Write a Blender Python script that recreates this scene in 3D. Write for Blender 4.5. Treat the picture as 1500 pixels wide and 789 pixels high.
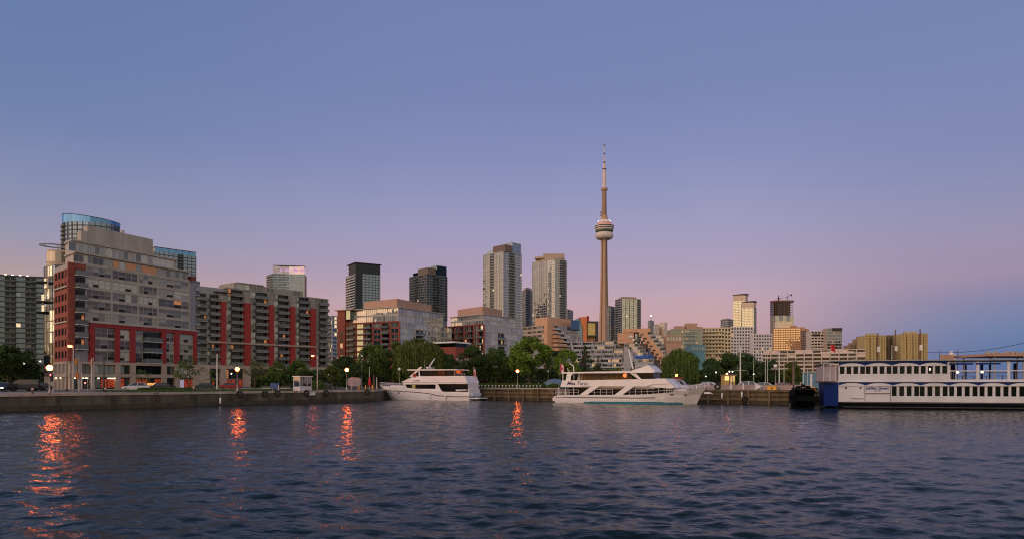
import bpy, math, random
from mathutils import Vector
S = bpy.context.scene
for o in list(bpy.data.objects): bpy.data.objects.remove(o)
COL = S.collection
rad = math.radians
# ------------------------------------------------------------------ camera
EYE = 3.5                      # metres over the water; ground level of the quays is G
G = 2.1
cam = bpy.data.cameras.new('camera'); camo = bpy.data.objects.new('camera', cam); COL.objects.link(camo)
camo.location = (0, 0, EYE); camo.rotation_euler = (rad(90), 0, 0)
cam.sensor_width = 36; cam.lens = 24.0; cam.shift_y = 165.5/1500
cam.clip_start = 0.5; cam.clip_end = 20000
S.camera = camo
# ------------------------------------------------------------------ colour management / sampling
S.view_settings.view_transform = 'Standard'; S.view_settings.look = 'None'
S.view_settings.exposure = 0.0; S.view_settings.gamma = 1.0
S.view_settings.use_curve_mapping = False
S.render.engine = 'CYCLES'
S.cycles.use_denoising = True; S.cycles.filter_width = 1.1
S.cycles.sample_clamp_indirect = 6.0
S.cycles.max_bounces = 5; S.cycles.diffuse_bounces = 2; S.cycles.glossy_bounces = 4
S.cycles.transparent_max_bounces = 6
# ------------------------------------------------------------------ sky after sunset
SUN_AZ = 130.0                 # degrees to the left of the viewing direction: behind, to the left
SUN_EL = 3.0
sdir = Vector((-math.sin(rad(SUN_AZ))*math.cos(rad(SUN_EL)), math.cos(rad(SUN_AZ))*math.cos(rad(SUN_EL)), math.sin(rad(SUN_EL))))
def lin(c):
    return tuple(((x/255)/12.92 if x/255 <= .04045 else ((x/255+.055)/1.055)**2.4) for x in c)
W = bpy.data.worlds.new('World'); S.world = W; W.use_nodes = True
nt = W.node_tree; N = nt.nodes; Lk = nt.links
N.clear()
def nd(t, **k):
    n = N.new(t)
    for a, b in k.items(): setattr(n, a, b)
    return n
out = nd('ShaderNodeOutputWorld'); bg = nd('ShaderNodeBackground'); Lk.new(bg.outputs[0], out.inputs[0])
tc = nd('ShaderNodeTexCoord'); sep = nd('ShaderNodeSeparateXYZ'); Lk.new(tc.outputs['Generated'], sep.inputs[0])
flat = nd('ShaderNodeVectorMath', operation='MULTIPLY'); flat.inputs[1].default_value = (1, 1, 0); Lk.new(tc.outputs['Generated'], flat.inputs[0])
nrm = nd('ShaderNodeVectorMath', operation='NORMALIZE'); Lk.new(flat.outputs[0], nrm.inputs[0])
dot = nd('ShaderNodeVectorMath', operation='DOT_PRODUCT'); Lk.new(nrm.outputs[0], dot.inputs[0])
ant = Vector((-sdir.x, -sdir.y, 0)).normalized(); dot.inputs[1].default_value = ant
def ramp(stops):
    r = nd('ShaderNodeValToRGB'); e = r.color_ramp.elements
    r.color_ramp.interpolation = 'EASE' if False else 'LINEAR'
    for i, (p, c) in enumerate(stops):
        if i < 2: el = e[i]; el.position = p
        else: el = e.new(p)
        el.color = (*lin(c), 1)
    Lk.new(sep.outputs['Z'], r.inputs[0]); return r.outputs[0]
left = ramp([(0, (205, 160, 132)), (.10, (190, 158, 152)), (.139, (172, 151, 160)), (.174, (153, 149, 176)), (.235, (133, 141, 177)), (.312, (110, 128, 174)), (.41, (103, 124, 172)), (1, (66, 84, 132))])
mid = ramp([(0, (168, 128, 146)), (.06, (192, 148, 160)), (.09, (196, 157, 168)), (.119, (192, 159, 176)), (.158, (173, 154, 184)), (.215, (159, 152, 189)), (.252, (149, 148, 188)), (.31, (133, 140, 185)), (.38, (120, 132, 181)), (.49, (114, 128, 177)), (1, (66, 84, 132))])
right = ramp([(0, (64, 102, 156)), (.04, (73, 112, 166)), (.065, (88, 118, 169)), (.097, (118, 120, 166)), (.129, (150, 131, 166)), (.168, (150, 137, 172)), (.206, (142, 138, 176)), (.27, (127, 133, 178)), (.35, (119, 131, 178)), (.46, (113, 127, 176)), (1, (66, 84, 132))])
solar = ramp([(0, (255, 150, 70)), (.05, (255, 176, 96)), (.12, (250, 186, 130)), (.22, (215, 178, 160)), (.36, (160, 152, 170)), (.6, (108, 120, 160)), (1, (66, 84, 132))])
def smooth(a, b):
    m = nd('ShaderNodeMapRange', interpolation_type='SMOOTHSTEP'); m.inputs['From Min'].default_value = a; m.inputs['From Max'].default_value = b
    Lk.new(dot.outputs['Value'], m.inputs['Value']); return m.outputs[0]
def mix(f, a, b):
    m = nd('ShaderNodeMix', data_type='RGBA'); Lk.new(f, m.inputs[0]); Lk.new(a, m.inputs[6]); Lk.new(b, m.inputs[7]); return m.outputs[2]
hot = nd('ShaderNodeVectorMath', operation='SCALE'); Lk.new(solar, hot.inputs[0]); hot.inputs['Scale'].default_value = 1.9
m1 = mix(smooth(-.92, -.02), hot.outputs[0], left)
m2 = mix(smooth(.02, .62), m1, mid)
m3 = mix(smooth(.83, .99), m2, right)
# rear sky out of view, brightened and whitened to put more light on the facades
rear_fill = ramp([(0, (240, 205, 165)), (.15, (236, 212, 186)), (.4, (205, 196, 190)), (.75, (140, 146, 168)), (1, (66, 84, 132))])
wsc = nd('ShaderNodeVectorMath', operation='SCALE'); Lk.new(rear_fill, wsc.inputs[0]); wsc.inputs['Scale'].default_value = 1.25
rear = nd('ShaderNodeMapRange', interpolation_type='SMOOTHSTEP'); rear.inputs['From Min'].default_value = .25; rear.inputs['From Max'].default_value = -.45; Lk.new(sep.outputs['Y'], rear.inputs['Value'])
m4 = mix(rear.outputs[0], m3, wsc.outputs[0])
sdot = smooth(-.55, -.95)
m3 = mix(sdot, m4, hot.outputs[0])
sky = nd('ShaderNodeTexSky', sky_type='NISHITA', sun_disc=False)
sky.sun_elevation = rad(SUN_EL); sky.sun_rotation = math.atan2(sdir.x, sdir.y) % (2*math.pi)
sk = nd('ShaderNodeVectorMath', operation='SCALE'); Lk.new(sky.outputs[0], sk.inputs[0]); sk.inputs['Scale'].default_value = .02
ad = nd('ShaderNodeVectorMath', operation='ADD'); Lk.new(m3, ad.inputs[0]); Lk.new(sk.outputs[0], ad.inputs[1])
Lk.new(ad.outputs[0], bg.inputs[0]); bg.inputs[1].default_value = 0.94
# the afterglow: one soft, warm, low sun
sl = bpy.data.lights.new('sun', 'SUN'); sl.energy = 1.9; sl.angle = rad(105); sl.color = (1.0, .76, .56)
so = bpy.data.objects.new('sun', sl); COL.objects.link(so); so.rotation_euler = (sdir+Vector((0, 0, .12))).to_track_quat('Z', 'Y').to_euler()
# ------------------------------------------------------------------ helpers
R = random.Random(11)
def X(px, Y): return (px-750)*Y/1000
def Zp(py, Y): return EYE+(560-py)*Y/1000
def P(px, Y): return (X(px, Y), Y)
LOC = {}
class MB:
    """Collects faces; build() links them as one mesh object."""
    def __init__(s, T=None): s.v = []; s.f = []; s.m = []; s.r = []; s.T = T; s.mat = 0; s.rnd = 0.5
    def face(s, pts, rnd=None):
        i = len(s.v)
        for p in pts: s.v.append(tuple(s.T(*p)) if s.T else tuple(p))
        s.f.append(tuple(range(i, i+len(pts)))); s.m.append(s.mat); s.r.append(s.rnd if rnd is None else rnd)
    def mesh(s, pts, faces):
        i = len(s.v)
        for p in pts: s.v.append(tuple(s.T(*p)) if s.T else tuple(p))
        for f in faces: s.f.append(tuple(i+k for k in f)); s.m.append(s.mat); s.r.append(s.rnd)
    def box(s, x0, x1, y0, y1, z0, z1):
        p = [(x0, y0, z0), (x1, y0, z0), (x1, y1, z0), (x0, y1, z0), (x0, y0, z1), (x1, y0, z1), (x1, y1, z1), (x0, y1, z1)]
        s.mesh(p, [(0, 3, 2, 1), (4, 5, 6, 7), (0, 1, 5, 4), (1, 2, 6, 5), (2, 3, 7, 6), (3, 0, 4, 7)]); return s
    def prism(s, poly, z0, z1, ztop=None):
        n = len(poly); zt = ztop or [z1]*n
        s.mesh([(x, y, z0) for x, y in poly]+[(p[0], p[1], zt[i]) for i, p in enumerate(poly)],
               [tuple(range(n-1, -1, -1)), tuple(range(n, 2*n))]+[(i, (i+1) % n, n+(i+1) % n, n+i) for i in range(n)]); return s
    def side(s, prof, y0, y1):
        """Profile of (x, z), given clockwise seen from -y..., run from y0 to y1."""
        n = len(prof)
        s.mesh([(x, y0, z) for x, z in prof]+[(x, y1, z) for x, z in prof],
               [tuple(range(n)), tuple(range(2*n-1, n-1, -1))]+[(i, n+i, n+(i+1) % n, (i+1) % n) for i in range(n)]); return s
    def tube(s, a, b, r0, r1=None, n=6, cap=True):
        r1 = r0 if r1 is None else r1
        a = Vector(a); b = Vector(b); d = (b-a)
        if d.length < 1e-6: return s
        d.normalize(); u = d.orthogonal().normalized(); w = d.cross(u)
        ring = lambda c, r: [c+(u*math.cos(2*math.pi*k/n)+w*math.sin(2*math.pi*k/n))*r for k in range(n)]
        f = [(k, (k+1) % n, n+(k+1) % n, n+k) for k in range(n)]
        if cap: f += [tuple(range(n-1, -1, -1)), tuple(range(n, 2*n))]
        s.mesh([tuple(p) for p in ring(a, r0)+ring(b, r1)], f); return s
    def path(s, pts, r, n=6):
        for a, b in zip(pts, pts[1:]): s.tube(a, b, r, r, n)
        return s
    def lathe(s, prof, n=16, c=(0, 0)):
        k = len(prof); pts = []; f = []
        for i in range(n):
            t = 2*math.pi*i/n
            for r, z in prof: pts.append((c[0]+r*math.cos(t), c[1]+r*math.sin(t), z))
        for i in range(n):
            for j in range(k-1):
                a = i*k+j; b = ((i+1) % n)*k+j
                f.append((a, b, b+1, a+1))
        if prof[0][0] > 1e-3: f.append(tuple(i*k for i in range(n-1, -1, -1)))
        if prof[-1][0] > 1e-3: f.append(tuple(i*k+k-1 for i in range(n)))
        s.mesh(pts, f); return s
    def ball(s, c, r, n=12, sz=1.0):
        prof = [(max(1e-4, r*math.sin(math.pi*i/8)), c[2]-r*sz*math.cos(math.pi*i/8)) for i in range(9)]
        return s.lathe(prof, n, (c[0], c[1]))
    def torus(s, c, R0, r, ax='y', n=18, m=8):
        pts = []; f = []
        for i in range(n):
            t = 2*math.pi*i/n
            for j in range(m):
                q = 2*math.pi*j/m; rr = R0+r*math.cos(q); h = r*math.sin(q)
                p = (rr*math.cos(t), h, rr*math.sin(t)) if ax == 'y' else (rr*math.cos(t), rr*math.sin(t), h)
                pts.append((c[0]+p[0], c[1]+p[1], c[2]+p[2]))
        for i in range(n):
            for j in range(m):
                a = i*m+j; b = ((i+1) % n)*m+j; j2 = (j+1) % m
                f.append((a, b, ((i+1) % n)*m+j2, i*m+j2) if ax != 'y' else (a, i*m+j2, ((i+1) % n)*m+j2, b))
        s.mesh(pts, f); return s
    def build(s, name, mats, parent=None, base=None, smooth=False, label=None, kind=None):
        if not isinstance(mats, (list, tuple)): mats = [mats]
        off = LOC[parent.name] if parent else Vector(base or (0, 0, 0))
        me = bpy.data.meshes.new(name)
        me.from_pydata([(v[0]-off[0], v[1]-off[1], v[2]-off[2]) for v in s.v], [], s.f)
        for m in mats: me.materials.append(m)
        me.polygons.foreach_set('material_index', s.m)
        if smooth: me.polygons.foreach_set('use_smooth', [True]*len(s.f))
        at = me.attributes.new('rnd', 'FLOAT', 'FACE'); at.data.foreach_set('value', s.r)
        o = bpy.data.objects.new(name, me); COL.objects.link(o)
        if parent: o.parent = parent
        else: o.location = off
        LOC[o.name] = Vector(off)
        if label: o['label'] = label
        if kind: o['kind'] = kind
        return o
def tag(o, label, cat, group=None, kind=None):
    if label: o['label'] = label
    if cat: o['category'] = cat
    if group: o['group'] = group
    if kind: o['kind'] = kind
    return o
def thing(name, label, cat, loc=(0, 0, 0), rz=0, group=None):
    o = bpy.data.objects.new(name, None); COL.objects.link(o); o.empty_display_size = .3
    o.location = loc; o.rotation_euler = (0, 0, rz)
    LOC[o.name] = Vector(loc)
    return tag(o, label, cat, group)
def struct(name, mb, m, smooth=False):
    o = mb.build(name, m, smooth=smooth); o['kind'] = 'structure'; return o
def dup(root, loc, rz=0, label=None, scale=None, swap=None):
    """A copy of a thing with its parts and sub-parts; swap exchanges materials on the copied parts."""
    def cp(o, par):
        c = o.copy(); COL.objects.link(c)
        if par is not None: c.parent = par
        if swap and c.type == 'MESH' and any(s.material and s.material.name in swap for s in c.material_slots):
            c.data = c.data.copy()
            for i, m in enumerate(c.data.materials):
                if m and m.name in swap: c.data.materials[i] = swap[m.name]
        for ch in o.children: cp(ch, c)
        return c
    r = cp(root, None); r.location = loc; r.rotation_euler = (0, 0, rz)
    if label: r['label'] = label
    if scale: r.scale = scale if isinstance(scale, (tuple, list)) else (scale,)*3
    LOC[r.name] = Vector(loc)
    return r
class Frame:
    """A wall line from p0 to p1 (outside to the right of the walk): (u along, v inward, z)."""
    def __init__(s, p0, p1):
        s.p0 = Vector((p0[0], p0[1])); d = Vector((p1[0]-p0[0], p1[1]-p0[1])); s.L = d.length; s.d = d/s.L; s.n = Vector((-s.d.y, s.d.x))
    def T(s, u, v, z): return (s.p0.x+s.d.x*u+s.n.x*v, s.p0.y+s.d.y*u+s.n.y*v, z)
    def pt(s, u, v=0): q = s.T(u, v, 0); return (q[0], q[1])
    def upx(s, px):    # where the sight line of photo column px crosses the wall line (measuring only)
        k = (px-750)/1000
        return (k*s.p0.y-s.p0.x)/(s.d.x-k*s.d.y)
    def Y(s, u): return s.p0.y+s.d.y*u
# ------------------------------------------------------------------ materials
MATS = {}
def mat(name, col, rough=.6, metal=0., var=.12, scale=1.5, spec=.4, bump=0., streak=False, rv=.0):
    if name in MATS: return MATS[name]
    m = bpy.data.materials.new(name); m.use_nodes = True; t = m.node_tree; b = t.nodes['Principled BSDF']
    b.inputs['Roughness'].default_value = rough; b.inputs['Metallic'].default_value = metal; b.inputs['Specular IOR Level'].default_value = spec
    tcn = t.nodes.new('ShaderNodeTexCoord'); no = t.nodes.new('ShaderNodeTexNoise'); no.inputs['Scale'].default_value = scale; no.inputs['Detail'].default_value = 5
    mp = t.nodes.new('ShaderNodeMapping'); mp.inputs['Scale'].default_value = (1, 1, .25) if streak else (1, 1, 1)
    t.links.new(tcn.outputs['Object'], mp.inputs[0]); t.links.new(mp.outputs[0], no.inputs['Vector'])
    mr = t.nodes.new('ShaderNodeMapRange'); mr.inputs['From Min'].default_value = .3; mr.inputs['From Max'].default_value = .7
    mr.inputs['To Min'].default_value = 1-var; mr.inputs['To Max'].default_value = 1+var; t.links.new(no.outputs[0], mr.inputs[0])
    sc = t.nodes.new('ShaderNodeVectorMath'); sc.operation = 'SCALE'; sc.inputs[0].default_value = col
    f = mr.outputs[0]
    if rv:
        a = t.nodes.new('ShaderNodeAttribute'); a.attribute_name = 'rnd'
        q = t.nodes.new('ShaderNodeMapRange'); q.inputs['To Min'].default_value = 1-rv; q.inputs['To Max'].default_value = 1+rv; t.links.new(a.outputs['Fac'], q.inputs[0])
        mu = t.nodes.new('ShaderNodeMath'); mu.operation = 'MULTIPLY'; t.links.new(f, mu.inputs[0]); t.links.new(q.outputs[0], mu.inputs[1]); f = mu.outputs[0]
    t.links.new(f, sc.inputs['Scale']); t.links.new(sc.outputs[0], b.inputs['Base Color'])
    if bump:
        bn = t.nodes.new('ShaderNodeBump'); bn.inputs['Strength'].default_value = bump; bn.inputs['Distance'].default_value = .05
        t.links.new(no.outputs[0], bn.inputs['Height']); t.links.new(bn.outputs[0], b.inputs['Normal'])
    MATS[name] = m; return m
def emis(name, col, st, rv=0., base=(.3, .28, .25)):
    if name in MATS: return MATS[name]
    m = bpy.data.materials.new(name); m.use_nodes = True; t = m.node_tree; b = t.nodes['Principled BSDF']
    b.inputs['Base Color'].default_value = (*base, 1)
    b.inputs['Emission Color'].default_value = (*col, 1); b.inputs['Emission Strength'].default_value = st
    no = t.nodes.new('ShaderNodeTexNoise'); no.inputs['Scale'].default_value = 2.6
    tcn = t.nodes.new('ShaderNodeTexCoord'); t.links.new(tcn.outputs['Object'], no.inputs['Vector'])
    mr = t.nodes.new('ShaderNodeMapRange'); mr.inputs['From Min'].default_value = .3; mr.inputs['From Max'].default_value = .7
    mr.inputs['To Min'].default_value = st*(1-rv); mr.inputs['To Max'].default_value = st*(1+rv)
    t.links.new(no.outputs[0], mr.inputs[0]); t.links.new(mr.outputs[0], b.inputs['Emission Strength'])
    MATS[name] = m; return m
def glass(name, tint=(.75, .8, .85), r0=.14, inner=((.012, .014, .018), (.05, .05, .05), (.16, .15, .14), (.3, .29, .27)), cuts=(.4, .65, .87), wob=.02, rough=.03):
    """Window glass before rooms with and without blinds: every pane has its own value and tilts a little."""
    if name in MATS: return MATS[name]
    m = bpy.data.materials.new(name); m.use_nodes = True; t = m.node_tree; n = t.nodes; L = t.links
    for x in list(n): n.remove(x)
    o = n.new('ShaderNodeOutputMaterial'); mx = n.new('ShaderNodeMixShader'); df = n.new('ShaderNodeBsdfDiffuse'); gl = n.new('ShaderNodeBsdfGlossy')
    gl.inputs['Roughness'].default_value = rough; gl.inputs['Color'].default_value = (*tint, 1)
    a = n.new('ShaderNodeAttribute'); a.attribute_name = 'rnd'
    wn = n.new('ShaderNodeTexWhiteNoise'); wn.noise_dimensions = '1D'; L.new(a.outputs['Fac'], wn.inputs['W'])
    cr = n.new('ShaderNodeValToRGB'); cr.color_ramp.interpolation = 'CONSTANT'; e = cr.color_ramp.elements
    e[0].position = 0; e[0].color = (*inner[0], 1); e[1].position = cuts[0]; e[1].color = (*inner[1], 1)
    for c, k in zip(cuts[1:], inner[2:]): x = e.new(c); x.color = (*k, 1)
    L.new(a.outputs['Fac'], cr.inputs[0]); L.new(cr.outputs[0], df.inputs[0])
    sb = n.new('ShaderNodeVectorMath'); sb.operation = 'SUBTRACT'; sb.inputs[1].default_value = (.5, .5, .5); L.new(wn.outputs['Color'], sb.inputs[0])
    sc = n.new('ShaderNodeVectorMath'); sc.operation = 'SCALE'; sc.inputs['Scale'].default_value = wob; L.new(sb.outputs[0], sc.inputs[0])
    tcn = n.new('ShaderNodeTexCoord'); no = n.new('ShaderNodeTexNoise'); no.inputs['Scale'].default_value = .35; L.new(tcn.outputs['Object'], no.inputs['Vector'])
    s2 = n.new('ShaderNodeVectorMath'); s2.operation = 'SUBTRACT'; s2.inputs[1].default_value = (.5, .5, .5); L.new(no.outputs['Color'], s2.inputs[0])
    s3 = n.new('ShaderNodeVectorMath'); s3.operation = 'SCALE'; s3.inputs['Scale'].default_value = wob*2; L.new(s2.outputs[0], s3.inputs[0])
    ge = n.new('ShaderNodeNewGeometry'); a1 = n.new('ShaderNodeVectorMath'); L.new(ge.outputs['Normal'], a1.inputs[0]); L.new(sc.outputs[0], a1.inputs[1])
    a2 = n.new('ShaderNodeVectorMath'); L.new(a1.outputs[0], a2.inputs[0]); L.new(s3.outputs[0], a2.inputs[1])
    nr = n.new('ShaderNodeVectorMath'); nr.operation = 'NORMALIZE'; L.new(a2.outputs[0], nr.inputs[0]); L.new(nr.outputs[0], gl.inputs['Normal'])
    lw = n.new('ShaderNodeLayerWeight'); lw.inputs['Blend'].default_value = .25
    mr = n.new('ShaderNodeMapRange'); mr.inputs['To Min'].default_value = r0; mr.inputs['To Max'].default_value = .9; L.new(lw.outputs['Facing'], mr.inputs[0])
    pw = n.new('ShaderNodeMath'); pw.operation = 'POWER'; pw.inputs[1].default_value = 2.2; L.new(lw.outputs['Facing'], pw.inputs[0]); L.new(pw.outputs[0], mr.inputs[0])
    L.new(mr.outputs[0], mx.inputs[0]); L.new(df.outputs[0], mx.inputs[1]); L.new(gl.outputs[0], mx.inputs[2]); L.new(mx.outputs[0], o.inputs[0])
    MATS[name] = m; return m
M = dict(
    conc=mat('pale concrete', (.40, .365, .31), .8, var=.15, scale=.6, streak=True),
    stone=mat('beige stone', (.42, .33, .26), .8, var=.14, scale=.8),
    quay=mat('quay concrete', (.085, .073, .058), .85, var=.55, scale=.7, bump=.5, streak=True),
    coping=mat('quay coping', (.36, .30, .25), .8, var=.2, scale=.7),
    asph=mat('asphalt', (.05, .05, .055), .85, var=.2, scale=.3),
    pave=mat('promenade paving', (.2, .17, .15), .85, var=.2, scale=.6),
    grass=mat('lawn', (.05, .085, .025), .9, var=.35, scale=.8, bump=.5),
    earth=mat('city ground', (.07, .075, .06), .9, var=.3, scale=.05),
    red=mat('red cladding', (.30, .026, .022), .6, var=.12, scale=.8),
    brick=mat('red brick', (.26, .065, .042), .8, var=.22, scale=1.2, rv=.1),
    brickd=mat('dark red brick', (.2, .05, .035), .8, var=.2, scale=1.2),
    orange=mat('orange brick', (.56, .32, .19), .8, var=.12, scale=.6),
    tan=mat('tan panel', (.42, .26, .185), .75, var=.1, scale=.4),
    white=mat('white frame', (.72, .70, .66), .5, var=.08, scale=1),
    grey=mat('grey metal', (.27, .28, .29), .5, .3, var=.1),
    dark=mat('dark metal', (.035, .037, .042), .45, .3, var=.2),
    black=mat('black rubber', (.014, .014, .015), .7, var=.3, scale=3),
    slab=mat('balcony slab', (.47, .465, .45), .8, var=.12),
    rail=mat('balcony guard', (.13, .15, .15), .35, .1, var=.1, rv=.25),
    timber=mat('weathered timber', (.13, .095, .052), .85, var=.4, scale=1.3, streak=True, bump=.3),
    timberd=mat('wet dark timber', (.045, .038, .026), .6, var=.4, scale=1.3),
    lwall=mat('tower concrete', (.42, .285, .185), .85, var=.06, scale=.02, streak=True),
    gel=mat('white gelcoat', (.72, .69, .69), .25, var=.05, scale=.6, spec=.5),
    gelw=mat('painted white steel', (.69, .66, .67), .4, var=.09, scale=.5, streak=True),
    navy=mat('blue paint', (.003, .021, .13), .55, var=.15, spec=.2),
    hullb=mat('black hull paint', (.004, .006, .007), .8, var=.3, spec=.04),
    bark=mat('bark', (.07, .055, .04), .9, var=.3, scale=3),
    fer=mat('ferry white', (.53, .53, .56), .45, var=.13, scale=.45, streak=True),
    globe=mat('unlit globe', (.72, .70, .66), .3, var=.03),
    pole=mat('painted steel pole', (.33, .34, .33), .5, .3, var=.1),
    yellow=mat('yellow paint', (.75, .38, .03), .5, var=.1),
    redp=mat('red cloth', (.5, .02, .03), .7, var=.2),
    g_main=glass('apartment glass', (.8, .9, .88), .09, ((.025, .033, .036), (.11, .125, .115), (.27, .29, .25), (.46, .48, .41)), (.25, .45, .68), .02),
    g_dark=glass('shaded glass', (.5, .62, .68), .035, ((.004, .006, .008), (.018, .022, .024), (.07, .075, .07), (.2, .2, .18)), (.52, .76, .92), .02),
    g_blue=glass('blue tower glass', (.5, .7, .95), .26, ((.006, .012, .02), (.015, .03, .045), (.06, .08, .1), (.2, .2, .2)), (.55, .8, .95), .03),
    g_teal=glass('green tower glass', (.66, .88, .84), .28, ((.005, .014, .014), (.02, .035, .034), (.08, .1, .09), (.24, .24, .21)), (.5, .76, .93), .04),
    g_pale=glass('pale spandrel glass', (.85, .87, .87), .25, ((.12, .14, .14), (.22, .24, .235), (.3, .31, .3), (.42, .42, .4)), (.3, .6, .85), .03),
    g_cream=glass('cream lit glass', (.86, .93, .78), .38, ((.06, .06, .045), (.15, .15, .11), (.3, .29, .22), (.45, .42, .33)), (.4, .65, .87), .03),
    g_sea=glass('blue green tower glass', (.42, .6, .78), .2, ((.003, .01, .012), (.01, .022, .026), (.05, .07, .075), (.22, .24, .22)), (.62, .86, .96), .03),
    g_grey=glass('grey tower glass', (.74, .82, .88), .2, ((.006, .01, .014), (.025, .032, .04), (.12, .13, .135), (.3, .3, .29)), (.66, .86, .97), .03),
    lit=emis('lit room', (1, .58, .25), .55, .8, (.08, .07, .06)), litw=emis('bright room', (1, .76, .42), .8, .6), lito=emis('orange room', (1, .33, .09), .35, .95, (.08, .07, .06)),
    shop=emis('lit shop interior', (1, .1, .018), .22, 1.0, (.03, .02, .02)), shopw=emis('shop ceiling light', (1, .82, .5), 5),
)
# ------------------------------------------------------------------ building blocks
def window(root, T, u0, u1, z0, z1, g, f, nx=3, ny=1, v=-.02, fw=.07, lit=None, name='window', pl=.0, label=None, vent=False):
    mb = MB(T); us = [u0+(u1-u0)*i/nx for i in range(nx+1)]; zs = [z0+(z1-z0)*i/ny for i in range(ny+1)]
    base = R.random()
    for i in range(nx):
        for j in range(ny):
            on = lit and R.random() < pl
            mb.mat = 1 if on else 0
            mb.face([(us[i], v, zs[j]), (us[i+1], v, zs[j]), (us[i+1], v, zs[j+1]), (us[i], v, zs[j+1])], min(.999, max(0, base+R.uniform(-.22, .22))) if not on else R.random())
    mb.mat = 2; d = v-.07
    for u in us: mb.box(u-fw/2, u+fw/2, d, v-.003, z0, z1)
    for z in zs: mb.box(u0, u1, d+.004, v-.005, z-fw/2, z+fw/2)
    if vent:
        mb.mat = 3; i = R.choice((1, 1, 2)) if nx > 2 else 0; w_ = us[1]-us[0]
        mb.box(us[i]+.12*w_, us[i+1]-.12*w_, v-.16, v-.02, z0+.07, z0+(z1-z0)*.34)
    return mb.build(name, [g, lit or M['lit'], f, M['black']], root, label=label)
def facade(root, fr, wall, cols, z0, fh, nfl, g, f, pier=.4, sill=.8, head=.25, proud=.22, nx=3, ny=1, pl=.03, lit=None, skip=None, name='window', piers=True, vent=False):
    """Windows between piers and spandrels; the relief goes into the wall mesh, each window is its own part."""
    T = fr.T; T0 = wall.T; wall.T = T
    for k in range(nfl+1):
        z = z0+k*fh
        lo = z-(head if k else 0); hi = z+(sill if k < nfl else .02)
        if hi-lo > .03: wall.box(cols[0], cols[-1], -proud+.03, .04, lo, hi)
    if piers:
        for c in cols: wall.box(c-pier/2, c+pier/2, -proud, .05, z0, z0+nfl*fh+.03)
    wall.T = T0
    for k in range(nfl):
        for i, (a, b) in enumerate(zip(cols, cols[1:])):
            if skip and skip(k, i): continue
            n = max(1, round((b-a-pier)/1.25)) if nx == 0 else nx
            window(root, T, a+pier/2, b-pier/2, z0+k*fh+sill, z0+(k+1)*fh-head, g, f, n, ny, lit=lit or M['lit'], pl=pl, name=name, vent=vent)
def balcony(root, T, u0, u1, z, depth=1.5, v0=0, gm=None, sm=None, h=1.0):
    s = MB(T); s.box(u0, u1, v0-depth, v0-.01, z-.1, z+.1); o = s.build('balcony', sm or M['slab'], root)
    r = MB(T); r.rnd = R.random()
    r.box(u0+.05, u1-.05, v0-depth+.02, v0-depth+.06, z+.16, z+h); r.box(u0+.02, u1-.02, v0-depth, v0-depth+.08, z+h, z+h+.06)
    for u in (u0+.03, u1-.09): r.box(u, u+.05, v0-depth+.09, v0-.04, z+.16, z+h)
    n = max(1, int((u1-u0)/1.4))
    for i in range(1, n): r.box(u0+(u1-u0)*i/n-.025, u0+(u1-u0)*i/n+.025, v0-depth-.01, v0-depth+.018, z+.1, z+h+.01)
    r.build('railing', gm or M['rail'], o); return o
def offset(pts, d):
    res = []
    n = len(pts)
    for i, p in enumerate(pts):
        a = pts[max(0, i-1)]; b = pts[min(n-1, i+1)]
        dx, dy = b[0]-a[0], b[1]-a[1]; l = math.hypot(dx, dy) or 1
        res.append((p[0]+dy/l*d, p[1]-dx/l*d))
    return res
def strip(mb, pts, o0, o1, z0, z1):
    """A solid band along a polyline between two outward offsets."""
    A = offset(pts, o0); B = offset(pts, o1); n = len(pts)
    mb.prism(B+A[::-1], z0, z1)
def subdiv(a, b, step):
    n = max(1, round(math.hypot(b[0]-a[0], b[1]-a[1])/step))
    return [(a[0]+(b[0]-a[0])*i/n, a[1]+(b[1]-a[1])*i/n) for i in range(n+1)]
def arc(c, rx, ry, a0, a1, n, rot=0):
    r = []
    for i in range(n+1):
        t = rad(a0+(a1-a0)*i/n); x = rx*math.cos(t); y = ry*math.sin(t)
        r.append((c[0]+x*math.cos(rot)-y*math.sin(rot), c[1]+x*math.sin(rot)+y*math.cos(rot)))
    return r
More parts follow.
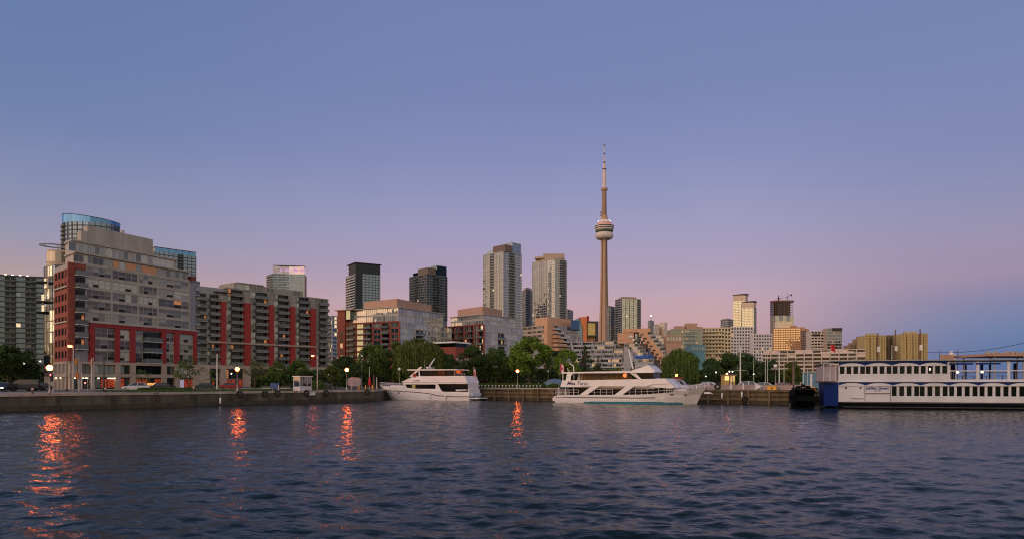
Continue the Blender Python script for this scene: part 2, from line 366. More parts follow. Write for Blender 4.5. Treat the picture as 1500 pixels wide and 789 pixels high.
def tower(name, label, runs, back, z1, fh, zvis, wallm, slabm=None, g=None, group=None, slabh=.75, bal=1.3, pl=.0, lit=None, gm=None, ztop=None, parapet=.8, wind='window_band'):
    """Runs are (polyline, kind[, glass]) taken counter-clockwise; floors below zvis stand behind other buildings."""
    poly = []
    for r in runs:
        for p in r[0]:
            if not poly or math.hypot(p[0]-poly[-1][0], p[1]-poly[-1][1]) > .05: poly.append(p)
    poly += back
    c = (sum(p[0] for p in poly)/len(poly), sum(p[1] for p in poly)/len(poly), G)
    root = thing(name, label, 'tower', c, group=group)
    w = MB(); w.prism(poly, G, z1)
    ring = poly+[poly[0]]
    nf = int((z1-G)/fh); zs = [z1-(k+1)*fh for k in range(nf)]
    slabs = MB()
    for z in zs:
        if z < zvis: break
        for r in runs:
            pts, kind = r[0], r[1]; gl = r[2] if len(r) > 2 else g
            if kind == 'wall': continue
            b = MB(); o = offset(pts, .06)
            hb = R.random()
            for p, q in zip(o, o[1:]):
                on = R.random() < pl; b.mat = 1 if on else 0
                b.face([(p[0], p[1], z+slabh), (q[0], q[1], z+slabh), (q[0], q[1], z+fh), (p[0], p[1], z+fh)], min(.999, max(0, R.random()*.75+hb*.25)))
            b.mat = 2; dist = math.hypot(pts[1][0]-pts[0][0], pts[1][1]-pts[0][1])
            oo = offset(pts, .14)
            for i in range(len(o)):
                p, q = o[i], oo[i]
                b.tube((q[0], q[1], z+slabh), (q[0], q[1], z+fh), .09, .09, 4, False)
            b.build(wind, [gl, lit or M['litw'], M['grey']], root)
            strip(slabs, pts, .02, .2, z, z+slabh)
            if kind == 'glass':
                of = offset(pts, .28)
                for i in range(0, len(pts), 2): slabs.tube((*of[i], z), (*of[i], z+fh), .26, .26, 4, False)
            if kind == 'balc':
                s = MB(); s.mat = 0; strip(s, pts, .22, bal, z+.02, z+.2); s.mat = 1; strip(s, pts, bal-.06, bal, z+.2, z+1.15)
                s.build('balcony', [slabm or M['slab'], gm or M['rail']], root)
    if parapet: strip(w, ring, -.3, .3, z1, z1+parapet)
    w.build('wall', wallm, root)
    slabs.build('floor_edges', slabm or M['slab'], root)
    return root, poly
def inset(poly, k):
    cx = sum(p[0] for p in poly)/len(poly); cy = sum(p[1] for p in poly)/len(poly)
    return [(cx+(p[0]-cx)*k, cy+(p[1]-cy)*k) for p in poly]
def corner(l, c, r, back=True):
    """Left end, near corner and right end of a block; the far corner completes it."""
    return (l[0]+r[0]-c[0], l[1]+r[1]-c[1])
def part_box(root, name, m, fr, u0, u1, v0, v1, z0, z1, **k):
    return MB(fr.T).box(u0, u1, v0, v1, z0, z1).build(name, m, root, **k)
# ------------------------------------------------------------------ ground, water, quays
QL0 = (-62, 83); QL1 = (-26.2, 130)            # left concrete quay
dq = Vector((QL1[0]-QL0[0], QL1[1]-QL0[1])).normalized()
QLs = (QL0[0]-dq.x*110, QL0[1]-dq.y*110)
TQ0 = (-27.0, 152.4); TQ1 = (47, 109)          # timber wharf
TQ2 = (130, 85.8)
FQ = Frame(QLs, QL1); FT = Frame(TQ0, TQ1); FT2 = Frame(TQ1, TQ2); FS = Frame(QL1, TQ0)
g = MB(); shore = [QLs, QL1, TQ0, TQ1, TQ2, (900, 60), (5200, -100), (5200, 7000), (-5200, 7000), (-5200, -100)]
g.face([(x, y, G-.012) for x, y in shore]); struct('ground', g, M['earth'])
# paved promenade behind the concrete quay, the lawn, the street with its kerb
pv = MB(FQ.T)
pv.face([(0, .9, G+.004), (FQ.L, .9, G+.004), (FQ.L, 26, G+.004), (0, 26, G+.004)]); struct('promenade', pv, M['pave'])
lw = MB(FQ.T); ua, ub = FQ.L-42, FQ.L-9
lw.face([(ua, 5, G+.02), (ub, 5, G+.02), (ub+4, 19, G+.02), (ua+4, 19, G+.02)]); lw.T = FQ.T
tag(lw.build('lawn', M['grass']), None, None, kind='structure')
gb = MB(FQ.T); rg = random.Random(3)
for i in range(9000):
    u = rg.uniform(ua, ub); v = rg.uniform(5, 18.5); h = rg.uniform(.08, .34); a = rg.uniform(0, 3.1); w = .05
    gb.face([(u-w*math.cos(a), v-w*math.sin(a), G+.02), (u+w*math.cos(a), v+w*math.sin(a), G+.02), (u+rg.uniform(-.06, .06), v+rg.uniform(-.06, .06), G+.02+h)], rg.random())
gb.build('grass', mat('grass blades', (.045, .085, .022), .8, var=.3, rv=.4), kind='stuff')
rdw = MB(); rdw.face([(-400, 80, G-.002), (-96, 132, G-.002), (-70, 160, G-.002), (-20, 215, G-.002), (120, 205, G-.002), (120, 216, G-.002), (-24, 228, G-.002), (-78, 170, G-.002), (-104, 142, G-.002), (-400, 95, G-.002)])
struct('road', rdw, M['asph'])
kb = MB(); 
for a, b in (((-96, 132), (-70, 160)), ((-70, 160), (-20, 215)), ((-20, 215), (120, 205))):
    f = Frame(a, b); kb.T = f.T; kb.box(0, f.L, 0.03, .28, G-.01, G+.12)
struct('kerb', kb, M['conc'])
lm = MB(); 
for a, b in (((-100, 137), (-74, 165)), ((-74, 165), (-22, 221.5)), ((-22, 221.5), (120, 210.5))):
    f = Frame(a, b); lm.T = f.T; u = 0
    while u < f.L-3: lm.face([(u, -.06, G+.003), (u+3, -.06, G+.003), (u+3, .06, G+.003), (u, .06, G+.003)]); u += 7
struct('lane_marking', lm, M['white'])
pk = MB(FT.T); pk.face([(6, 1, G+.004), (FT.L, 1, G+.004), (FT.L, 14, G+.004), (6, 14, G+.004)]); struct('wharf_apron', pk, M['pave'])
ll = MB(FT.T); ll.face([(2, 14, G+.01), (FT.L+20, 14, G+.01), (FT.L+20, 62, G+.01), (2, 62, G+.01)]); struct('park_lawn', ll, M['grass'])
# concrete quay wall with its coping
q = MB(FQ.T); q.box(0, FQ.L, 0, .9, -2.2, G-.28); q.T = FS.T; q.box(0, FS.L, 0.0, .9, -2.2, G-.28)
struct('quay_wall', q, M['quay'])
q = MB(FQ.T); u = 0.
while u < FQ.L-.2: w = min(4.0, FQ.L-u); q.box(u+.015, u+w-.015, -.12, .95, G-.278, G+.03); u += 4.0
q.T = FS.T; q.box(1.0, FS.L-1, -.12, .9, G-.278, G+.03); struct('quay_coping', q, M['coping'])
q = MB(FQ.T)
q.box(0, FQ.L, -.06, .0, -.6, .62); struct('quay_footing', q, M['timberd'])
for u in [FQ.upx(p) for p in (85, 165, 286, 420)]:
    o = MB(FQ.T).box(u-.16, u+.16, -.17, -.012, -.3, G-.3).build('quay_fender_post', M['timberd'], base=FQ.T(u, -.1, 0))
    tag(o, 'dark vertical timber rubbing post on the face of the concrete quay wall', 'fender post', 'rubbing posts on the concrete quay')
# water: waves as real relief, fine ripples as bump
import numpy as np
rs = np.random.RandomState(5)
na, nr_ = 1000, 700
th = np.linspace(rad(-78), rad(78), na); rr = 3.0*np.exp(np.linspace(0, math.log(195/3.0), nr_))
TH, RR = np.meshgrid(th, rr); XX = RR*np.sin(TH); YY = RR*np.cos(TH); ZZ = np.zeros_like(XX)
wd = rad(75)
for i in range(120):
    lam = .3*(3.4/.3)**rs.rand(); a = wd+rs.normal(0, .6); k = 2*math.pi/lam
    amp = 0.0027*lam**.85*rs.uniform(.5, 1.4)
    amp = amp*(1/(1+(RR*.0034/lam)**2))      # waves finer than the mesh can carry fade out
    ph = rs.uniform(0, 6.28); s = np.sin(k*(XX*math.cos(a)+YY*math.sin(a))+ph)
    ZZ += amp*(s+.3*np.cos(2*(k*(XX*math.cos(a)+YY*math.sin(a))+ph)))
gust = .8+.38*np.sin(XX*.05+1.0+.6*np.sin(YY*.05))*np.sin(YY*.06-XX*.02+.5)
ZZ *= gust*(.85+.35*np.exp(-RR/32))
me = bpy.data.meshes.new('water'); 
vv = np.stack([XX, YY, ZZ], -1).reshape(-1, 3); idx = np.arange(na*nr_).reshape(nr_, na)
ff = np.stack([idx[:-1, :-1], idx[:-1, 1:], idx[1:, 1:], idx[1:, :-1]], -1).reshape(-1, 4)[:, ::-1]
me.vertices.add(len(vv)); me.vertices.foreach_set('co', vv.astype(np.float32).ravel())
me.loops.add(ff.size); me.loops.foreach_set('vertex_index', ff.astype(np.int32).ravel())
me.polygons.add(len(ff)); me.polygons.foreach_set('loop_start', np.arange(0, ff.size, 4, dtype=np.int32)); me.polygons.foreach_set('loop_total', np.full(len(ff), 4, np.int32))
me.polygons.foreach_set('use_smooth', np.ones(len(ff), bool)); me.update(); me.validate()
wm = bpy.data.materials.new('harbour water'); wm.use_nodes = True; t = wm.node_tree; b = t.nodes['Principled BSDF']
b.inputs['Base Color'].default_value = (.005, .015, .016, 1); b.inputs['Roughness'].default_value = .085; b.inputs['IOR'].default_value = 1.333; b.inputs['Specular IOR Level'].default_value = .2
tcn = t.nodes.new('ShaderNodeTexCoord'); mp = t.nodes.new('ShaderNodeMapping'); mp.inputs['Rotation'].default_value = (0, 0, rad(14)); mp.inputs['Scale'].default_value = (.55, 1, 1)
t.links.new(tcn.outputs['Object'], mp.inputs[0])
n1 = t.nodes.new('ShaderNodeTexNoise'); n1.inputs['Scale'].default_value = 5.0; n1.inputs['Detail'].default_value = 4; n1.inputs['Roughness'].default_value = .55
n2 = t.nodes.new('ShaderNodeTexNoise'); n2.inputs['Scale'].default_value = 1.7; n2.inputs['Detail'].default_value = 2; n2.inputs['Distortion'].default_value = .6
for n in (n1, n2): t.links.new(mp.outputs[0], n.inputs['Vector'])
ad2 = t.nodes.new('ShaderNodeMath'); ad2.operation = 'MULTIPLY_ADD'; ad2.inputs[1].default_value = 1.7; t.links.new(n2.outputs[0], ad2.inputs[0]); t.links.new(n1.outputs[0], ad2.inputs[2])
bn = t.nodes.new('ShaderNodeBump'); bn.inputs['Strength'].default_value = .8; bn.inputs['Distance'].default_value = .042
t.links.new(ad2.outputs[0], bn.inputs['Height']); t.links.new(bn.outputs[0], b.inputs['Normal'])
me.materials.append(wm); wo = bpy.data.objects.new('water', me); COL.objects.link(wo); wo['kind'] = 'structure'
bw = MB(); bw.face([(-4000, -4000, -.16), (4000, -4000, -.16), (4000, 160, -.16), (-4000, 160, -.16)]); struct('harbour_water', bw, wm)
# ------------------------------------------------------------------ corner apartment building, red frame over stone base
B1 = P(100, 143); kdir = .445; L1 = (B1[0]-0, 0)
Yc = 172.5; C1 = P(286.5, Yc); A1 = P(81, 149.5)
F1 = Frame(B1, C1); F1L = Frame(A1, B1)
r1 = thing('corner_apartment_building', 'large terraced glass apartment building with red frame on a stone base at the street corner', 'apartment building', ((B1[0]+C1[0])/2, (B1[1]+C1[1])/2, G))
bk = (A1[0]-3, A1[1]+26); bk2 = (C1[0]-9, C1[1]+10)
core = MB(); ZR, ZT, ZB = 16.4, 28.5, 8.0
foot = [A1, B1, C1, bk2, bk]
core.prism(foot, G, ZT)
w1 = MB(); u = F1.upx; zf = 2.42
# upper glass storeys
u125 = u(125); cols = [u(125), u(163), u(202), u(230.5), u(277)]
facade(r1, F1, w1, cols, ZR, zf, 5, M['g_main'], M['conc'], pier=.35, sill=.55, head=.12, proud=.2, nx=4, ny=2, pl=.012, lit=M['lito'], vent=True)
# red brick left bay on the receding side: tall windows between piers
wr = MB(); cl = [F1L.L*k for k in (0.02, .27, .52, .77, .98)]
facade(r1, F1L, wr, cl, ZB, 2.42, 8, M['g_dark'], M['dark'], pier=.75, sill=.75, head=.2, proud=.18, nx=2, pl=.0)
wr.T = F1.T; wr.box(-.15, 1.2, -.25, .05, ZB, ZT+.25); wr.box(1.2, u125, -.22, .05, ZT-1.0, ZT+.25)
wr.build('brick_wall', M['brick'], r1)
for z in (23.6, ZR-.2): MB(F1L.T).box(-.1, F1L.L+.05, -.35, -.19, z, z+.32).build('stone_band', M['conc'], r1)
# corner balconies
for k in range(7):
    z = 10.6+k*2.6
    if z > 27: break
    window(r1, F1.T, 1.3, u125-.25, z+.15, z+2.2, M['g_dark'], M['dark'], 3, lit=M['lito'], pl=.06)
    balcony(r1, F1.T, 1.2, u125-.1, z, 1.3)
# red frame: three storeys with pillars
rp = [(129.5, 137), (167, 174), (189, 196.5), (235, 241.5), (254, 261), (282, 287)]
fm = MB(F1.T)
for a, b in rp: fm.box(u(a), u(b), -.5, .05, ZB, ZR-.75)
fm.box(u(129.5), u(287), -.52, .05, ZR-.75, ZR+.0)
fm.build('red_frame', M['red'], r1)
cp = MB(F1.T); cp.box(u(128.5), u(287.6), -.75, .0, ZR+.003, ZR+.28); cp.build('roof_coping', M['conc'], r1)
zz = [ZB+.1+k*2.5 for k in range(4)]
for (a, b), n in zip(((137, 167), (174, 189), (241.5, 254), (261, 282)), (3, 2, 2, 3)):
    for k in range(3):
        window(r1, F1.T, u(a)+.02, u(b)-.02, zz[k]+.4, zz[k]+2.3, M['g_main'], M['conc'], n, 2, v=-.05, lit=M['lito'], pl=.1 if k == 1 and a == 137 else .02, vent=True)
ua_, ub_ = u(196.5), u(235)
for k in range(3):
    window(r1, F1.T, ua_+.05, ua_+(ub_-ua_)*.3, zz[k]+.2, zz[k]+2.3, M['g_main'], M['conc'], 1, 2, v=-.05)
    window(r1, F1.T, ua_+(ub_-ua_)*.3+.1, ub_-.05, zz[k]+.2, zz[k]+2.25, M['g_dark'], M['dark'], 4, 1, v=-.03)
    balcony(r1, F1.T, ua_+(ub_-ua_)*.32, ub_-.03, zz[k], .9, -.05)
sp = MB(F1.T)
for a, b in ((137, 167), (174, 189), (241.5, 254), (261, 282)):
    for k in range(1, 3): sp.box(u(a)+.01, u(b)-.01, -.2, .02, zz[k]-.12, zz[k]+.34)
sp.build('spandrel', M['conc'], r1)
# stone base: two storeys of piers, windows above, lit shops below
st = MB(F1.T); pr = [(99.6, 104), (113, 117.5), (131, 136), (167, 174), (189, 196.5), (235, 242), (254, 261), (281, 292)]
for a, b in pr: st.box(u(a), u(b), -.62, .06, G, ZB-.5)
st.box(-.2, u(291), -.58, .06, ZB-.5, ZB+.05); st.box(-.2, u(291), -.54, .06, 4.75, 5.5)
st.T = F1L.T
for a in (0, .3, .62, .94): st.box(F1L.L*a-.25, F1L.L*a+.3, -.3, .05, G, ZB-.5)
st.box(-.3, F1L.L, -.28, .05, ZB-.5, ZB+.04); st.box(-.3, F1L.L, -.26, .05, 4.75, 5.5)
st.build('stone_base', M['stone'], r1)
ps = [(104, 113), (117.5, 131), (136, 167), (174, 189), (196.5, 235), (242, 254), (261, 281)]
for i, (a, b) in enumerate(ps):
    window(r1, F1.T, u(a)+.05, u(b)-.05, 5.55, 7.45, M['g_main'] if i not in (1, 4) else M['g_dark'], M['dark'], max(1, round((u(b)-u(a))/1.3)), 1, v=-.1, pl=0)
    mb = MB(F1.T); n = max(1, round((u(b)-u(a))/1.6)); d = (u(b)-u(a))/n
    for j in range(n):
        x0 = u(a)+d*j; lit_ = R.random() < (.62 if i != 5 else .3)
        mb.mat = 0 if lit_ else 1
        mb.face([(x0, -.06, G), (x0+d, -.06, G), (x0+d, -.06, 4.4), (x0, -.06, 4.4)], R.random())
        mb.mat = 2; mb.box(x0-.05, x0+.05, -.16, -.064, G, 4.4)
    mb.mat = 2; mb.box(u(a), u(b), -.17, -.066, 4.4, 4.74); mb.box(u(a), u(b), -.17, -.066, G, G+.35)
    mb.build('shop_window', [M['shop'], M['g_dark'], M['dark']], r1)
for px in (82, 89):
    a = F1L.upx(px); MB(F1L.T).box(a, a+.8, -.2, -.05, 4.5, 4.62).build('soffit_light', M['shopw'], r1)
for px, w in ((107.5, .35), (118, .5), (123.5, .6), (142, .35), (157, 1.2), (164, .5)):
    MB(F1.T).box(u(px), u(px)+w, -.36, -.18, 4.42, 4.6).build('soffit_light', M['shopw'], r1)
MB(F1.T).box(u(215), u(232), -.5, -.2, 2.9, 3.5).build('shop_counter_lamp', emis('orange counter', (1, .4, .06), .9, .6), r1)
MB(F1.T).box(u(262), u(268), -.3, -.1, 2.3, 4.3).build('shop_door', emis('pale door light', (.55, .5, .75), .4, .4), r1)
for px, py in ((199, 541),):
    pass
# set-back storeys
def setback(fr, u0, u1, v0, v1, z0, z1, m): return MB(fr.T).box(u0, u1, v0, v1, z0, z1)
w1.T = F1.T
w1.box(1.0, u(277), -.2, .02, ZT+.1, ZT+.62)                                     # parapet of the main block
w1.T = None
lv = Vector((A1[0]-B1[0], A1[1]-B1[1]))
def tier(mb, ua_, ub_, v, z0, z1, k=1.0, back=20):
    """A set-back storey that keeps the plan of the block below it."""
    q0, q1 = Vector(F1.pt(ua_, v)), Vector(F1.pt(ub_, v)); q2 = q0+lv*k
    mb.prism([tuple(q0), tuple(q1), (q1.x-5, q1.y+7), (q2.x-1.5, q2.y+back), tuple(q2)], z0, z1)
um = lambda px, v: Frame(F1.pt(0, v), F1.pt(F1.L, v)).upx(px)
tier(w1, um(111, 1.4), F1.L-1.2, 1.4, ZT, 31.2, .8); tier(w1, um(110, .9), F1.L-1.0, .9, 31.2, 31.55, .85)
tier(w1, um(106, 3), F1.L-3.5, 3.0, 31.55, 33.9, .55); tier(w1, um(105, 2.6), F1.L-3.2, 2.6, 33.9, 34.25, .6)
w1.build('wall', M['conc'], r1); core.build('core', M['g_dark'] if False else M['grey'], r1)
mb = MB(); tier(mb, um(128, 4.5), um(224, 4.5), 4.5, 34.25, 38.3, .3, 10); mb.build('mechanical_penthouse', M['conc'], r1)
mb = MB(); tier(mb, um(119, 4.2), um(128, 4.2)-.02, 4.2, 34.25, 36.9, .3, 8); mb.build('stair_penthouse', M['conc'], r1)
MB(F1.T).tube((um(179, 7), 7, 38.3), (um(179, 7), 7, 39.4), .45, .45, 10).build('chimney', M['conc'], r1)
xs = [u(113), u(128), u(141), u(158), u(171), u(190), u(213), u(236), u(262), F1.L-1.6]
for i, (a, b) in enumerate(zip(xs, xs[1:])):
    window(r1, Frame(F1.pt(0, 1.4), F1.pt(F1.L, 1.4)).T, a+.1, b-.1, ZT+.75, 30.9, M['g_main'], M['conc'], max(1, round((b-a)/1.3)), 1, lit=emis('amber room', (1, .36, .11), .15, .35, (.12, .09, .07)), pl=.75 if i in (4, 6) else .05 if i not in (5,) else .45)
xs = [u(112), u(126), u(138), u(150), u(168), u(184), u(202), u(228), F1.L-4]
for i, (a, b) in enumerate(zip(xs, xs[1:])):
    window(r1, Frame(F1.pt(0, 3), F1.pt(F1.L, 3)).T, a+.25, b-.15, 31.75, 33.7, M['g_main'], M['white'], max(1, round((b-a)/1.5)), 1, pl=0)
# round lounge on the roof corner with its open steel ring
lc = P(88, 157); lm_ = MB(); lm_.lathe([(2.6, 24.0), (2.6, 33.6), (.01, 33.65)], 28, lc); lm_.build('round_lounge', mat('beige panels', (.5, .4, .3), .6, var=.1), r1)
lg = MB()
for i in range(28):
    t0, t1 = 2*math.pi*i/28, 2*math.pi*(i+1)/28
    p = lambda t, z: (lc[0]+2.66*math.cos(t), lc[1]+2.66*math.sin(t), z)
    lg.face([p(t0, 30.9), p(t1, 30.9), p(t1, 33.1), p(t0, 33.1)], R.random())
lg.build('lounge_window', glass('lounge glass', (.9, .85, .78), .2, ((.1, .085, .06), (.2, .17, .12), (.3, .25, .19), (.4, .34, .27))), r1)
rg_ = MB(); cc = P(77.5, 157)
for R0, r_ in ((2.55, .1), (1.7, .06)):
    rg_.torus((cc[0], cc[1], 34.9), R0, r_, 'z', 36, 6)
for i in range(10):
    t = 2*math.pi*i/10; rg_.tube((cc[0]+1.7*math.cos(t), cc[1]+1.7*math.sin(t), 34.9), (cc[0]+2.55*math.cos(t), cc[1]+2.55*math.sin(t), 34.9), .05)
rg_.tube((lc[0]-.5, lc[1], 33.6), (lc[0]-.5, lc[1], 34.85), .12); rg_.tube((lc[0]+1.5, lc[1], 33.6), (cc[0]+2.5, cc[1], 34.85), .1)
rg_.build('steel_ring', M['grey'], r1)
# glass stair strip with lit landings and round balconies
FX = Frame(P(64.5, 156), P(81.5, 152.5))
sw = MB(FX.T); sw.box(0, FX.L, 0, 9, G, 30.0); sw.build('stair_tower', M['grey'], r1)
for k in range(10):
    z = 5+k*2.5
    window(r1, FX.T, .1, FX.L-.05, z, z+2.3, M['g_blue'], M['dark'], 4, 1, lit=M['litw'], pl=.26 if 3 <= k else .0, name='stair_window')
for z, py in ((19.5, 0), (21.9, 0), (26.3, 0)):
    c = FX.pt(.35, -.3)
    mb = MB(); mb.lathe([(.01, z-.35), (1.3, z-.3), (1.6, z), (1.6, z+.12), (.01, z+.12)], 20, c); o = mb.build('round_balcony', M['dark'], r1)
    rb = MB(); rb.torus((c[0], c[1], z+1.1), 1.55, .04, 'z', 22, 5)
    for i in range(11): t = 2*math.pi*i/11; rb.tube((c[0]+1.55*math.cos(t), c[1]+1.55*math.sin(t), z+.1), (c[0]+1.55*math.cos(t), c[1]+1.55*math.sin(t), z+1.1), .025, .025, 4)
    rb.build('railing', M['dark'], o)
    if z < 25: MB(FX.T).box(-1.1, .25, -.12, -.03, z+.2, z+1.75).build('lit_window', M['litw'], r1)
# right flank balconies of this building, next to the long block
for k in range(9):
    z = 8.6+k*2.45
    balcony(r1, F1.T, F1.L-.6, F1.L+1.6, z, 1.2, 1.4)
MB(F1.T).box(F1.L+.02, F1.L+1.5, 1.5, 5, G, 30.5).build('side_wall', M['brickd'], r1)

# ------------------------------------------------------------------ long block with red pillars
GC = mat('grey concrete', (.27, .25, .215), .8, var=.18, scale=.6, streak=True); GS = mat('grey slab', (.27, .26, .24), .8, var=.15)
k2 = .796; y0_ = 237.9
F2 = Frame(P(283, 237.9), P(480, 281.8)); u = F2.upx
r2 = thing('long_apartment_building', 'long apartment block with five dark red pillars between rows of balconies', 'apartment building', (*F2.pt(F2.L/2, 8), G))
c2 = MB(F2.T); fh2 = 2.52; zb2 = 9.9; n2f = 9
c2.box(0, F2.L, 0, 18, G, zb2+11*fh2-.2)
pil = [(320.6, 328), (354.8, 364), (391, 398), (422, 429.3), (451.8, 459.3)]
rpz = [32.6, 32.9, 33.1, 33.3, 33.4]
for (a, b), z in zip(pil, rpz):
    MB(F2.T).box(u(a), u(b), -1.75, .05, zb2, z).build('red_pillar', M['red'], r2)
bays = [(u(288), u(302)), (u(303), u(320.2)), (u(328.3), u(354.5)), (u(364.3), u(390.7)), (u(398.3), u(421.7)), (u(429.6), u(451.5)), (u(459.6), u(479.5))]
wl = MB(F2.T)
for bi, (a, b) in enumerate(bays):
    for k in range(11 if bi > 1 else 10):
        z = zb2+k*fh2
        m_ = a+(b-a)*(.34 if bi > 1 else .2)
        if bi > 0: window(r2, F2.T, a+.05, m_, z+.15, z+2.35, M['g_main'], M['grey'], 2, 1, v=-.3 if bi < 6 else -.05, lit=M['lito'], pl=.02)
        window(r2, F2.T, m_+.1 if bi else a, b-.05, z+.15, z+2.3, M['g_dark'], M['dark'], 4, 1, v=-.03, lit=M['lito'], pl=.035)
        balcony(r2, F2.T, (m_-.2 if bi > 0 else a), b-.04, z, 1.55, -.06, sm=GS)
    if bi > 0: wl.box(a, a+(b-a)*(.34 if bi > 1 else .2)+.1, -.27, 0.02, zb2, zb2+(11 if bi > 1 else 10)*fh2)
for b in bays[:6]: wl.box(b[1]-.12, b[1]+.3, -.4, .03, zb2, zb2+10*fh2)
wl.box(F2.L-1.2, F2.L, -.4, .02, G, zb2+11*fh2-.1)
for k in range(11): wl.box(0, F2.L-.01, -.045, .01, zb2+k*fh2-.12, zb2+k*fh2+.14)
wl.build('wall', GC, r2); c2.build('core', M['grey'], r2)
# pale storeys over the pillars and the roof line
for i, ((a, b), z) in enumerate(zip(pil, rpz)):
    MB(F2.T).box(u(a)-.1, u(b)+.1, -1.3, .0, z+.01, z+(4.3 if i else 2.2)).build('pale_pier', GC, r2)
pt = MB(F2.T); zt = zb2+11*fh2-.2
pt.box(u(328), F2.L, -.6, 18, zt, zt+.5); pt.box(u(349), u(450), 3, 14, zt+.5, zt+3.0); pt.box(u(352), u(392), 2.6, 14.3, zt+3.0, zt+3.4); pt.build('roof_storey', GC, r2)
for a, b in ((352, 372), (373, 391), (395, 420), (423, 448)):
    window(r2, Frame(F2.pt(0, 3), F2.pt(F2.L, 3)).T, um2 if False else F2.upx(a)+.3, F2.upx(b)-.3, zt+.8, zt+2.8, M['g_main'], M['white'], 4, 1, pl=0)
cn = MB(F2.T); cn.box(u(313), u(343), -1.2, 5, 35.9, 36.15)
for px in (315, 328, 341): cn.box(u(px), u(px)+.15, -.9, -.75, 33.5, 35.9)
cn.build('roof_canopy', M['dark'], r2)
# thin pale ledge across the facade and the base
MB(F2.T).box(u(300), u(459.8), -2.1, -1.76, 17.7, 18.15).build('ledge', M['stone'], r2)
bs = MB(F2.T)
for a, b in pil+[(284, 304)]: bs.box(u(a)-.15, u(b)+.15, -1.6, .03, G, zb2-.02)
bs.box(0, F2.L, -1.5, .02, 8.6, zb2-.05); bs.build('stone_base', M['stone'], r2)
for a, b in ((304, 320), (329, 354), (365, 390), (399, 421), (430, 451)):
    window(r2, F2.T, u(a), u(b)-.2, G+.2, 4.6, M['g_dark'], M['dark'], 5, 1, v=-.4, lit=M['shop'], pl=.3, name='shop_window')
    window(r2, F2.T, u(a), u(b)-.2, 5.2, 8.2, M['g_dark'], M['dark'], 5, 1, v=-.4, lit=M['lito'], pl=.08)

# ------------------------------------------------------------------ two brick and glass blocks with brown penthouses
def brick_block(name, label, pl_, pc, pr_, zbrick, zmid, zglass, nfl, nb, npx, cut, penth, zpen, glow):
    root = thing(name, label, 'apartment building', (*pc, G))
    FL, FR = Frame(pl_, pc), Frame(pc, pr_)
    far = corner(pl_, pc, pr_)
    core = MB(); core.prism([pl_, pc, pr_, far], G, zbrick); w = MB(); wb = MB()
    fh = (zbrick-G)/nfl
    lo = max(0, nfl-7)
    cols = [FL.L*(i/nb) for i in range(nb+1)]
    def sk(k, i): return i % 2 == 1
    facade(root, FL, wb, cols, G+lo*fh, fh, nfl-lo, M['g_teal'], M['white'], pier=.9, sill=.45, head=.25, proud=.35, nx=2, ny=1, pl=.02, skip=sk)
    for k in range(lo, nfl):
        for i in range(nb):
            if i % 2 == 1:
                a, b = cols[i]+.5, cols[i+1]-.5; z = G+k*fh
                window(root, FL.T, a, b, z+.3, z+fh-.3, M['g_dark'], M['dark'], 3, 1, v=-.03, lit=M['litw'], pl=.05)
                balcony(root, FL.T, a-.1, b+.1, z, 1.3, -.3, sm=M['dark'])
    wb.T = FL.T; wb.box(-.1, FL.L-.1, -.55, .03, zbrick, zbrick+.5); wb.T = None
    wb.build('brick_wall', M['brick'], root)
    # glazed right face
    n2 = max(3, round(FR.L/6)); c2 = [FR.L*i/n2 for i in range(n2+1)]
    facade(root, FR, w, c2, G+lo*fh, fh, nfl-lo, M['g_pale'], M['white'], pier=.25, sill=.5, head=.1, proud=.16, nx=5, ny=1, pl=.01, skip=lambda k, i: i == cut and k < nfl-lo-1)
    for k in range(lo, nfl-1):
        z = G+k*fh; a, b = c2[cut]+.2, c2[cut+1]-.2
        window(root, FR.T, a, b, z+.2, z+fh-.3, M['g_dark'], M['dark'], 4, 1, v=-.03, lit=M['lit'], pl=.06); balcony(root, FR.T, a, b, z, 1.4, -.2)
    # set-back glass storeys
    iu = lambda f, k: f.pt(f.L*k, 2.2)
    q = [iu(FL, .06), (pc[0]+(FR.n*2.6+FL.n*2.6).x*.7, pc[1]+(FR.n*2.6+FL.n*2.6).y*.7), iu(FR, .9)]
    qq = q+[corner(*q)]
    core2 = MB(); core2.prism(qq, zbrick, zglass); core2.build('upper_core', M['grey'], root)
    ns = max(1, round((zglass-zbrick)/2.9)); fs = (zglass-zbrick)/ns
    for f in (Frame(q[0], q[1]), Frame(q[1], q[2])):
        nn = max(2, round(f.L/6)); cc = [f.L*i/nn for i in range(nn+1)]
        facade(root, f, w, cc, zbrick, fs, ns, M['g_pale'], M['white'], pier=.2, sill=.6, head=.15, proud=.14, nx=5, ny=1, pl=.01)
    w.prism(inset(qq, 1.05), zglass, zglass+.35); w.build('glass_frame', M['conc'], root)
    core.build('core', M['brickd'], root)
    pp = penth+[corner(*penth)]
    pm = MB(); pm.prism(pp, zglass+.35, zpen); pm.build('penthouse', M['tan'], root)
    return root, FL, FR
pcI = P(585, 300)
rI, FIL, FIR = brick_block('brick_glass_building', 'red brick and glass block with a brown rooftop box and projecting corner canopy', P(497, 314), pcI, P(661, 335), Zp(471, 300), 0, Zp(449, 300), 11, 7, 0, 2,
    [P(533, 322), P(581.5, 309), P(632, 335)], Zp(436.8, 309), True)
tw = FIL; cnr = MB(FIL.T); cnr.box(-.3, 3.9, -.9, 6, G, Zp(455, 314)); cnr.build('corner_pier', M['brick'], rI)
MB(FIL.T).box(-1.5, 9, -1.6, 7, Zp(455, 314)+.01, Zp(455, 314)+.45).build('roof_canopy', M['tan'], rI)
MB(FIL.T).box(.2, 6.5, -.4, 6, Zp(468, 314), Zp(455.3, 314)).build('corner_glazing', M['g_teal'], rI)
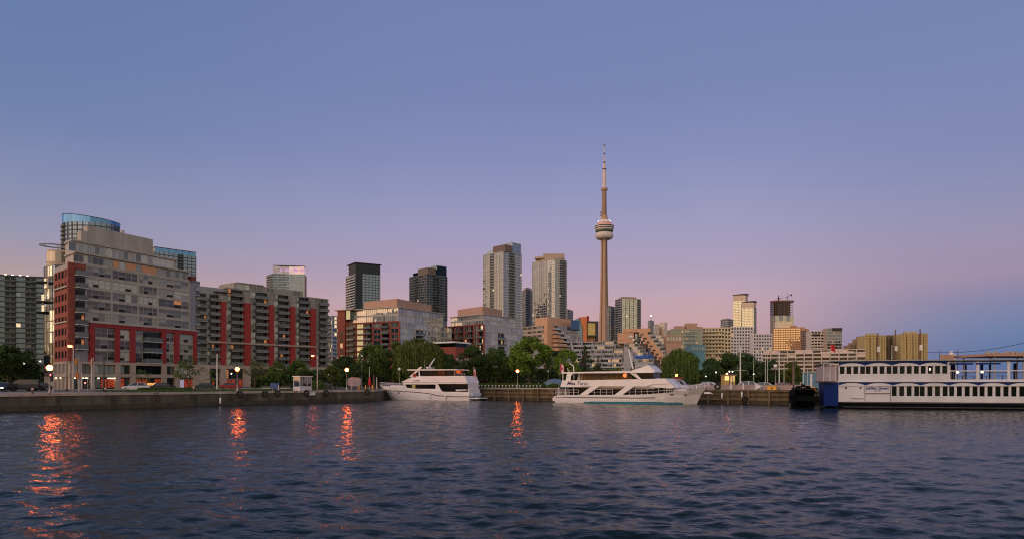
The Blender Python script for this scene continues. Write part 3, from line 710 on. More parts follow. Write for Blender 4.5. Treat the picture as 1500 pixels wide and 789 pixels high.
for k in range(5): window(rI, Frame(FIL.pt(0, -.9), FIL.pt(3.9, -.9)).T, 1.2, 2.8, 14+k*2.7, 16.1+k*2.7, M['g_dark'], M['brickd'], 1, 1, lit=M['lit'], pl=.3)
pcK = P(709, 330)
rK, FKL, FKR = brick_block('brick_glass_building', 'red brick and pale glass block with a brown rooftop box, below the tallest grey tower', P(653, 349), pcK, P(766, 357), Zp(475, 330), 0, Zp(459.5, 330), 9, 8, 0, 2,
    [P(670.5, 360), P(707, 343), P(735, 362)], Zp(448, 343), False)
# low brick pavilion with a flat white roof in front
fp = Frame(P(619, 285), P(667, 276)); rp_ = thing('brick_pavilion', 'low red brick building with a flat white roof slab between the trees', 'building', (*fp.pt(fp.L/2, 4), G))
wp = MB(); wp.T = fp.T; wp.box(0, fp.L, 0.05, 10, G, Zp(508, 280)); wp.T = None
cw = [fp.L*i/5 for i in range(6)]
facade(rp_, fp, wp, cw, G+.2, 3.9, 3, M['g_main'], M['white'], pier=1.0, sill=.8, head=.4, proud=.2, nx=2, ny=2, pl=.02)
fps = Frame(fp.pt(fp.L), fp.pt(fp.L, 10)); facade(rp_, fps, wp, [0, 2.5, 5, 7.5, 10], G+.2, 3.9, 3, M['g_main'], M['white'], pier=1.0, sill=.8, head=.4, proud=.2, nx=2, ny=2, pl=.0)
wp.build('brick_wall', M['brick'], rp_)
MB(fp.T).box(0.8, fp.L-.5, .9, 9, Zp(508, 280), Zp(502.5, 280)).build('upper_glazing', M['g_dark'], rp_)
MB(fp.T).box(-3, fp.L+.4, -1.2, 10.4, Zp(502.5, 280)+.01, Zp(500.3, 280)).build('roof_slab', M['white'], rp_)
SLATE = mat('blue slate', (.07, .09, .1), .6); TEALG = mat('dark teal guard', (.05, .075, .08), .4)
# ------------------------------------------------------------------ far glass towers
def seg(a, b, st=1.9): return subdiv(a, b, st)
# slab far left
a, b = P(-70, 372), P(67, 392); f = Frame(a, b); bk_ = [f.pt(f.L, 18), f.pt(0, 18)]
runs = []
for i, kd in enumerate(['glass', 'balc', 'glass', 'balc', 'glass', 'balc', 'glass', 'balc', 'glass']):
    runs.append((seg(f.pt(f.L*i/9), f.pt(f.L*(i+1)/9)), kd, M['g_sea'] if kd == 'glass' else M['g_dark']))
rA, pA = tower('condo_slab', 'wide blue grey glass condominium slab with dark balconies behind the dark roadside trees', runs, bk_, Zp(403, 380), 2.9, 12, M['dark'], mat('slate panel', (.05, .056, .064), .6), pl=.007, bal=1.4, gm=TEALG)
for i in range(7): part_box(rA, 'roof_light', M['shopw'], f, f.L*(.3+i*.08), f.L*(.3+i*.08)+1.1, .5, 1, Zp(403, 380)+.8, Zp(403, 380)+1.2)
part_box(rA, 'roof_storey', M['grey'], f, 4, f.L-4, 5, 14, Zp(403, 380), Zp(403, 380)+1.6)
# curved blue tower
c = P(134, 452); ar = arc(c, 17.3, 13, 182, 362, 30)
rC, pC = tower('curved_blue_tower', 'rounded blue glass tower rising behind the corner apartment building', [(ar[:6], 'glass', M['g_pale']), (ar[5:9], 'balc', M['g_dark']), (ar[8:], 'glass', M['g_blue'])], arc(c, 17.3, 13, 10, 175, 14), Zp(326, 442), 2.8, 80, SLATE, SLATE, gm=TEALG, parapet=0)
fu = arc(c, 17.5, 13.2, 0, 360, 48)[:-1]; zt_ = [Zp(311, 442)-4.6*(.5+.5*(p[0]-c[0])/17.5) for p in fu]
cr = MB(); n = len(fu); z0_ = Zp(326, 442)
for i in range(n): j = (i+1) % n; cr.face([(*fu[i], z0_), (*fu[j], z0_), (*fu[j], zt_[j]), (*fu[i], zt_[i])], R.random())
cr.build('crown_glazing', glass('crown glass', (.28, .58, 1.0), .25, ((.02, .09, .22), (.03, .13, .3), (.04, .17, .38), (.08, .22, .42)), wob=.03), rC)
rm = MB()
for i in range(n): j = (i+1) % n; rm.tube((*fu[i], zt_[i]), (*fu[j], zt_[j]), .22, .22, 5)
rm.build('crown_rim', M['dark'], rC)
# straight blue tower
l, r_ = P(227, 600), P(287, 626); f = Frame(l, r_); bk_ = [f.pt(f.L, 20), f.pt(0, 20)]
zt = Zp(361, 600)
rD, _ = tower('square_blue_tower', 'flat topped blue glass tower showing over the right shoulder of the corner building', [(seg(f.pt(0), f.pt(f.L*.55)), 'glass', M['g_blue']), (seg(f.pt(f.L*.55), f.pt(f.L*.68)), 'balc', M['g_dark']), (seg(f.pt(f.L*.68), f.pt(f.L)), 'glass', M['g_blue'])], bk_, zt-4, 2.9, 70, SLATE, SLATE, gm=TEALG, parapet=0)
for i in range(6): 
    mb = MB(f.T); mb.box(f.L*i/6+.2, f.L*(i+1)/6-.2, -.1, .4, zt-4, zt-.6); mb.build('crown_glazing', MATS['crown glass'], rD)
MB(f.T).box(-.3, f.L+.3, -.3, 12, zt-.6, zt).build('roof_slab', M['dark'], rD)
MB(f.T).box(.2, f.L-.2, .41, 11, zt-4, zt-.61).build('roof_storey', M['grey'], rD)
# concave tower with violet top
l, m_, r_ = P(391, 815), P(400, 800), P(446, 806); f = Frame(m_, r_); zt = Zp(389, 800)
front = [f.pt(f.L*i/14, 1.8*math.sin(math.pi*i/14)) for i in range(15)]
rF, _ = tower('concave_tower', 'slightly concave glass tower with a violet lit crown behind the long red pillared block', [(seg(l, m_), 'balc', M['g_sea']), (front, 'glass', M['g_sea'])], [f.pt(f.L, 20), (l[0]+3, l[1]+16)], zt-9, 2.9, 80, M['tan'], M['slab'], parapet=0)
cr = MB()
for i in range(14):
    for k in range(3):
        p, q = front[i], front[i+1]; cr.mat = 1 if R.random() < .3 and k == 1 else 0
        cr.face([(*p, zt-9+3*k), (*q, zt-9+3*k), (*q, zt-6+3*k), (*p, zt-6+3*k)], R.random())
cr.build('crown_glazing', [glass('violet glass', (.8, .75, .95), .4, wob=.05), emis('violet light', (.75, .3, .75), .55, .4)], rF)
cb = MB(); cb.prism([front[0], front[14], f.pt(f.L, 10), f.pt(0, 10)], zt, zt+.8); cb.build('roof_slab', M['dark'], rF)
# dark tower with roof plate
l, m_, r_ = P(507, 772), P(521, 748), P(557, 762); fl, f = Frame(l, m_), Frame(m_, r_); zt = Zp(384, 748)
rG, _ = tower('dark_tower', 'near black tower with a thin projecting roof plate behind the brick and glass block', [(seg(l, fl.pt(fl.L*.5)), 'balc', M['g_pale']), (seg(fl.pt(fl.L*.5), m_), 'balc', M['g_sea']), (seg(m_, f.pt(f.L*.27)), 'wall'), (seg(f.pt(f.L*.27), r_), 'glass', M['g_blue'])], [corner(l, m_, r_)], zt-12, 2.9, 75, mat('charcoal panel', (.012, .019, .026), .5, var=.15), SLATE, parapet=0, bal=1.0, gm=M['slab'])
kk = MB(); kk.prism([fl.pt(fl.L*.25, .2), m_, r_, corner(fl.pt(fl.L*.25, .2), m_, r_)], zt-12, zt-.8); kk.build('dark_crown', MATS['charcoal panel'], rG)
kk = MB(); kk.prism(inset([fl.pt(fl.L*.2), m_, r_, corner(fl.pt(fl.L*.2), m_, r_)], 1.09), zt-.8, zt); kk.build('roof_plate', MATS['charcoal panel'], rG)
# two stepped grey towers
def stepped(label, px, Y, py, zv, gl, gr, sm=None, gm=None):
    l, m_, r_ = P(px[0], Y*1.03), P(px[1], Y), P(px[2], Y*1.025); fl, f = Frame(l, m_), Frame(m_, r_); zt = Zp(py, Y)
    rt, poly = tower('stepped_tower', label, [(seg(l, fl.pt(fl.L*.35)), 'glass', gl), (seg(fl.pt(fl.L*.35), fl.pt(fl.L*.55)), 'balc', M['g_dark']), (seg(fl.pt(fl.L*.55), m_), 'glass', gl),
        (seg(m_, f.pt(f.L*.3)), 'glass', gr), (seg(f.pt(f.L*.3), f.pt(f.L*.62)), 'balc', M['g_dark']), (seg(f.pt(f.L*.62), r_), 'glass', gr)], [corner(l, m_, r_)], zt, 2.9, zv, sm or M['grey'], sm or M['slab'], pl=.003, bal=1.1, gm=gm)
    q = inset(poly, .8); w_ = MB(); w_.prism(q, zt+.8, zt+4.5); w_.build('upper_storey', gr, rt)
    part_box(rt, 'penthouse', mat('brown panel', (.16, .12, .095), .7, var=.1), fl, fl.L*.45, fl.L*1.05, .2 if False else 1.2, 12, zt+.8, zt+8)
    part_box(rt, 'crown_block', gr, f, f.L*.52, f.L*.99, .6, 12, zt+.8, zt+11.5)
    part_box(rt, 'crown_cap', M['slab'], f, f.L*.5, f.L*1.0, .4, 12.2, zt+11.5, zt+12)
    for k in range(4):
        a_ = f.pt(f.L*(.55+.12*k), 3+k); MB().tube((*a_, zt+12), (*a_, zt+13+R.random()*1.6), .2, .12, 5).build('antenna', M['dark'], rt)
    return rt
stepped('darker stepped glass tower with rooftop masts behind the first brick and glass block', (600, 624.5, 655), 750, 402, 70, M['g_grey'], M['g_sea'], mat('grey blue panel', (.15, .175, .185), .6), TEALG)
stepped('tall stepped grey glass tower, the higher of the pair left of the needle tower', (708, 737, 764), 720, 369, 55, M['g_grey'], M['g_blue'])
# round fronted tower
l, m_ = P(780, 820), P(802, 800); c = P(812, 812); ar = arc(c, 14.5, 13, 232, 372, 26)
rM, poly = tower('round_fronted_tower', 'pale round fronted condominium tower with a tan rooftop, directly left of the needle tower', [(seg(l, ar[0]), 'glass', M['g_grey']), (ar[:8], 'glass', M['g_pale']), (ar[7:12], 'glass', M['g_grey']), (ar[11:19], 'balc', M['g_dark']), (ar[18:], 'glass', M['g_grey'])], [(c[0]+12, c[1]+18), (l[0]+2, l[1]+16)], Zp(381, 800), 2.9, 60, M['conc'], M['slab'], pl=.002, bal=1.2)
w_ = MB(); w_.prism(inset(poly, .84), Zp(381, 800)+.8, Zp(376.5, 800)); w_.build('upper_storey', M['stone'], rM)
w_ = MB(); w_.prism([P(796, 806), P(827, 806), P(827, 818), P(796, 818)], Zp(376.5, 800)+.0, Zp(370, 800)); w_.build('penthouse', M['stone'], rM)
w_ = MB(); w_.prism([P(783, 812), P(796, 806), P(796, 818), P(785, 824)], Zp(376.5, 800)+.0, Zp(373.5, 800)); w_.build('penthouse', M['stone'], rM)
# small towers
def plain(name, label, px, Y, py, fh, zv, kinds, wallm, gl=None, slabm=None, dY=(1.02, 1.02), roof=None, pl=.003):
    l, m_, r_ = P(px[0], Y*dY[0]), P(px[1], Y), P(px[2], Y*dY[1]); fl, f = Frame(l, m_), Frame(m_, r_)
    runs = []
    for fr_, ks in ((fl, kinds[0]), (f, kinds[1])):
        for i, k in enumerate(ks): runs.append((seg(fr_.pt(fr_.L*i/len(ks)), fr_.pt(fr_.L*(i+1)/len(ks)), 2.4), *k))
    rt, poly = tower(name, label, runs, [corner(l, m_, r_)], Zp(py, Y), fh, zv, wallm, slabm, parapet=.7, bal=1.1, pl=pl)
    if roof: w = MB(); w.prism(inset(poly, .7), Zp(py, Y)+.7, Zp(py, Y)+roof); w.build('penthouse', wallm, rt)
    return rt, fl, f, poly
gl_ = ('glass', M['g_grey']); gc = ('glass', M['g_cream']); gp = ('glass', M['g_pale']); gd = ('balc', M['g_dark']); gt = ('glass', M['g_teal']); gb_ = ('glass', M['g_blue'])
plain('slender_tower', 'slender pale tower squeezed between the tall stepped tower and the round fronted tower', (765, 770, 781.5), 850, 424, 2.9, 70, ([gl_], [gd, gl_]), M['stone'], roof=3.5)
plain('pale_block', 'small pale blue tower block just showing right of the round fronted tower', (828, 831, 839), 900, 453, 2.9, 80, ([gl_], [gb_]), M['grey'])
rH, fl, f, _ = plain('midrise_block', 'narrow glass midrise with lit balconies in the gap right of the long red pillared block', (481, 486, 500), 480, 463, 2.8, 15, ([gd], [gl_, gd]), M['grey'], pl=.12)
rT, fl, f, poly = plain('condo_tower', 'cream and glass condominium tower with dark corners, directly right of the needle tower', (901.5, 911, 938.5), 850, 437, 2.9, 50, ([('glass', M['g_dark'])], [gc, gc, gc, gc, gd]), M['stone'], roof=3.0, dY=(1.02, 1.012))
w_ = MB(); l, r_ = P(890, 865), P(902, 858); ff_ = Frame(l, r_)
plain('condo_tower', 'lower cream striped tower wing half hidden behind the needle tower', (889.5, 891.5, 902.5), 860, 448, 2.9, 50, ([gl_], [gc, gd, gc]), M['stone'])
# needle tower
Yn = 1570; cx, cy = P(885.2, Yn); sc_ = Yn/1000; pz = lambda py: Zp(py, Yn)
rN = thing('observation_tower', 'very tall concrete needle tower with a round pod and white antenna above the skyline', 'tower', (cx, cy, G))
sh = MB(); K = 36; rings = []
for z, r_ in ((G, 20), (pz(540), 17.2), (pz(500), 14.3), (pz(450), 11.2), (pz(400), 9.3), (pz(349), 8.3)):
    rings.append([(cx+r_*(.62+.38*max(0, math.cos(3*t))**1.6)*math.cos(t+.5), cy+r_*(.62+.38*max(0, math.cos(3*t))**1.6)*math.sin(t+.5), z) for t in [2*math.pi*i/K for i in range(K)]])
sh.mesh([p for r in rings for p in r], [(k*K+i, k*K+(i+1) % K, (k+1)*K+(i+1) % K, (k+1)*K+i) for k in range(len(rings)-1) for i in range(K)])
sh.build('shaft', M['lwall'], rN)
for ang in (208.6, 328.6):  # dark strips in the hollows deepen the contrast between the ribs
    st_ = MB(); ca, sa = math.cos(rad(ang)), math.sin(rad(ang)); lv_ = ((G, 20), (pz(540), 17.2), (pz(500), 14.3), (pz(450), 11.2), (pz(400), 9.3), (pz(352), 8.3))
    for (za, ra), (zb, rb) in zip(lv_, lv_[1:]):
        p = [(cx+(r_*.62+.25)*ca-s_*w_*sa, cy+(r_*.62+.25)*sa+s_*w_*ca, z) for z, r_, w_ in ((za, ra, ra*.16), (zb, rb, rb*.16)) for s_ in (-1, 1)]
        st_.face([p[0], p[1], p[3], p[2]])
    st_.build('elevator_strip', mat('shaft brown', (.16, .085, .05), .6, var=.2, scale=.05), rN)
pod = lambda prof, name, m: MB().lathe([(max(.01, r_*sc_), pz(y)) for r_, y in prof], 40, (cx, cy)).build(name, m, rN, smooth=False)
pw_ = mat('pod white', (.58, .53, .48), .5, var=.05, scale=.05)
pod([(6, 351.5), (9, 350.8), (12, 349.3), (13.2, 346.5), (13, 343.5), (11.5, 341.3), (9, 340.6)], 'radome', pw_)
pod([(11.5, 340.6), (12.8, 339.5), (12.9, 337.6)], 'lower_deck', mat('pod green glass', (.05, .09, .05), .25, var=.2))
pod([(12.9, 337.6), (13.6, 336.9), (13.6, 335.8)], 'deck_rim', pw_); pod([(12.8, 335.8), (12.8, 334.6)], 'deck_window', M['dark'])
pod([(13.8, 334.6), (14.2, 334.0), (14.2, 333)], 'deck_rim', pw_); pod([(13.2, 333), (13.6, 331.6)], 'deck_window', M['dark'])
pod([(14.3, 331.6), (14.2, 330.9), (11.2, 330.4)], 'upper_rim', pw_)
pod([(10.6, 330.4), (10.4, 327.2)], 'red_light_band', emis('red band', (.75, .1, .05), .38, .35))
pod([(10.2, 327.2), (8.8, 325), (7, 323.6), (5.5, 323.2)], 'pod_roof', pw_)
for i in range(18):
    t = 2*math.pi*i/18; p = (cx+9.2*sc_*math.cos(t), cy+9.2*sc_*math.sin(t), pz(324.2))
    MB().ball(p, .75, 6).build('beacon_light', emis('beacon', (1, .8, .75), 1.6), rN)
pod([(5.6, 323.2), (4.9, 320.5), (4.4, 316)], 'mast_base', M['lwall'])
ush = MB(); rings = []
for z, r_ in ((pz(320), 6.6), (pz(278.5), 5.6)):
    rings.append([(cx+r_*(.8+.2*max(0, math.cos(3*t)))*math.cos(t+.5), cy+r_*(.8+.2*max(0, math.cos(3*t)))*math.sin(t+.5), z) for t in [2*math.pi*i/K for i in range(K)]])
ush.mesh([p for r in rings for p in r], [(i, (i+1) % K, K+(i+1) % K, K+i) for i in range(K)]); ush.build('upper_shaft', mat('upper concrete', (.3, .2, .15), .85, var=.06, scale=.02), rN)
pod([(3.9, 279.5), (5.1, 278), (5.1, 276), (3.2, 275)], 'sky_pod', M['stone'])
ap = mat('antenna white', (.6, .5, .47), .5, var=.04, scale=.02)
pod([(2.7, 275), (2.6, 249)], 'antenna_mast', ap); pod([(2.8, 249), (2.8, 247.4)], 'antenna_collar', M['dark']); pod([(2.0, 247.4), (1.9, 239.5)], 'antenna_mast', ap)
pod([(.95, 239.5), (.7, 222), (.5, 210)], 'antenna_tip', ap)
for y, r_ in ((238.6, 1.5), (225.5, 1.05), (213, .8)): pod([(r_, y+1), (r_*.8, y-1.6)], 'antenna_band', M['dark'])
for y in (312, 316): MB().box(cx-9.5, cx-6.5, cy-2, cy+2, pz(y), pz(y-2)).build('bracket_dish', M['grey'], rN)
# ------------------------------------------------------------------ middle distance, left of centre to right
def block(name, label, pxl, pxr, py, Y, nb, fh, nfl, wallm, g, f=None, dY=1.0, pier=.6, sill=.9, head=.35, proud=.25, nx=2, pl=.02, depth=14, zlow=None, skip=None, cat='building', lit=None, group=None):
    fr = Frame(P(pxl, Y), P(pxr, Y*dY)); rt = thing(name, label, cat, (*fr.pt(fr.L/2, depth/2), G), group=group); z1 = Zp(py, Y); w = MB(fr.T)
    w.box(0, fr.L, .045, depth, G, z1); z0 = z1-nfl*fh-.3; w.T = None
    facade(rt, fr, w, [fr.L*i/nb for i in range(nb+1)], z0, fh, nfl, g, f or M['dark'], pier, sill, head, proud, nx, 1, pl, lit, skip)
    w.T = fr.T; w.box(-.05, fr.L+.05, -proud-.05, .04, z1-.28, z1+.4); w.build('wall', wallm, rt)
    return rt, fr, z1
# orange stepped block
l, c_, r_ = P(765.5, 470), P(802, 452), P(838, 470)
rP = thing('orange_stepped_block', 'stepped orange brick apartment block with a windowless rooftop box, left of the needle tower base', 'apartment building', (*c_, G)); FPl, FPr = Frame(l, c_), Frame(c_, r_)
cw = MB(); z1 = Zp(476.5, 460); cw.prism([l, c_, r_, corner(l, c_, r_)], G, z1); cw.build('core', M['grey'], rP); w = MB(); fh = 2.85
facade(rP, FPl, w, [FPl.L*i/5 for i in range(6)], z1-5*fh-.3, fh, 5, M['g_dark'], M['dark'], .8, .9, .3, .3, 2, pl=.02); w.build('wall', M['stone'], rP)
o = MB(FPr.T); o.box(-.35, 4.5, -.4, .05, G, z1+.2); o.T = FPl.T; o.box(FPl.L-3.0, FPl.L, -.5, .0, G, z1-.02)
o.T = FPr.T
for k in range(6):
    zt = z1-k*fh; e = 6+k*2.1; o.box(4.5, e, -1.0-k*.9, .05, zt-fh+.004, zt-.9)
o.build('orange_wall', M['orange'], rP)
for k in range(6):
    zt = z1-k*fh; e = 6+k*2.1; fk = Frame(FPr.pt(0, -.4-k*.9), FPr.pt(FPr.L, -.4-k*.9))
    window(rP, fk.T, e+.2, e+4.2, zt-fh+.5, zt-.3, M['g_dark'], M['dark'], 3, 1, v=0.4, pl=.1); balcony(rP, fk.T, e, e+5, zt-fh, 1.6, .3, gm=M['slab'])
    MB(fk.T).box(e+4.4, e+22, .3, 9, zt-fh, zt-.05).build('terrace_unit', M['grey'], rP)
    for j in range(4): window(rP, fk.T, e+5+j*4.2, e+8.8+j*4.2, zt-fh+.3, zt-.3, M['g_grey'], M['white'], 3, 1, v=.28, pl=.03)
pen = [P(784, 474), P(802, 462), P(836, 482)]; pm = MB(); pm.prism(pen+[corner(*pen)], z1+.2, Zp(463.5, 462)); pm.build('penthouse', M['orange'], rP)
MB().prism([P(836.5, 466), P(849, 468), P(849, 478), P(836.5, 478)], Zp(482, 467), Zp(468.5, 467)).build('blue_rooflight', mat('blue rooflight glass', (.02, .08, .22), .3), rP)
# orange hall with a dark framed glass front
rQ = thing('orange_gallery', 'bright orange building with a black framed amber glass box at the needle tower foot', 'building', (*P(862, 705), G)); zq = lambda y: Zp(y, 700)
MB().side([(X(849, 700), zq(464)), (X(859.6, 700), zq(463)), (X(859.6, 700), G), (X(854, 700), G), (X(854.3, 700), zq(480))], 700, 716).build('orange_wall', mat('bright orange panel', (.62, .2, .07), .7, var=.06), rQ)
MB().side([(X(843, 702), zq(467)), (X(848.2, 702), zq(464.5)), (X(853.3, 702), zq(480)), (X(853.3, 702), G), (X(850, 702), G)], 702, 716).build('blue_wall', M['g_blue'], rQ)
MB().box(X(859.7, 701), X(862.9, 701), 701, 712, zq(472), zq(462)).build('red_block', M['red'], rQ)
fr_ = MB(); fr_.box(X(860, 699), X(876.8, 699), 699, 714, zq(472), zq(470)); fr_.box(X(872.5, 699), X(876.7, 699), 699, 714, G, zq(472.05)); fr_.box(X(860, 699), X(872.4, 699), 699, 714, zq(492.2), zq(490.4)); fr_.box(X(860, 699), X(861, 699), 699, 714, zq(490.3), zq(472.05)); fr_.build('black_frame', M['dark'], rQ)
gm_ = MB(); 
for i in range(6):
    for j in range(4):
        x0, x1 = X(861+i*1.92, 700), X(861+(i+1)*1.92, 700); za, zb = zq(490.3-j*4.55), zq(490.3-(j+1)*4.55)
        gm_.face([(x0, 702, za), (x1, 702, za), (x1, 702, zb), (x0, 702, zb)], R.random())
gm_.build('amber_glazing', glass('amber glass', (.95, .8, .4), .3, ((.1, .07, .02), (.16, .1, .03), (.12, .12, .03), (.2, .12, .03)), wob=.05), rQ)
MB().box(X(860.2, 705), X(872, 705), 705, 714, G, zq(492.4)).build('orange_base', M['orange'], rQ)
# terraced white housing with an orange stepped gable
rS = thing('terraced_housing', 'long terraced housing of pale stepped balconies with an orange stepped gable, below the needle tower', 'apartment building', (*P(910, 430), G))
fS = Frame(P(838, 440), P(948, 424)); fh = 2.85; ztop = Zp(499, 430)
hc = MB(fS.T); hw = MB(fS.T); tm = mat('terrace concrete', (.36, .36, .37), .8, var=.15, scale=.5)
for k in range(6):
    zt = ztop-k*fh; v = -k*2.2
    hc.box(0, fS.L, v+.05, 16, zt-fh+.002, zt)
    n = 7; 
    for j in range(n):
        a = fS.L*j/n+(1.5 if k % 2 else 0); b = a+fS.L/n-.6
        if b > fS.L: continue
        window(rS, fS.T, a+.3, b-.1, zt-fh+.35, zt-.35, M['g_dark'] if (j+k) % 3 else M['g_grey'], M['white'], 4, 1, v=v, lit=M['lit'], pl=.015 if k < 4 else .12)
        hw.box(a-.3, a+.25, v-2.3, v+.2, zt-fh+.004, zt+.9-R.random()*.5)
        hw.box(a+.25, b+.3, v-2.2, v-2.05, zt-fh, zt-fh+.95)
hc.build('core', tm, rS); hw.build('terrace_wall', tm, rS)
fG = Frame(P(913, 416), P(990, 408)); gz = Zp(480.5, 414)
og = MB(fG.T); og.box(0, fG.L*.52, 0, 12, Zp(486, 414), gz)
og.box(-3.5, fG.L*.2, .5, 12, Zp(502, 414), Zp(486.2, 414))
for k in range(8):
    a = fG.L*(.30+k*.0585); og.box(a, a+fG.L*.17, -k*.9, 12, Zp(486+5.9*(k+1), 414)+.003, Zp(486+5.9*k, 414))
og.build('orange_gable', M['orange'], rS)
for px, py, r0 in ((924.5, 493, 1.15), (928, 497.5, 1.0), (932, 501.5, .7)):
    o = MB(); o.ball((X(px, 410), 410, Zp(py, 410)), r0, 12, .8); o.build('roof_dome', M['globe'], rS)
for k in range(8):
    z = Zp(486+5.9*(k+1), 414); a = fG.L*(.30+k*.0585)+fG.L*.172; fk = Frame(fG.pt(0, -k*.9), fG.pt(fG.L, -k*.9))
    window(rS, fk.T, a, a+2.6, z+.3, z+2.2, M['g_dark'], M['dark'], 2, 1, v=1.2, pl=.01); balcony(rS, fk.T, a-.2, a+3.2, z, 1.3, 1.2, gm=tm)
    window(rS, fk.T, fG.L*(.30+k*.0585)+1.0, fG.L*(.30+k*.0585)+2.8, z+.5, z+1.5, M['g_dark'], M['dark'], 2, 1, v=-.03, pl=0)
for k in range(7):
    a = fG.L*(.53+.055*k); z1_ = Zp(491+4.2*k, 418)
    MB(fG.T).box(a, a+fG.L*.2, 3.5-k*.35, 16, G, z1_).build('pale_terrace', tm, rS)
    fk = Frame(fG.pt(0, 3.5-k*.35), fG.pt(fG.L, 3.5-k*.35)); window(rS, fk.T, a+fG.L*.09, a+fG.L*.19, z1_-1.9, z1_-.3, M['g_grey'], M['white'], 3, 1, v=-.04)
for k in range(6):   # pale flats in front of the gable, stepping down to the left
    a = fG.L*(.02+.055*k); z1_ = Zp(502+4.6*k, 410)
    MB(fG.T).box(a, a+fG.L*.3, -2-k*1.2, -.1, G, z1_).build('pale_terrace', tm, rS)
    fk = Frame(fG.pt(0, -2-k*1.2), fG.pt(fG.L, -2-k*1.2))
    for j in range(3): window(rS, fk.T, a+fG.L*.1*j+.3, a+fG.L*.1*(j+1)-.2, z1_-2.0, z1_-.3, M['g_dark'] if j != 1 else M['g_grey'], M['white'], 2, 1, v=-.04, lit=M['lit'], pl=.02)
# white slab tower and its grey neighbour
plain('white_slab_tower', 'pair of plain cream tower slabs catching the last light, right of the cream condominium tower', (965.5, 973.5, 977.5), 900, 472, 3, 900, ([('wall',)], [('wall',)]), mat('cream concrete', (.86, .72, .54), .7, var=.05, scale=.05))
rU2, _, _, pU = plain('grey_mast_tower', 'small grey tower carrying a mast with a white light', (949.5, 952, 958), 950, 469, 3, 80, ([gl_], [gl_]), M['grey'])
cxu, cyu = P(954, 958); MB().tube((cxu, cyu, Zp(469, 950)), (cxu, cyu, Zp(461, 950)), .4, .25, 6).build('mast', M['grey'], rU2); MB().ball((cxu, cyu, Zp(461, 950)), 1.0, 8).build('mast_light', emis('mast light', (1, .95, .9), 4), rU2)
plain('cream_annex', 'lower cream annex left of the plain cream slabs', (957, 962, 966), 890, 475, 3, 900, ([('wall',)], [('wall',)]), MATS['cream concrete'])
# mixed midrises right of the terraces
rt, fr, z1 = block('green_glass_midrise', 'midrise with green glass bays and brown rooftop huts, left of the yellow balcony block', 983, 1029, 482, 500, 7, 2.75, 6, mat('olive panel', (.3, .29, .22), .7, var=.1), M['g_teal'], pier=.5, sill=.9, nx=3, pl=.03, cat='building')
for k in range(5): balcony(rt, fr.T, fr.L*.45, fr.L*.75, z1-(k+1)*2.75-.3, 1.3, -.3, gm=M['rail'])
for a, b, y in ((990, 1003, 477), (1006, 1021.5, 473), (1022, 1029, 478)):
    MB().box(X(a, 508), X(b, 508), 508, 515, z1+.4, Zp(y, 508)).build('roof_hut', M['tan'], rt)
block('peach_low_building', 'low peach building with a row of windows under its parapet, beside the willow top', 976.5, 998.5, 491.5, 405, 5, 3.2, 1, M['tan'], M['g_pale'], pier=.6, sill=.8, head=.3, nx=2, pl=.05)
block('teal_panel_building', 'low building clad in blue green panels just above the willow crown', 1013, 1033, 505, 385, 4, 3.0, 1, mat('teal panel', (.08, .22, .27), .5, var=.1), M['g_blue'], pier=.3, sill=.5, head=.4, nx=2, pl=0)
ym = mat('yellow stucco', (.62, .51, .31), .75, var=.08)
rt, fr, z1 = block('yellow_balcony_block', 'yellow apartment block with long rows of balconies above the broad dark tree', 1029, 1070.5, 480, 520, 9, 2.75, 8, ym, M['g_dark'], dY=.995, pier=.9, sill=.7, nx=2, pl=.03, cat='apartment building')
for k in range(7): balcony(rt, fr.T, .1, fr.L*.74, z1-(k+1)*2.75-.3, 1.2, -.3, gm=ym, sm=ym)
wg = mat('white painted concrete', (.58, .54, .52), .7, var=.06)
block('white_grid_block', 'taller white apartment slab with small dark windows before the twin gold towers', 1070.5, 1103, 478.5, 600, 8, 2.75, 13, wg, M['g_dark'], pier=1.0, sill=.9, head=.4, nx=1, pl=.015, cat='apartment building')
block('white_grid_block', 'lower white apartment slab with dark window columns, right of the taller white grid', 1103.5, 1130.5, 489, 590, 7, 2.75, 12, wg, M['g_dark'], pier=.9, sill=.9, head=.4, nx=1, pl=.015, cat='apartment building')
plain('far_block', 'small beige tower block just left of the twin gold towers', (1056, 1065, 1074), 900, 466.5, 3, 60, ([gl_], [('glass', M['g_dark'])]), M['stone'])
gold = mat('warm pale stone', (.62, .47, .36), .6, var=.05, scale=.05)
for lab, px, y, Y in (('taller of the twin greenish gold glass towers with slanted roof plates', (1073.8, 1092, 1096), 430.5, 1310), ('shorter of the twin greenish gold glass towers with slanted roof plates', (1087, 1104, 1108), 441, 1290)):
    rt, fl, f, poly = plain('twin_tower', lab, px, Y, y+9.5, 3.1, 70, ([('glass', M['g_cream'])], [('glass', M['g_grey'])]), M['grey'], dY=(1.005, 1.01))
    zz_ = Zp(y+9.5, Y)+.7; w = MB(); w.prism(inset(poly, .97), zz_, Zp(y+1.2, Y)); w.build('pale_crown', gold, rt)
    q = inset(poly, 1.06); w = MB(); w.prism(q, Zp(y+1.1, Y), 0, [Zp(y+1.1, Y)+1.2+2.6*(p[0]-min(k_[0] for k_ in q))/(max(k_[0] for k_ in q)-min(k_[0] for k_ in q)) for p in q]); w.build('roof_plate', M['dark'], rt)
    w = MB(fl.T); w.box(0, fl.L, -.2, -.07, zz_+4, zz_+5.5); w.build('pale_band', gold, rt)
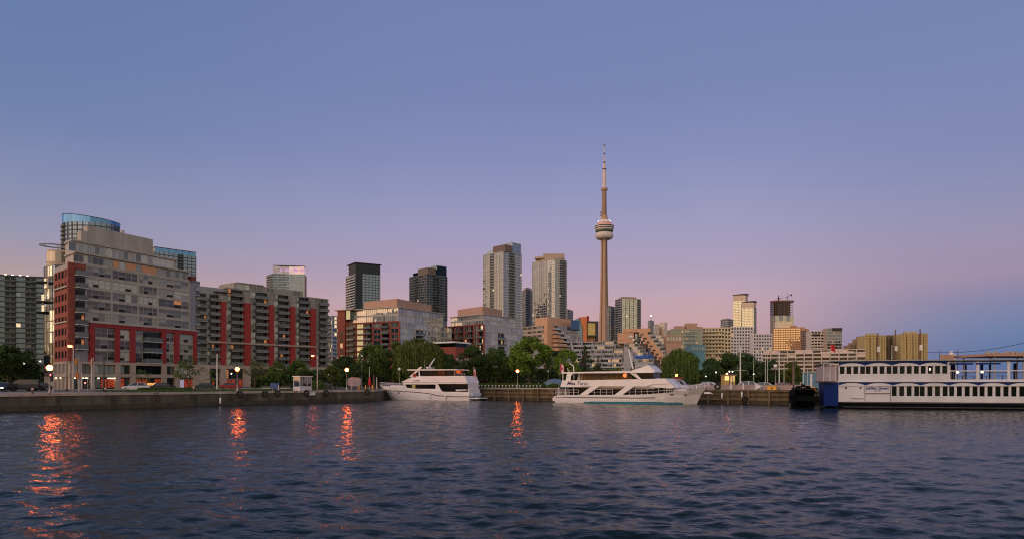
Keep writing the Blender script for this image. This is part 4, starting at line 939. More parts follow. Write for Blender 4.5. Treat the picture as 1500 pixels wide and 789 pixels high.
# tower under construction with its crane
Yk = 1300; rt, fl, f, poly = plain('unfinished_tower', 'tower under construction, glazed below and bare dark concrete at the top', (1128.5, 1136, 1162.5), Yk, 462, 3.0, 80, ([gl_], [gc, gl_, gc, gl_, gc]), M['grey'], dY=(1.01, 1.0))
w = MB(); zb_, zt_ = Zp(462, Yk)+.7, Zp(442, Yk)
w.prism(inset(poly, .72), zb_, zt_)
k = 0
while zb_+k*3.4 < zt_: w.prism(inset(poly, .98), zb_+3.4*k+2.9, zb_+3.4*k+3.3); k += 1
for p in subdiv(poly[0], poly[1], 6)+[q for a, b in zip(poly[1:4], poly[2:5]+[poly[0]]) for q in subdiv(a, b, 6)]:
    w.box(p[0]-.45, p[0]+.45, p[1]-.45, p[1]+.45, zb_, zt_)
w.build('concrete_frame', mat('raw concrete', (.075, .065, .06), .9, var=.2), rt)
w = MB(); w.prism(inset(poly, 1.03), zt_, zt_+3.6); w.build('formwork', mat('brown formwork', (.13, .07, .05), .9, var=.3), rt)
fl2 = f
for j in range(5): MB(fl2.T).tube((fl2.L*j/4.2, -.8, zb_), (fl2.L*j/4.2, -.8, zt_+2), .3, .3, 5).build('hoist_mast', mat('rust', (.25, .09, .04), .8), rt)
cxk, cyk = P(1140.5, 1310); rc = thing('tower_crane', 'tower crane with a long horizontal jib on top of the unfinished tower', 'crane', (cxk, cyk, zt_))
MB().tube((cxk, cyk, zt_+3.7), (cxk, cyk, Zp(432, 1310)), .8, .8, 4).build('mast', M['dark'], rc)
jb = MB(); x2 = X(1155, 1310); jb.tube((cxk, cyk, Zp(437, 1310)), (x2, cyk, Zp(434.7, 1310)), .45, .4, 4); jb.build('jib', MATS['rust'], rc)
MB().tube((cxk, cyk, Zp(432, 1310)), (x2-3, cyk, Zp(435, 1310)), .12, .12, 4).build('tie_cable', M['dark'], rc)
MB().box(cxk-1.5, cxk+1.5, cyk-1.2, cyk+1.2, Zp(438.5, 1310), Zp(436, 1310)).build('cab', M['dark'], rc)
cx2, cy2 = P(1154, 1312); r2c = thing('tower_crane', 'smaller luffing crane at the right edge of the unfinished tower top', 'crane', (cx2, cy2, zt_))
MB().tube((cx2, cy2, zt_+3.7), (cx2, cy2, Zp(430, 1312)), .6, .5, 4).build('mast', M['dark'], r2c)
MB().tube((cx2, cy2, Zp(433.5, 1312)), (cx2+8, cy2, Zp(430.5, 1312)), .5, .3, 4).build('jib', M['dark'], r2c); MB().box(cx2+5.5, cx2+8, cy2-1, cy2+1, Zp(433, 1312), Zp(430.5, 1312)).build('counterweight', M['dark'], r2c)
# amber block and neighbours
ambr = mat('amber brick', (.45, .24, .12), .75, var=.08, scale=.1)
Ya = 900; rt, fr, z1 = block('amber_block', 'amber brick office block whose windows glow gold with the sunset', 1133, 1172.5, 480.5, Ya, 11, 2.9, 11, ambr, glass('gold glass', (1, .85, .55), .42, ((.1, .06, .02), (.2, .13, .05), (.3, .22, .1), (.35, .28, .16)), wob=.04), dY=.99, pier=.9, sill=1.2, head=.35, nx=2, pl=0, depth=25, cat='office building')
fr2 = Frame(P(1172.7, Ya*.99), P(1187.5, Ya*1.02)); w = MB(fr2.T); w.box(0.01, fr2.L, .05, 18, G, Zp(484, Ya)); w.T = None
facade(rt, fr2, w, [fr2.L*i/5 for i in range(6)], Zp(484, Ya)-9*2.9-.3, 2.9, 9, M['g_dark'], M['dark'], 1.0, 1.1, .4, .25, 1, pl=0); w.build('side_wall', ambr, rt)
for a, b, y in ((1161, 1168, 476), (1168, 1180, 478.5), (1182, 1186, 481)): MB().box(X(a, 910), X(b, 910), 912, 918, z1-4, Zp(y, 910)).build('roof_hut', ambr, rt)
rt, fr, z1 = block('cream_office_slab', 'bright cream office slab catching direct light above the amber block', 1140.4, 1160.4, 470.5, 960, 1, 3.0, 3, mat('cream panel', (.8, .68, .5), .6, var=.04), MATS['gold glass'], dY=1.0, pier=.5, sill=1.5, head=.4, nx=10, pl=0, cat='office building')
rt, fr, z1 = block('white_office_block', 'pale office block with a painted dark recess, left half beside the blue glass wing', 1188, 1211.5, 484.5, 800, 5, 3.4, 7, mat('pale panel', (.6, .52, .43), .6, var=.06), M['g_dark'], pier=.8, sill=1.2, nx=3, pl=.02, cat='office building')
MB(fr.T).box(fr.L*.1, fr.L*.55, -.6, -.3, z1-6, z1-3.2).build('recess_shade_panel', M['dark'], rt)  # dark box on the wall face stands in for a shaded recess
rt, fr, z1 = block('blue_office_wing', 'blue grey glass office wing with a pale top corner, right of the pale office block', 1211.7, 1233, 480.5, 790, 4, 3.4, 9, M['stone'], M['g_blue'], pier=.35, sill=.9, nx=4, pl=.02, cat='office building')
MB(fr.T).box(fr.L*.35, fr.L*1.02, -.7, 6, z1-3.0, z1+.6).build('roof_plate', M['dark'], rt)
# long white terraced hotel
rt = thing('white_terraced_block', 'long low cream block of stacked terraces behind the masts on the wharf', 'apartment building', (*P(1195, 540), G))
fr = Frame(P(1117, 548), P(1268, 520)); w = MB(fr.T); fh = 2.95; z1 = Zp(512, 535); cream = mat('cream terrace concrete', (.58, .47, .39), .75, var=.07, scale=.3)
w.box(0, fr.L, .5, 16, G, z1-fh); w.box(fr.L*.03, fr.L, 2.0, 16, z1-fh+.002, z1+.3)
for k in range(8):
    z = z1-(k+1)*fh
    w.box(0, fr.L, -.9, .5, z-.22, z+.22)
    nb = 12
    for j in range(nb):
        a, b = fr.L*j/nb, fr.L*(j+1)/nb
        if k > 0: w.box(a-.3, a+.35, -.88, .5, z+.22, z+fh-.22)
        if (k == 0 and j % 4 in (0, 1)) or (k == 1 and j % 4 == 3): w.box(a+.35, b-.3, -.5 if k else 1.2, .5 if k else 2.1, z+.22, z+fh-.22); continue
        window(rt, fr.T, a+.4, b-.35, z+.95, z+fh-.3, M['g_dark'], M['dark'], 4, 1, v=.47 if k else 1.96, pl=.02)
        if k in (1, 3, 5): w.box(a+.35, b-.3, -.86, -.7, z+.22, z+.95)
for j in (1, 3.9, 6.9, 9.5): w.box(fr.L*j/12, fr.L*(j+1.2)/12, .9, 1.9, z1-fh+.22, z1-fh+1.6)
w.build('wall', cream, rt)
# yellow ribbed towers, far right
yel = mat('yellow concrete', (.44, .34, .15), .8, var=.1, scale=.1)
def ribbed(label, a, b, py, Y, m, n, dY=1.0, bulge=0):
    fr = Frame(P(a, Y), P(b, Y*dY)); rt = thing('ribbed_tower', label, 'tower', (*fr.pt(fr.L/2, 6), G)); z1 = Zp(py, Y); w = MB(fr.T)
    w.box(0, fr.L, 3, 16, G, z1-.5)
    pts = [(fr.L*i/n, -bulge*math.sin(math.pi*i/n)) for i in range(n+1)]
    for i, (u_, v_) in enumerate(pts):
        w.box(u_-.75, u_+.75, v_, 3.2, G, z1-(.0 if i % 2 else .8))
    for i in range(n):
        a_, b_ = pts[i], pts[i+1]
        if i % 2 == 0: w.box(a_[0]+.7, b_[0]-.7, min(a_[1], b_[1])+.6, 3.1, G, z1-.4)
        else:
            for k in range(10): 
                z = z1-2.9*(k+1); balcony(rt, fr.T, a_[0]+.75, b_[0]-.75, z, .8, min(a_[1], b_[1])+1.9, gm=m, sm=m, h=.9)
                window(rt, fr.T, a_[0]+.8, b_[0]-.8, z+.3, z+2.6, M['g_dark'], M['dark'], 2, 1, v=2.95, pl=.01)
    for k in range(10):
        z = z1-2.9*(k+1)
        for i in range(0, n, 2):
            a_, b_ = pts[i], pts[i+1]; window(rt, fr.T, a_[0]+1.3, b_[0]-1.3, z+.9, z+2.3, M['g_dark'], M['dark'], 1, 1, v=min(a_[1], b_[1])+.57, pl=.01)
    w.build('wall', m, rt); MB(fr.T).box(fr.L*.3, fr.L*.7, 5, 12, z1-.5, z1+2).build('roof_hut', m, rt); return rt
ribbed('yellow ribbed apartment tower, the wider one left of the dark recessed link', 1267.5, 1297, 490, 700, yel, 7, 1.0, 2.5)
ribbed('dark brown recessed tower between the two yellow ribbed towers', 1297.5, 1321.5, 492.5, 720, mat('dark brown concrete', (.16, .115, .07), .8, var=.1), 5, 1.0, 0)
ribbed('yellow ribbed apartment tower at the far right end of the skyline', 1321.5, 1358, 487.5, 700, yel, 9, 1.0, 2.5)
ribbed('low brown ribbed block left of the yellow towers', 1259.5, 1268.5, 494.5, 740, mat('brown concrete', (.3, .21, .11), .8, var=.1), 3)
ribbed('lowest brown ribbed block at the left end of the yellow towers', 1246, 1260, 504, 740, MATS['brown concrete'], 3)
# ------------------------------------------------------------------ trees
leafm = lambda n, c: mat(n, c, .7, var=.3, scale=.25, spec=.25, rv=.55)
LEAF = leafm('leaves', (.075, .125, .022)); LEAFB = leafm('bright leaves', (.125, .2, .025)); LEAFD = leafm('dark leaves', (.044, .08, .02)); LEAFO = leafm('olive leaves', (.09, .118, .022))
def leaf(mb, p, s, rr, droop=None):
    a = Vector((rr.gauss(0, 1), rr.gauss(0, 1), rr.gauss(0, .8))); a.normalize() if a.length > 0 else None
    b = a.orthogonal(); b.rotate(__import__('mathutils').Quaternion(a, rr.uniform(0, 6.28))); b.normalize()
    if droop: a = Vector((0, 0, -1)); b = Vector((rr.uniform(-1, 1), rr.uniform(-1, 1), 0)).normalized()
    l, w = (s*1.8, s*.45) if droop else (s, s*.6)
    p = Vector(p); mb.face([p-a*l, p-b*w, p+a*l, p+b*w], rr.random())
def crown_mesh(kind, seed):
    rr = random.Random(seed); mb = MB(); lobes = []
    if kind == 'round':
        for i in range(46):
            t = rr.uniform(0, 6.28); q = rr.uniform(-.8, 1); e = math.sqrt(1-q*q)*rr.uniform(.62, 1.0)
            lobes.append(((4.6*e*math.cos(t), 4.6*e*math.sin(t), 7.0+4.3*q*rr.uniform(.75, 1.0)), rr.uniform(.7, 1.55)))
        per, ls = 210, .24
    elif kind == 'tall':
        for i in range(44):
            q = rr.uniform(-1, 1); t = rr.uniform(0, 6.28); e = math.sqrt(1-q*q)*rr.uniform(.5, 1)
            lobes.append(((3.1*e*math.cos(t), 3.1*e*math.sin(t), 7.2+5.2*q), rr.uniform(.6, 1.3)))
        per, ls = 190, .23
    elif kind == 'street':
        for i in range(26):
            q = rr.uniform(-.7, 1); t = rr.uniform(0, 6.28); e = math.sqrt(1-q*q)*rr.uniform(.35, 1)
            lobes.append(((2.9*e*math.cos(t), 2.9*e*math.sin(t), 4.0+2.0*q), rr.uniform(.35, .85)))
        per, ls = 85, .17
    elif kind == 'broad':
        for i in range(90):
            q = rr.uniform(-.3, 1); t = rr.uniform(0, 6.28); e = math.sqrt(1-q*q)*rr.uniform(.55, 1)
            lobes.append(((9.5*e*math.cos(t), 6*e*math.sin(t), 3.6+5.2*q*rr.uniform(.8, 1.0)), rr.uniform(.9, 1.7)))
        per, ls = 190, .25
    elif kind == 'conifer':
        for i in range(70):
            h = rr.random()**1.25; t = rr.uniform(0, 6.28); r_ = 3.0*(1-h)*rr.uniform(.45, 1.05)
            lobes.append(((r_*math.cos(t), r_*math.sin(t), 1.2+10.5*h), .35+.75*(1-h)*rr.uniform(.6, 1)))
        per, ls = 100, .19
    elif kind == 'willow':
        for i in range(34):
            q = rr.uniform(.0, 1); t = rr.uniform(0, 6.28); e = math.sqrt(1-q*q)*rr.uniform(.5, 1)
            lobes.append(((5.0*e*math.cos(t), 5*e*math.sin(t), 7.2+3.2*q), rr.uniform(.7, 1.3)))
        per, ls = 110, .22
        for i in range(520):
            t = rr.uniform(0, 6.28); r_ = 5.6*math.sqrt(rr.uniform(.15, 1)); z0 = 7.3+2.6*math.sqrt(max(0, 1-(r_/5.9)**2))+rr.uniform(-.8, .4); z1 = max(.9, z0-rr.uniform(2.0, 7.5)); z = z0
            x, y = r_*math.cos(t), r_*math.sin(t); sw = rr.uniform(-.05, .12)
            while z > z1:
                k = z0-z; leaf(mb, (x*(1+sw*.3*k/4)+rr.gauss(0, .08), y*(1+sw*.3*k/4)+rr.gauss(0, .08), z), .16, rr, True); z -= .3
    for c, r_ in lobes:
        n = int(per*(r_/1.1)**2)
        for i in range(n):
            d = Vector((rr.gauss(0, 1), rr.gauss(0, 1), rr.gauss(0, 1))).normalized()*r_*rr.uniform(.45, 1.12)
            leaf(mb, (c[0]+d.x, c[1]+d.y, c[2]+d.z*.8), ls*rr.uniform(.6, 1.25), rr)
    return mb, lobes
def trunk_mesh(kind, lobes, seed):
    rr = random.Random(seed+50); mb = MB(); h = {'round': 5.2, 'tall': 8, 'street': 3.2, 'broad': 3.0, 'conifer': 10.5, 'willow': 6.0}[kind]; r_ = {'street': .13, 'broad': .5}.get(kind, .3)
    p = [(0, 0, -.1), (rr.uniform(-.12, .12), rr.uniform(-.12, .12), h*.5), (rr.uniform(-.25, .25), rr.uniform(-.25, .25), h)]
    mb.tube(p[0], p[1], r_*1.25, r_*.9, 9); mb.tube(p[1], p[2], r_*.9, r_*.5, 9)
    for c, _ in lobes[::3]:
        s = Vector(p[1]).lerp(Vector(p[2]), rr.uniform(.1, 1)); m_ = s.lerp(Vector(c), .5)+Vector((0, 0, .3)); mb.tube(s, m_, r_*.34, r_*.2, 5); mb.tube(m_, c, r_*.2, r_*.05, 5)
    return mb
TV = {}
def tree(kind, v, px, Y, pytop, label, lf=None, wide=1.0, name='tree', z0=G, group=None):
    key = (kind, v)
    if key not in TV:
        mb, lobes = crown_mesh(kind, hash_(kind)+v)
        root = thing(name, label, 'tree', (0, 0, 0)); c = mb.build('crown', LEAF, root); t_ = trunk_mesh(kind, lobes, v).build('trunk', M['bark'], root)
        TV[key] = (root, max(p[2] for p in mb.v)); r = root
    else:
        r = dup(TV[key][0], (0, 0, 0), label=label); r.name = name
    s = (Zp(pytop, Y)-z0)/TV[key][1]; r.location = (X(px, Y), Y, z0); r.rotation_euler = (0, 0, R.uniform(0, 6.28) if kind != 'broad' else R.uniform(-.2, .2)); r.scale = (s*wide, s*wide, s)
    if lf:
        for ch in r.children:
            if ch.name.startswith('crown') and ch.data.materials[0] is not lf:
                ch.data = ch.data if False else ch.data.copy(); ch.data.materials[0] = lf
    if group: r['group'] = group
    return r
def hash_(s): return sum(ord(c)*(i+7) for i, c in enumerate(s))
# park behind the wharf
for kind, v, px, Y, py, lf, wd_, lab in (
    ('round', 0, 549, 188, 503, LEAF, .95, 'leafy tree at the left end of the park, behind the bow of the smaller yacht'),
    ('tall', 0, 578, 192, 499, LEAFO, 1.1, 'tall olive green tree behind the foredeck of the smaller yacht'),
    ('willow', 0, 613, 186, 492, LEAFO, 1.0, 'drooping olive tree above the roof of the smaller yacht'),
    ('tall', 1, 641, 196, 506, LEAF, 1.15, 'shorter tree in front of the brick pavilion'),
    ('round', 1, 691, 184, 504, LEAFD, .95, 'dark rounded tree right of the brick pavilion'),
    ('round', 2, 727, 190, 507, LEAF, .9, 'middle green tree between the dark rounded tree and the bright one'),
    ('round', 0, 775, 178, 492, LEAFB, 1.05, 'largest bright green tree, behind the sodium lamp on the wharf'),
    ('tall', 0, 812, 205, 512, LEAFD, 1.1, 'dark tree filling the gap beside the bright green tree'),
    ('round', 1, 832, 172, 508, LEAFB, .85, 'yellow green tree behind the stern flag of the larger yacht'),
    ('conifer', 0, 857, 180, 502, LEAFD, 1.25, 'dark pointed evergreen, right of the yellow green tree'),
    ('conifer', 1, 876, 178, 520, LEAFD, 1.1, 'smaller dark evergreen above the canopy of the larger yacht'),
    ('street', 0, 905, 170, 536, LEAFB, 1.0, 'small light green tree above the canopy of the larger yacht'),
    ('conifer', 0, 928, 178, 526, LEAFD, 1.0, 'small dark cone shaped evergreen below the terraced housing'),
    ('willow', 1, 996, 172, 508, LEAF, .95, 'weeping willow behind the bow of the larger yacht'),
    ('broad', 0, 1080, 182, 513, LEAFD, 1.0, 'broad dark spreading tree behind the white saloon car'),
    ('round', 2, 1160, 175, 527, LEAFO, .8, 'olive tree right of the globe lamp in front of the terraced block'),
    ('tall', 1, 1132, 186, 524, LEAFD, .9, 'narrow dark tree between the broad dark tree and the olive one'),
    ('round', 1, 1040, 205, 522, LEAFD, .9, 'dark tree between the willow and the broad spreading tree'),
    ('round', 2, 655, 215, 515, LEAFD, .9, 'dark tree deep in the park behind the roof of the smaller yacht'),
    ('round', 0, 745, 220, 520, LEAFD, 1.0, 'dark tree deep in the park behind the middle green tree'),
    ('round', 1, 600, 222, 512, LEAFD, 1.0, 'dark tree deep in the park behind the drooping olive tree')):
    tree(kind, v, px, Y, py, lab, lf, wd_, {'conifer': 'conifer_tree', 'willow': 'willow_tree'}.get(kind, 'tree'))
for kind, v, px, Y, py, lf, wd_, lab in (
    ('street', 0, 278, 128, 523, LEAF, 1.1, 'thin leaved street tree in front of the right end of the stone base'),
    ('street', 1, 208, 131, 539, LEAF, .9, 'small street tree beside the parked silver saloon'),
    ('street', 1, 311, 138, 540, LEAF, .85, 'small tree between the lamp on the lawn and the street tree'),
    ('street', 0, 373, 134, 526, LEAFO, 1.0, 'tree on the lawn just right of the lit globe lamp'),
    ('round', 1, 408, 148, 527, LEAF, .85, 'leafy tree left of the glass ticket kiosk'),
    ('round', 2, 436, 152, 524, LEAF, .8, 'leafy tree directly above the glass ticket kiosk'),
    ('round', 0, 487, 168, 534, LEAFO, .95, 'olive tree lit orange by the lamp near the quay corner'),
    ('round', 2, 520, 176, 530, LEAFD, .9, 'dark tree between the quay corner lamp and the leafy park edge'),
    ('round', 1, 12, 150, 503, LEAFD, 1.1, 'dark roadside tree at the left edge in front of the condominium slab'),
    ('tall', 0, 40, 158, 512, LEAFD, 1.1, 'dark roadside tree next to the glass stair tower'),
    ('round', 2, -22, 140, 500, LEAFD, 1.1, 'outermost dark roadside tree cut by the left edge'),
    ('round', 0, 505, 215, 520, LEAFD, 1.0, 'dark tree at the foot of the brick and glass block')):
    tree(kind, v, px, Y, py, lab, lf, wd_)
def shrub(px, Y, w, h, lab, n=900, lf=None, name='shrub', d=1.2, z0=G, ls=.14):
    rr = random.Random(int(px*7)); mb = MB()
    for i in range(n):
        t = rr.uniform(0, 6.28); e = math.sqrt(rr.random()); u_ = rr.uniform(-1, 1) if w > 4 else e*math.cos(t); vv_ = e*math.sin(t)
        leaf(mb, (u_*w/2, vv_*d, h*(rr.random()**.7)*(1 if w > 4 else math.sqrt(max(.05, 1-.8*e*e)))), ls*rr.uniform(.6, 1.3), rr)
    return tag(_named(mb, name, lf or LEAF, (X(px, Y), Y, z0)), lab, 'shrub')
def _named(mb, name, m, loc):
    o = mb.build(name, m); o.location = loc; LOC[o.name] = Vector(loc); return o
THICK = [(545, 205, 10, 5.5, 'tall dark bush under the leafy tree at the left end of the park'), (578, 212, 10, 6, 'tall dark bush behind the foredeck of the smaller yacht'), (610, 206, 10, 5.5, 'tall dark bush behind the arch of the smaller yacht'), (645, 210, 10, 6, 'tall dark bush below the brick pavilion'),
    (676, 205, 10, 5.5, 'tall dark bush behind the drooping flag of the smaller yacht'), (708, 212, 10, 6, 'tall dark bush behind the left white wharf posts'), (744, 206, 10, 6, 'tall dark bush left of the orange wharf lamp'), (788, 200, 10, 5.5, 'tall dark bush right of the orange wharf lamp'), (820, 198, 9, 5, 'dark bush behind the stern flag of the larger yacht'), (850, 195, 9, 5, 'dark bush at the foot of the dark pointed evergreen'),
    (884, 190, 9, 5, 'dark bush at the foot of the smaller evergreen'), (914, 188, 8, 4.5, 'dark bush behind the mast of the larger yacht'), (962, 192, 9, 5, 'dark bush behind the wheelhouse of the larger yacht'), (1024, 196, 10, 5, 'dark bush between the willow and the broad tree'), (1062, 200, 10, 5, 'dark bush behind the food kiosk'), (1110, 200, 10, 5, 'dark bush behind the slim green mast'), (1150, 195, 9, 5, 'dark bush behind the red car by the masts'),
    (485, 190, 10, 5, 'dark bush behind the tree lit orange by the lamp'), (448, 185, 10, 4.5, 'dark bush behind the glass ticket kiosk'), (516, 196, 10, 5, 'dark bush behind the quay corner lamp'), (395, 182, 9, 4, 'dark bush before the base of the long red pillared block'), (-5, 168, 10, 5, 'dark bush at the left edge under the roadside trees'), (22, 170, 10, 5, 'dark bush under the roadside trees behind the van'), (50, 172, 8, 4.5, 'dark bush beside the foot of the glass stair tower')]
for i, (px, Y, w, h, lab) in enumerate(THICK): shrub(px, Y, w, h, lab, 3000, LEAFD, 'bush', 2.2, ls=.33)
shrub(464, 139, 3.6, 2.0, 'rounded green bush right of the glass ticket kiosk', 1500)
shrub(55, 124, 3, 1.4, 'dark bush beside the parked dark van near the left edge', 900, LEAFD)
hd = [(700, 730), (730, 762), (764, 800), (800, 822)]
for i, (a, b) in enumerate(hd): shrub((a+b)/2, 150, X(b, 150)-X(a, 150), 1.25, ['clipped hedge section behind the left white posts of the wharf', 'clipped hedge section left of the sodium lamp on the wharf', 'clipped hedge section right of the sodium lamp on the wharf', 'clipped hedge section behind the stern of the larger yacht'][i], 2600, LEAF, 'hedge', 1.0)
shrub(245, 117, 9, .55, 'low clipped hedge along the quay below the stone base', 3500, LEAFD, 'hedge', 1.5)
# ------------------------------------------------------------------ lamps and poles
SOD = (1.0, .13, .016)
def glow(st): return emis('sodium glow %d' % st, SOD, st*1.7)
def globe_lamp(px, Y, py, lab, st=0, r=.28, rod=.07, pole=None, cat='street lamp', gr=None, z0=G):
    z = Zp(py, Y); rt = thing('globe_lamp', lab, cat, (X(px, Y), Y, z0), group=gr); x = X(px, Y)
    MB().lathe([(.16, z0), (.16, z0+.25), (.1, z0+.5), (rod, z0+.55), (rod*.8, z-r), (.13, z-r*.95), (.13, z-r*.8)], 10, (x, Y)).build('pole', pole or M['pole'], rt, smooth=True)
    MB().ball((x, Y, z), r, 14).build('lamp_globe', glow(st) if st else M['globe'], rt, smooth=True); return rt
globe_lamp(72.5, 86.5, 538, 'lit globe lamp by the traffic signal at the left, the brightest one', 42, .36)
globe_lamp(347.5, 109, 540, 'lit globe lamp standing on the lawn edge', 42, .31)
globe_lamp(508, 126, 541, 'lit orange globe lamp near the end of the concrete quay', 42, .33)
globe_lamp(758, 146, 543, 'lit orange globe lamp on the wharf below the bright green tree', 42, .31)
globe_lamp(991, 128, 549, 'lit orange globe lamp behind the bow of the larger yacht', 22, .22)
globe_lamp(585, 156, 540, 'unlit white globe lamp just behind the bow of the smaller yacht', 0, .36)
globe_lamp(948, 130, 535.5, 'unlit white globe lamp between the wheelhouse and the willow', 0, .3)
globe_lamp(1136, 122, 535.5, 'unlit white globe lamp among the masts on the wharf', 0, .34)
globe_lamp(530, 175, 520.5, 'unlit slim park lamp in front of the brick and glass block', 0, .26)
globe_lamp(803, 152, 543, 'small white park lamp right of the orange wharf lamp', 0, .16)
def arm_lamp(px, Y, py, lab, st, arm=1.2, r=.2, base=G):
    x = X(px, Y); z = Zp(py, Y); rt = thing('street_lamp', lab, 'street lamp', (x+arm, Y, base))
    MB().lathe([(.15, base), (.12, base+.8), (.08, z-.5), (.07, z+.15)], 8, (x+arm, Y)).build('pole', M['pole'], rt, smooth=True)
    MB().tube((x+arm, Y, z+.1), (x, Y, z+.2), .05, .04, 6).build('arm', M['pole'], rt)
    MB().box(x-.35, x+.3, Y-.14, Y+.14, z+.14, z+.26).build('lamp_head', M['pole'], rt)
    MB().ball((x, Y, z+.05), r, 10, .5).build('lamp_lens', glow(st), rt); return rt
arm_lamp(102.5, 100, 507, 'tall street lamp glowing orange in front of the brick corner bay', 40, .5, .3)
arm_lamp(458, 130, 521, 'tall street lamp glowing orange right of the long red pillared block', 40, .9, .26)
for px, Y, py, st, lab in ((3.5, 150, 520.5, 3, 'faint white lamp under the trees, outermost at the left edge'), (35, 150, 531.5, 4, 'faint bluish white lamp under the roadside trees'), (59, 145, 528.5, 3, 'faint white lamp beside the glass stair tower'), (481, 168, 548, 2, 'small white path lamp under the orange lit tree'), (494, 170, 548, 2, 'second small white path lamp under the orange lit tree'),
    (339, 150, 546.5, 4, 'white lamp behind the lawn in front of the long block'), (1049, 150, 544.5, 3, 'small white lamp string bulb left of the food kiosk'), (1068.5, 150, 543.5, 5, 'white bulb right above the food kiosk'), (1073, 150, 543.5, 5, 'white bulb at the right corner above the food kiosk'), (1034, 165, 550.5, 2, 'small white lamp under the broad dark tree'), (1104, 150, 547, 4, 'white lamp at the foot of the slim green mast')):
    x = X(px, Y); z = Zp(py, Y); rt = thing('path_lamp', lab, 'lamp', (x, Y, G))
    MB().tube((x, Y, G), (x, Y, z), .05, .04, 6).build('pole', M['dark'], rt); MB().ball((x, Y, z), .15, 8).build('lamp_bulb', emis('white lamp %d' % st, (1, .93, .8), st), rt)
# traffic signals
def signal(px, Y, py, lab, red=None, h=G, housing=None):
    x = X(px, Y); z = Zp(py, Y); rt = thing('traffic_signal', lab, 'traffic signal', (x, Y, h)); hm = housing or mat('signal yellow', (.62, .2, .02), .5)
    MB().tube((x+.25, Y+.15, h), (x+.25, Y+.15, z+1), .09, .07, 8).build('pole', M['pole'], rt)
    o = MB().box(x-.18, x+.18, Y-.15, Y+.12, z-.55, z+.55).build('signal_housing', hm, rt)
    for k in range(3):
        zc = z+.36-.36*k; lens = MB(); lens.T = lambda a, b, c_, zc=zc: (x+a, Y-.16-c_, zc+b); lens.lathe([(.001, .06), (.09, .05), (.12, 0)], 10)
        lens.build('signal_lens', emis('red signal', (1, .04, .03), 26) if (red and k == 0) else M['dark'], rt)
signal(74.5, 96, 552, 'traffic signal showing red beside the brightest globe lamp', True, housing=M['dark'])
signal(113, 112, 549, 'orange traffic signal seen from behind, in front of the stone base'); signal(112, 125, 529.5, 'higher orange signal head left of the tall dark pole', housing=None); signal(134, 125, 531, 'higher orange signal head close to the first red pillar')
signal(125.5, 116, 563, 'low red signal beside the crossing in front of the lit shops', True, housing=M['dark'])
def pole(px, Y, ytop, lab, r=.09, m=None, name='pole', cross=None, ball=False, z0=G, cat='pole'):
    x = X(px, Y); z = Zp(ytop, Y); rt = thing(name, lab, cat, (x, Y, z0)); MB().lathe([(r*1.5, z0), (r*1.2, z0+.6), (r*.7, z), (.01, z+.1)], 8, (x, Y)).build('shaft', m or M['pole'], rt, smooth=True)
    if cross:
        for yc, l, rr_ in cross: MB().tube((x-l, Y, Zp(yc, Y)), (x+l, Y, Zp(yc, Y)), .04, .04, 6).build('crossbar', m or M['pole'], rt)
    return rt
wp_ = mat('white pole', (.55, .55, .45), .5)
pole(318, 128, 518, 'plain white pole standing on the lawn left of the lit globe lamp', .12, wp_, 'flagpole')
pole(152, 108, 523, 'tall dark pole in front of the red frame', .13, M['dark'], 'utility_pole'); pole(98, 112, 528, 'thin dark pole before the brick corner bay', .09, M['dark'], 'utility_pole', [(529.5, .9, 0)]); pole(120, 110, 545, 'short grey pole before the stone base', .09, M['pole'], 'utility_pole'); pole(134.5, 112, 524, 'grey pole with signal beside the first red pillar', .09, M['pole'], 'utility_pole')
pole(1084.5, 124, 508, 'tallest white flagpole rising behind the white saloon car', .13, wp_, 'flagpole', [(520.5, .8, 0), (541.5, 1.1, 0)])
pole(1104, 140, 524, 'slim greenish mast right of the tallest flagpole', .07, mat('green mast', (.3, .42, .28), .5), 'mast'); pole(1121.2, 138, 520, 'thin mast, left one of the close pair', .06, wp_, 'mast'); pole(1124.3, 138, 520, 'thin mast, right one of the close pair', .06, wp_, 'mast')
pole(1141.5, 132, 516.5, 'white mast directly right of the unlit globe lamp', .11, wp_, 'mast'); pole(1148.5, 136, 523, 'thin mast right of the white one by the globe lamp', .06, wp_, 'mast'); pole(1177, 126, 537, 'short white mast left of the pale blue shed', .07, wp_, 'mast'); pole(1183, 128, 540, 'thin short mast beside the pale blue shed', .05, wp_, 'mast')
pole(1162.5, 112.5, 529, 'thick brown mooring pile with a pale cap at the wharf edge', .2, mat('pile wood', (.13, .09, .07), .8, var=.3), 'mooring_pile', cat='pile')
pole(541, 138, 537, 'white flagpole beside the folded red umbrella', .06, wp_, 'flagpole'); pole(552, 132, 552, 'short white post by the bow of the smaller yacht', .08, wp_, 'mooring_post'); pole(547, 136, 548, 'brown post by the quay corner steps', .1, M['timber'], 'mooring_post'); pole(515.5, 128, 553, 'slim grey post holding the round sign', .05, M['pole'], 'sign_post', cat='post')
for px, lab in ((526.5, 'left'), (535.5, 'middle'), (545.5, 'right')): pole(px, 131.5, 563.5, 'short yellow bollard near the quay corner, the %s one of three' % {'left': 'one farthest from the yacht', 'middle': 'middle', 'right': 'one closest to the yacht'}[lab], .12, M['yellow'], 'bollard', cat='bollard')
for px, Y, yt, yl, lab in ((1285.8, 118, 487, 511, 'leftmost of the three brown masts with lanterns behind the paddle steamer'), (1311.5, 124, 483, 510, 'middle one of the three brown masts with lanterns behind the paddle steamer'), (1347.8, 112, 482, 508.5, 'rightmost and darkest of the three brown masts with lanterns behind the paddle steamer')):
    rt = pole(px, Y, yt, lab, .14, mat('mast brown', (.14, .06, .035), .7), 'lantern_mast', cat='mast'); x = X(px, Y); z = Zp(yl, Y)
    MB().box(x-.2, x+.2, Y-.35, Y-.16, z-.45, z+.45).build('lantern', M['globe'], rt)
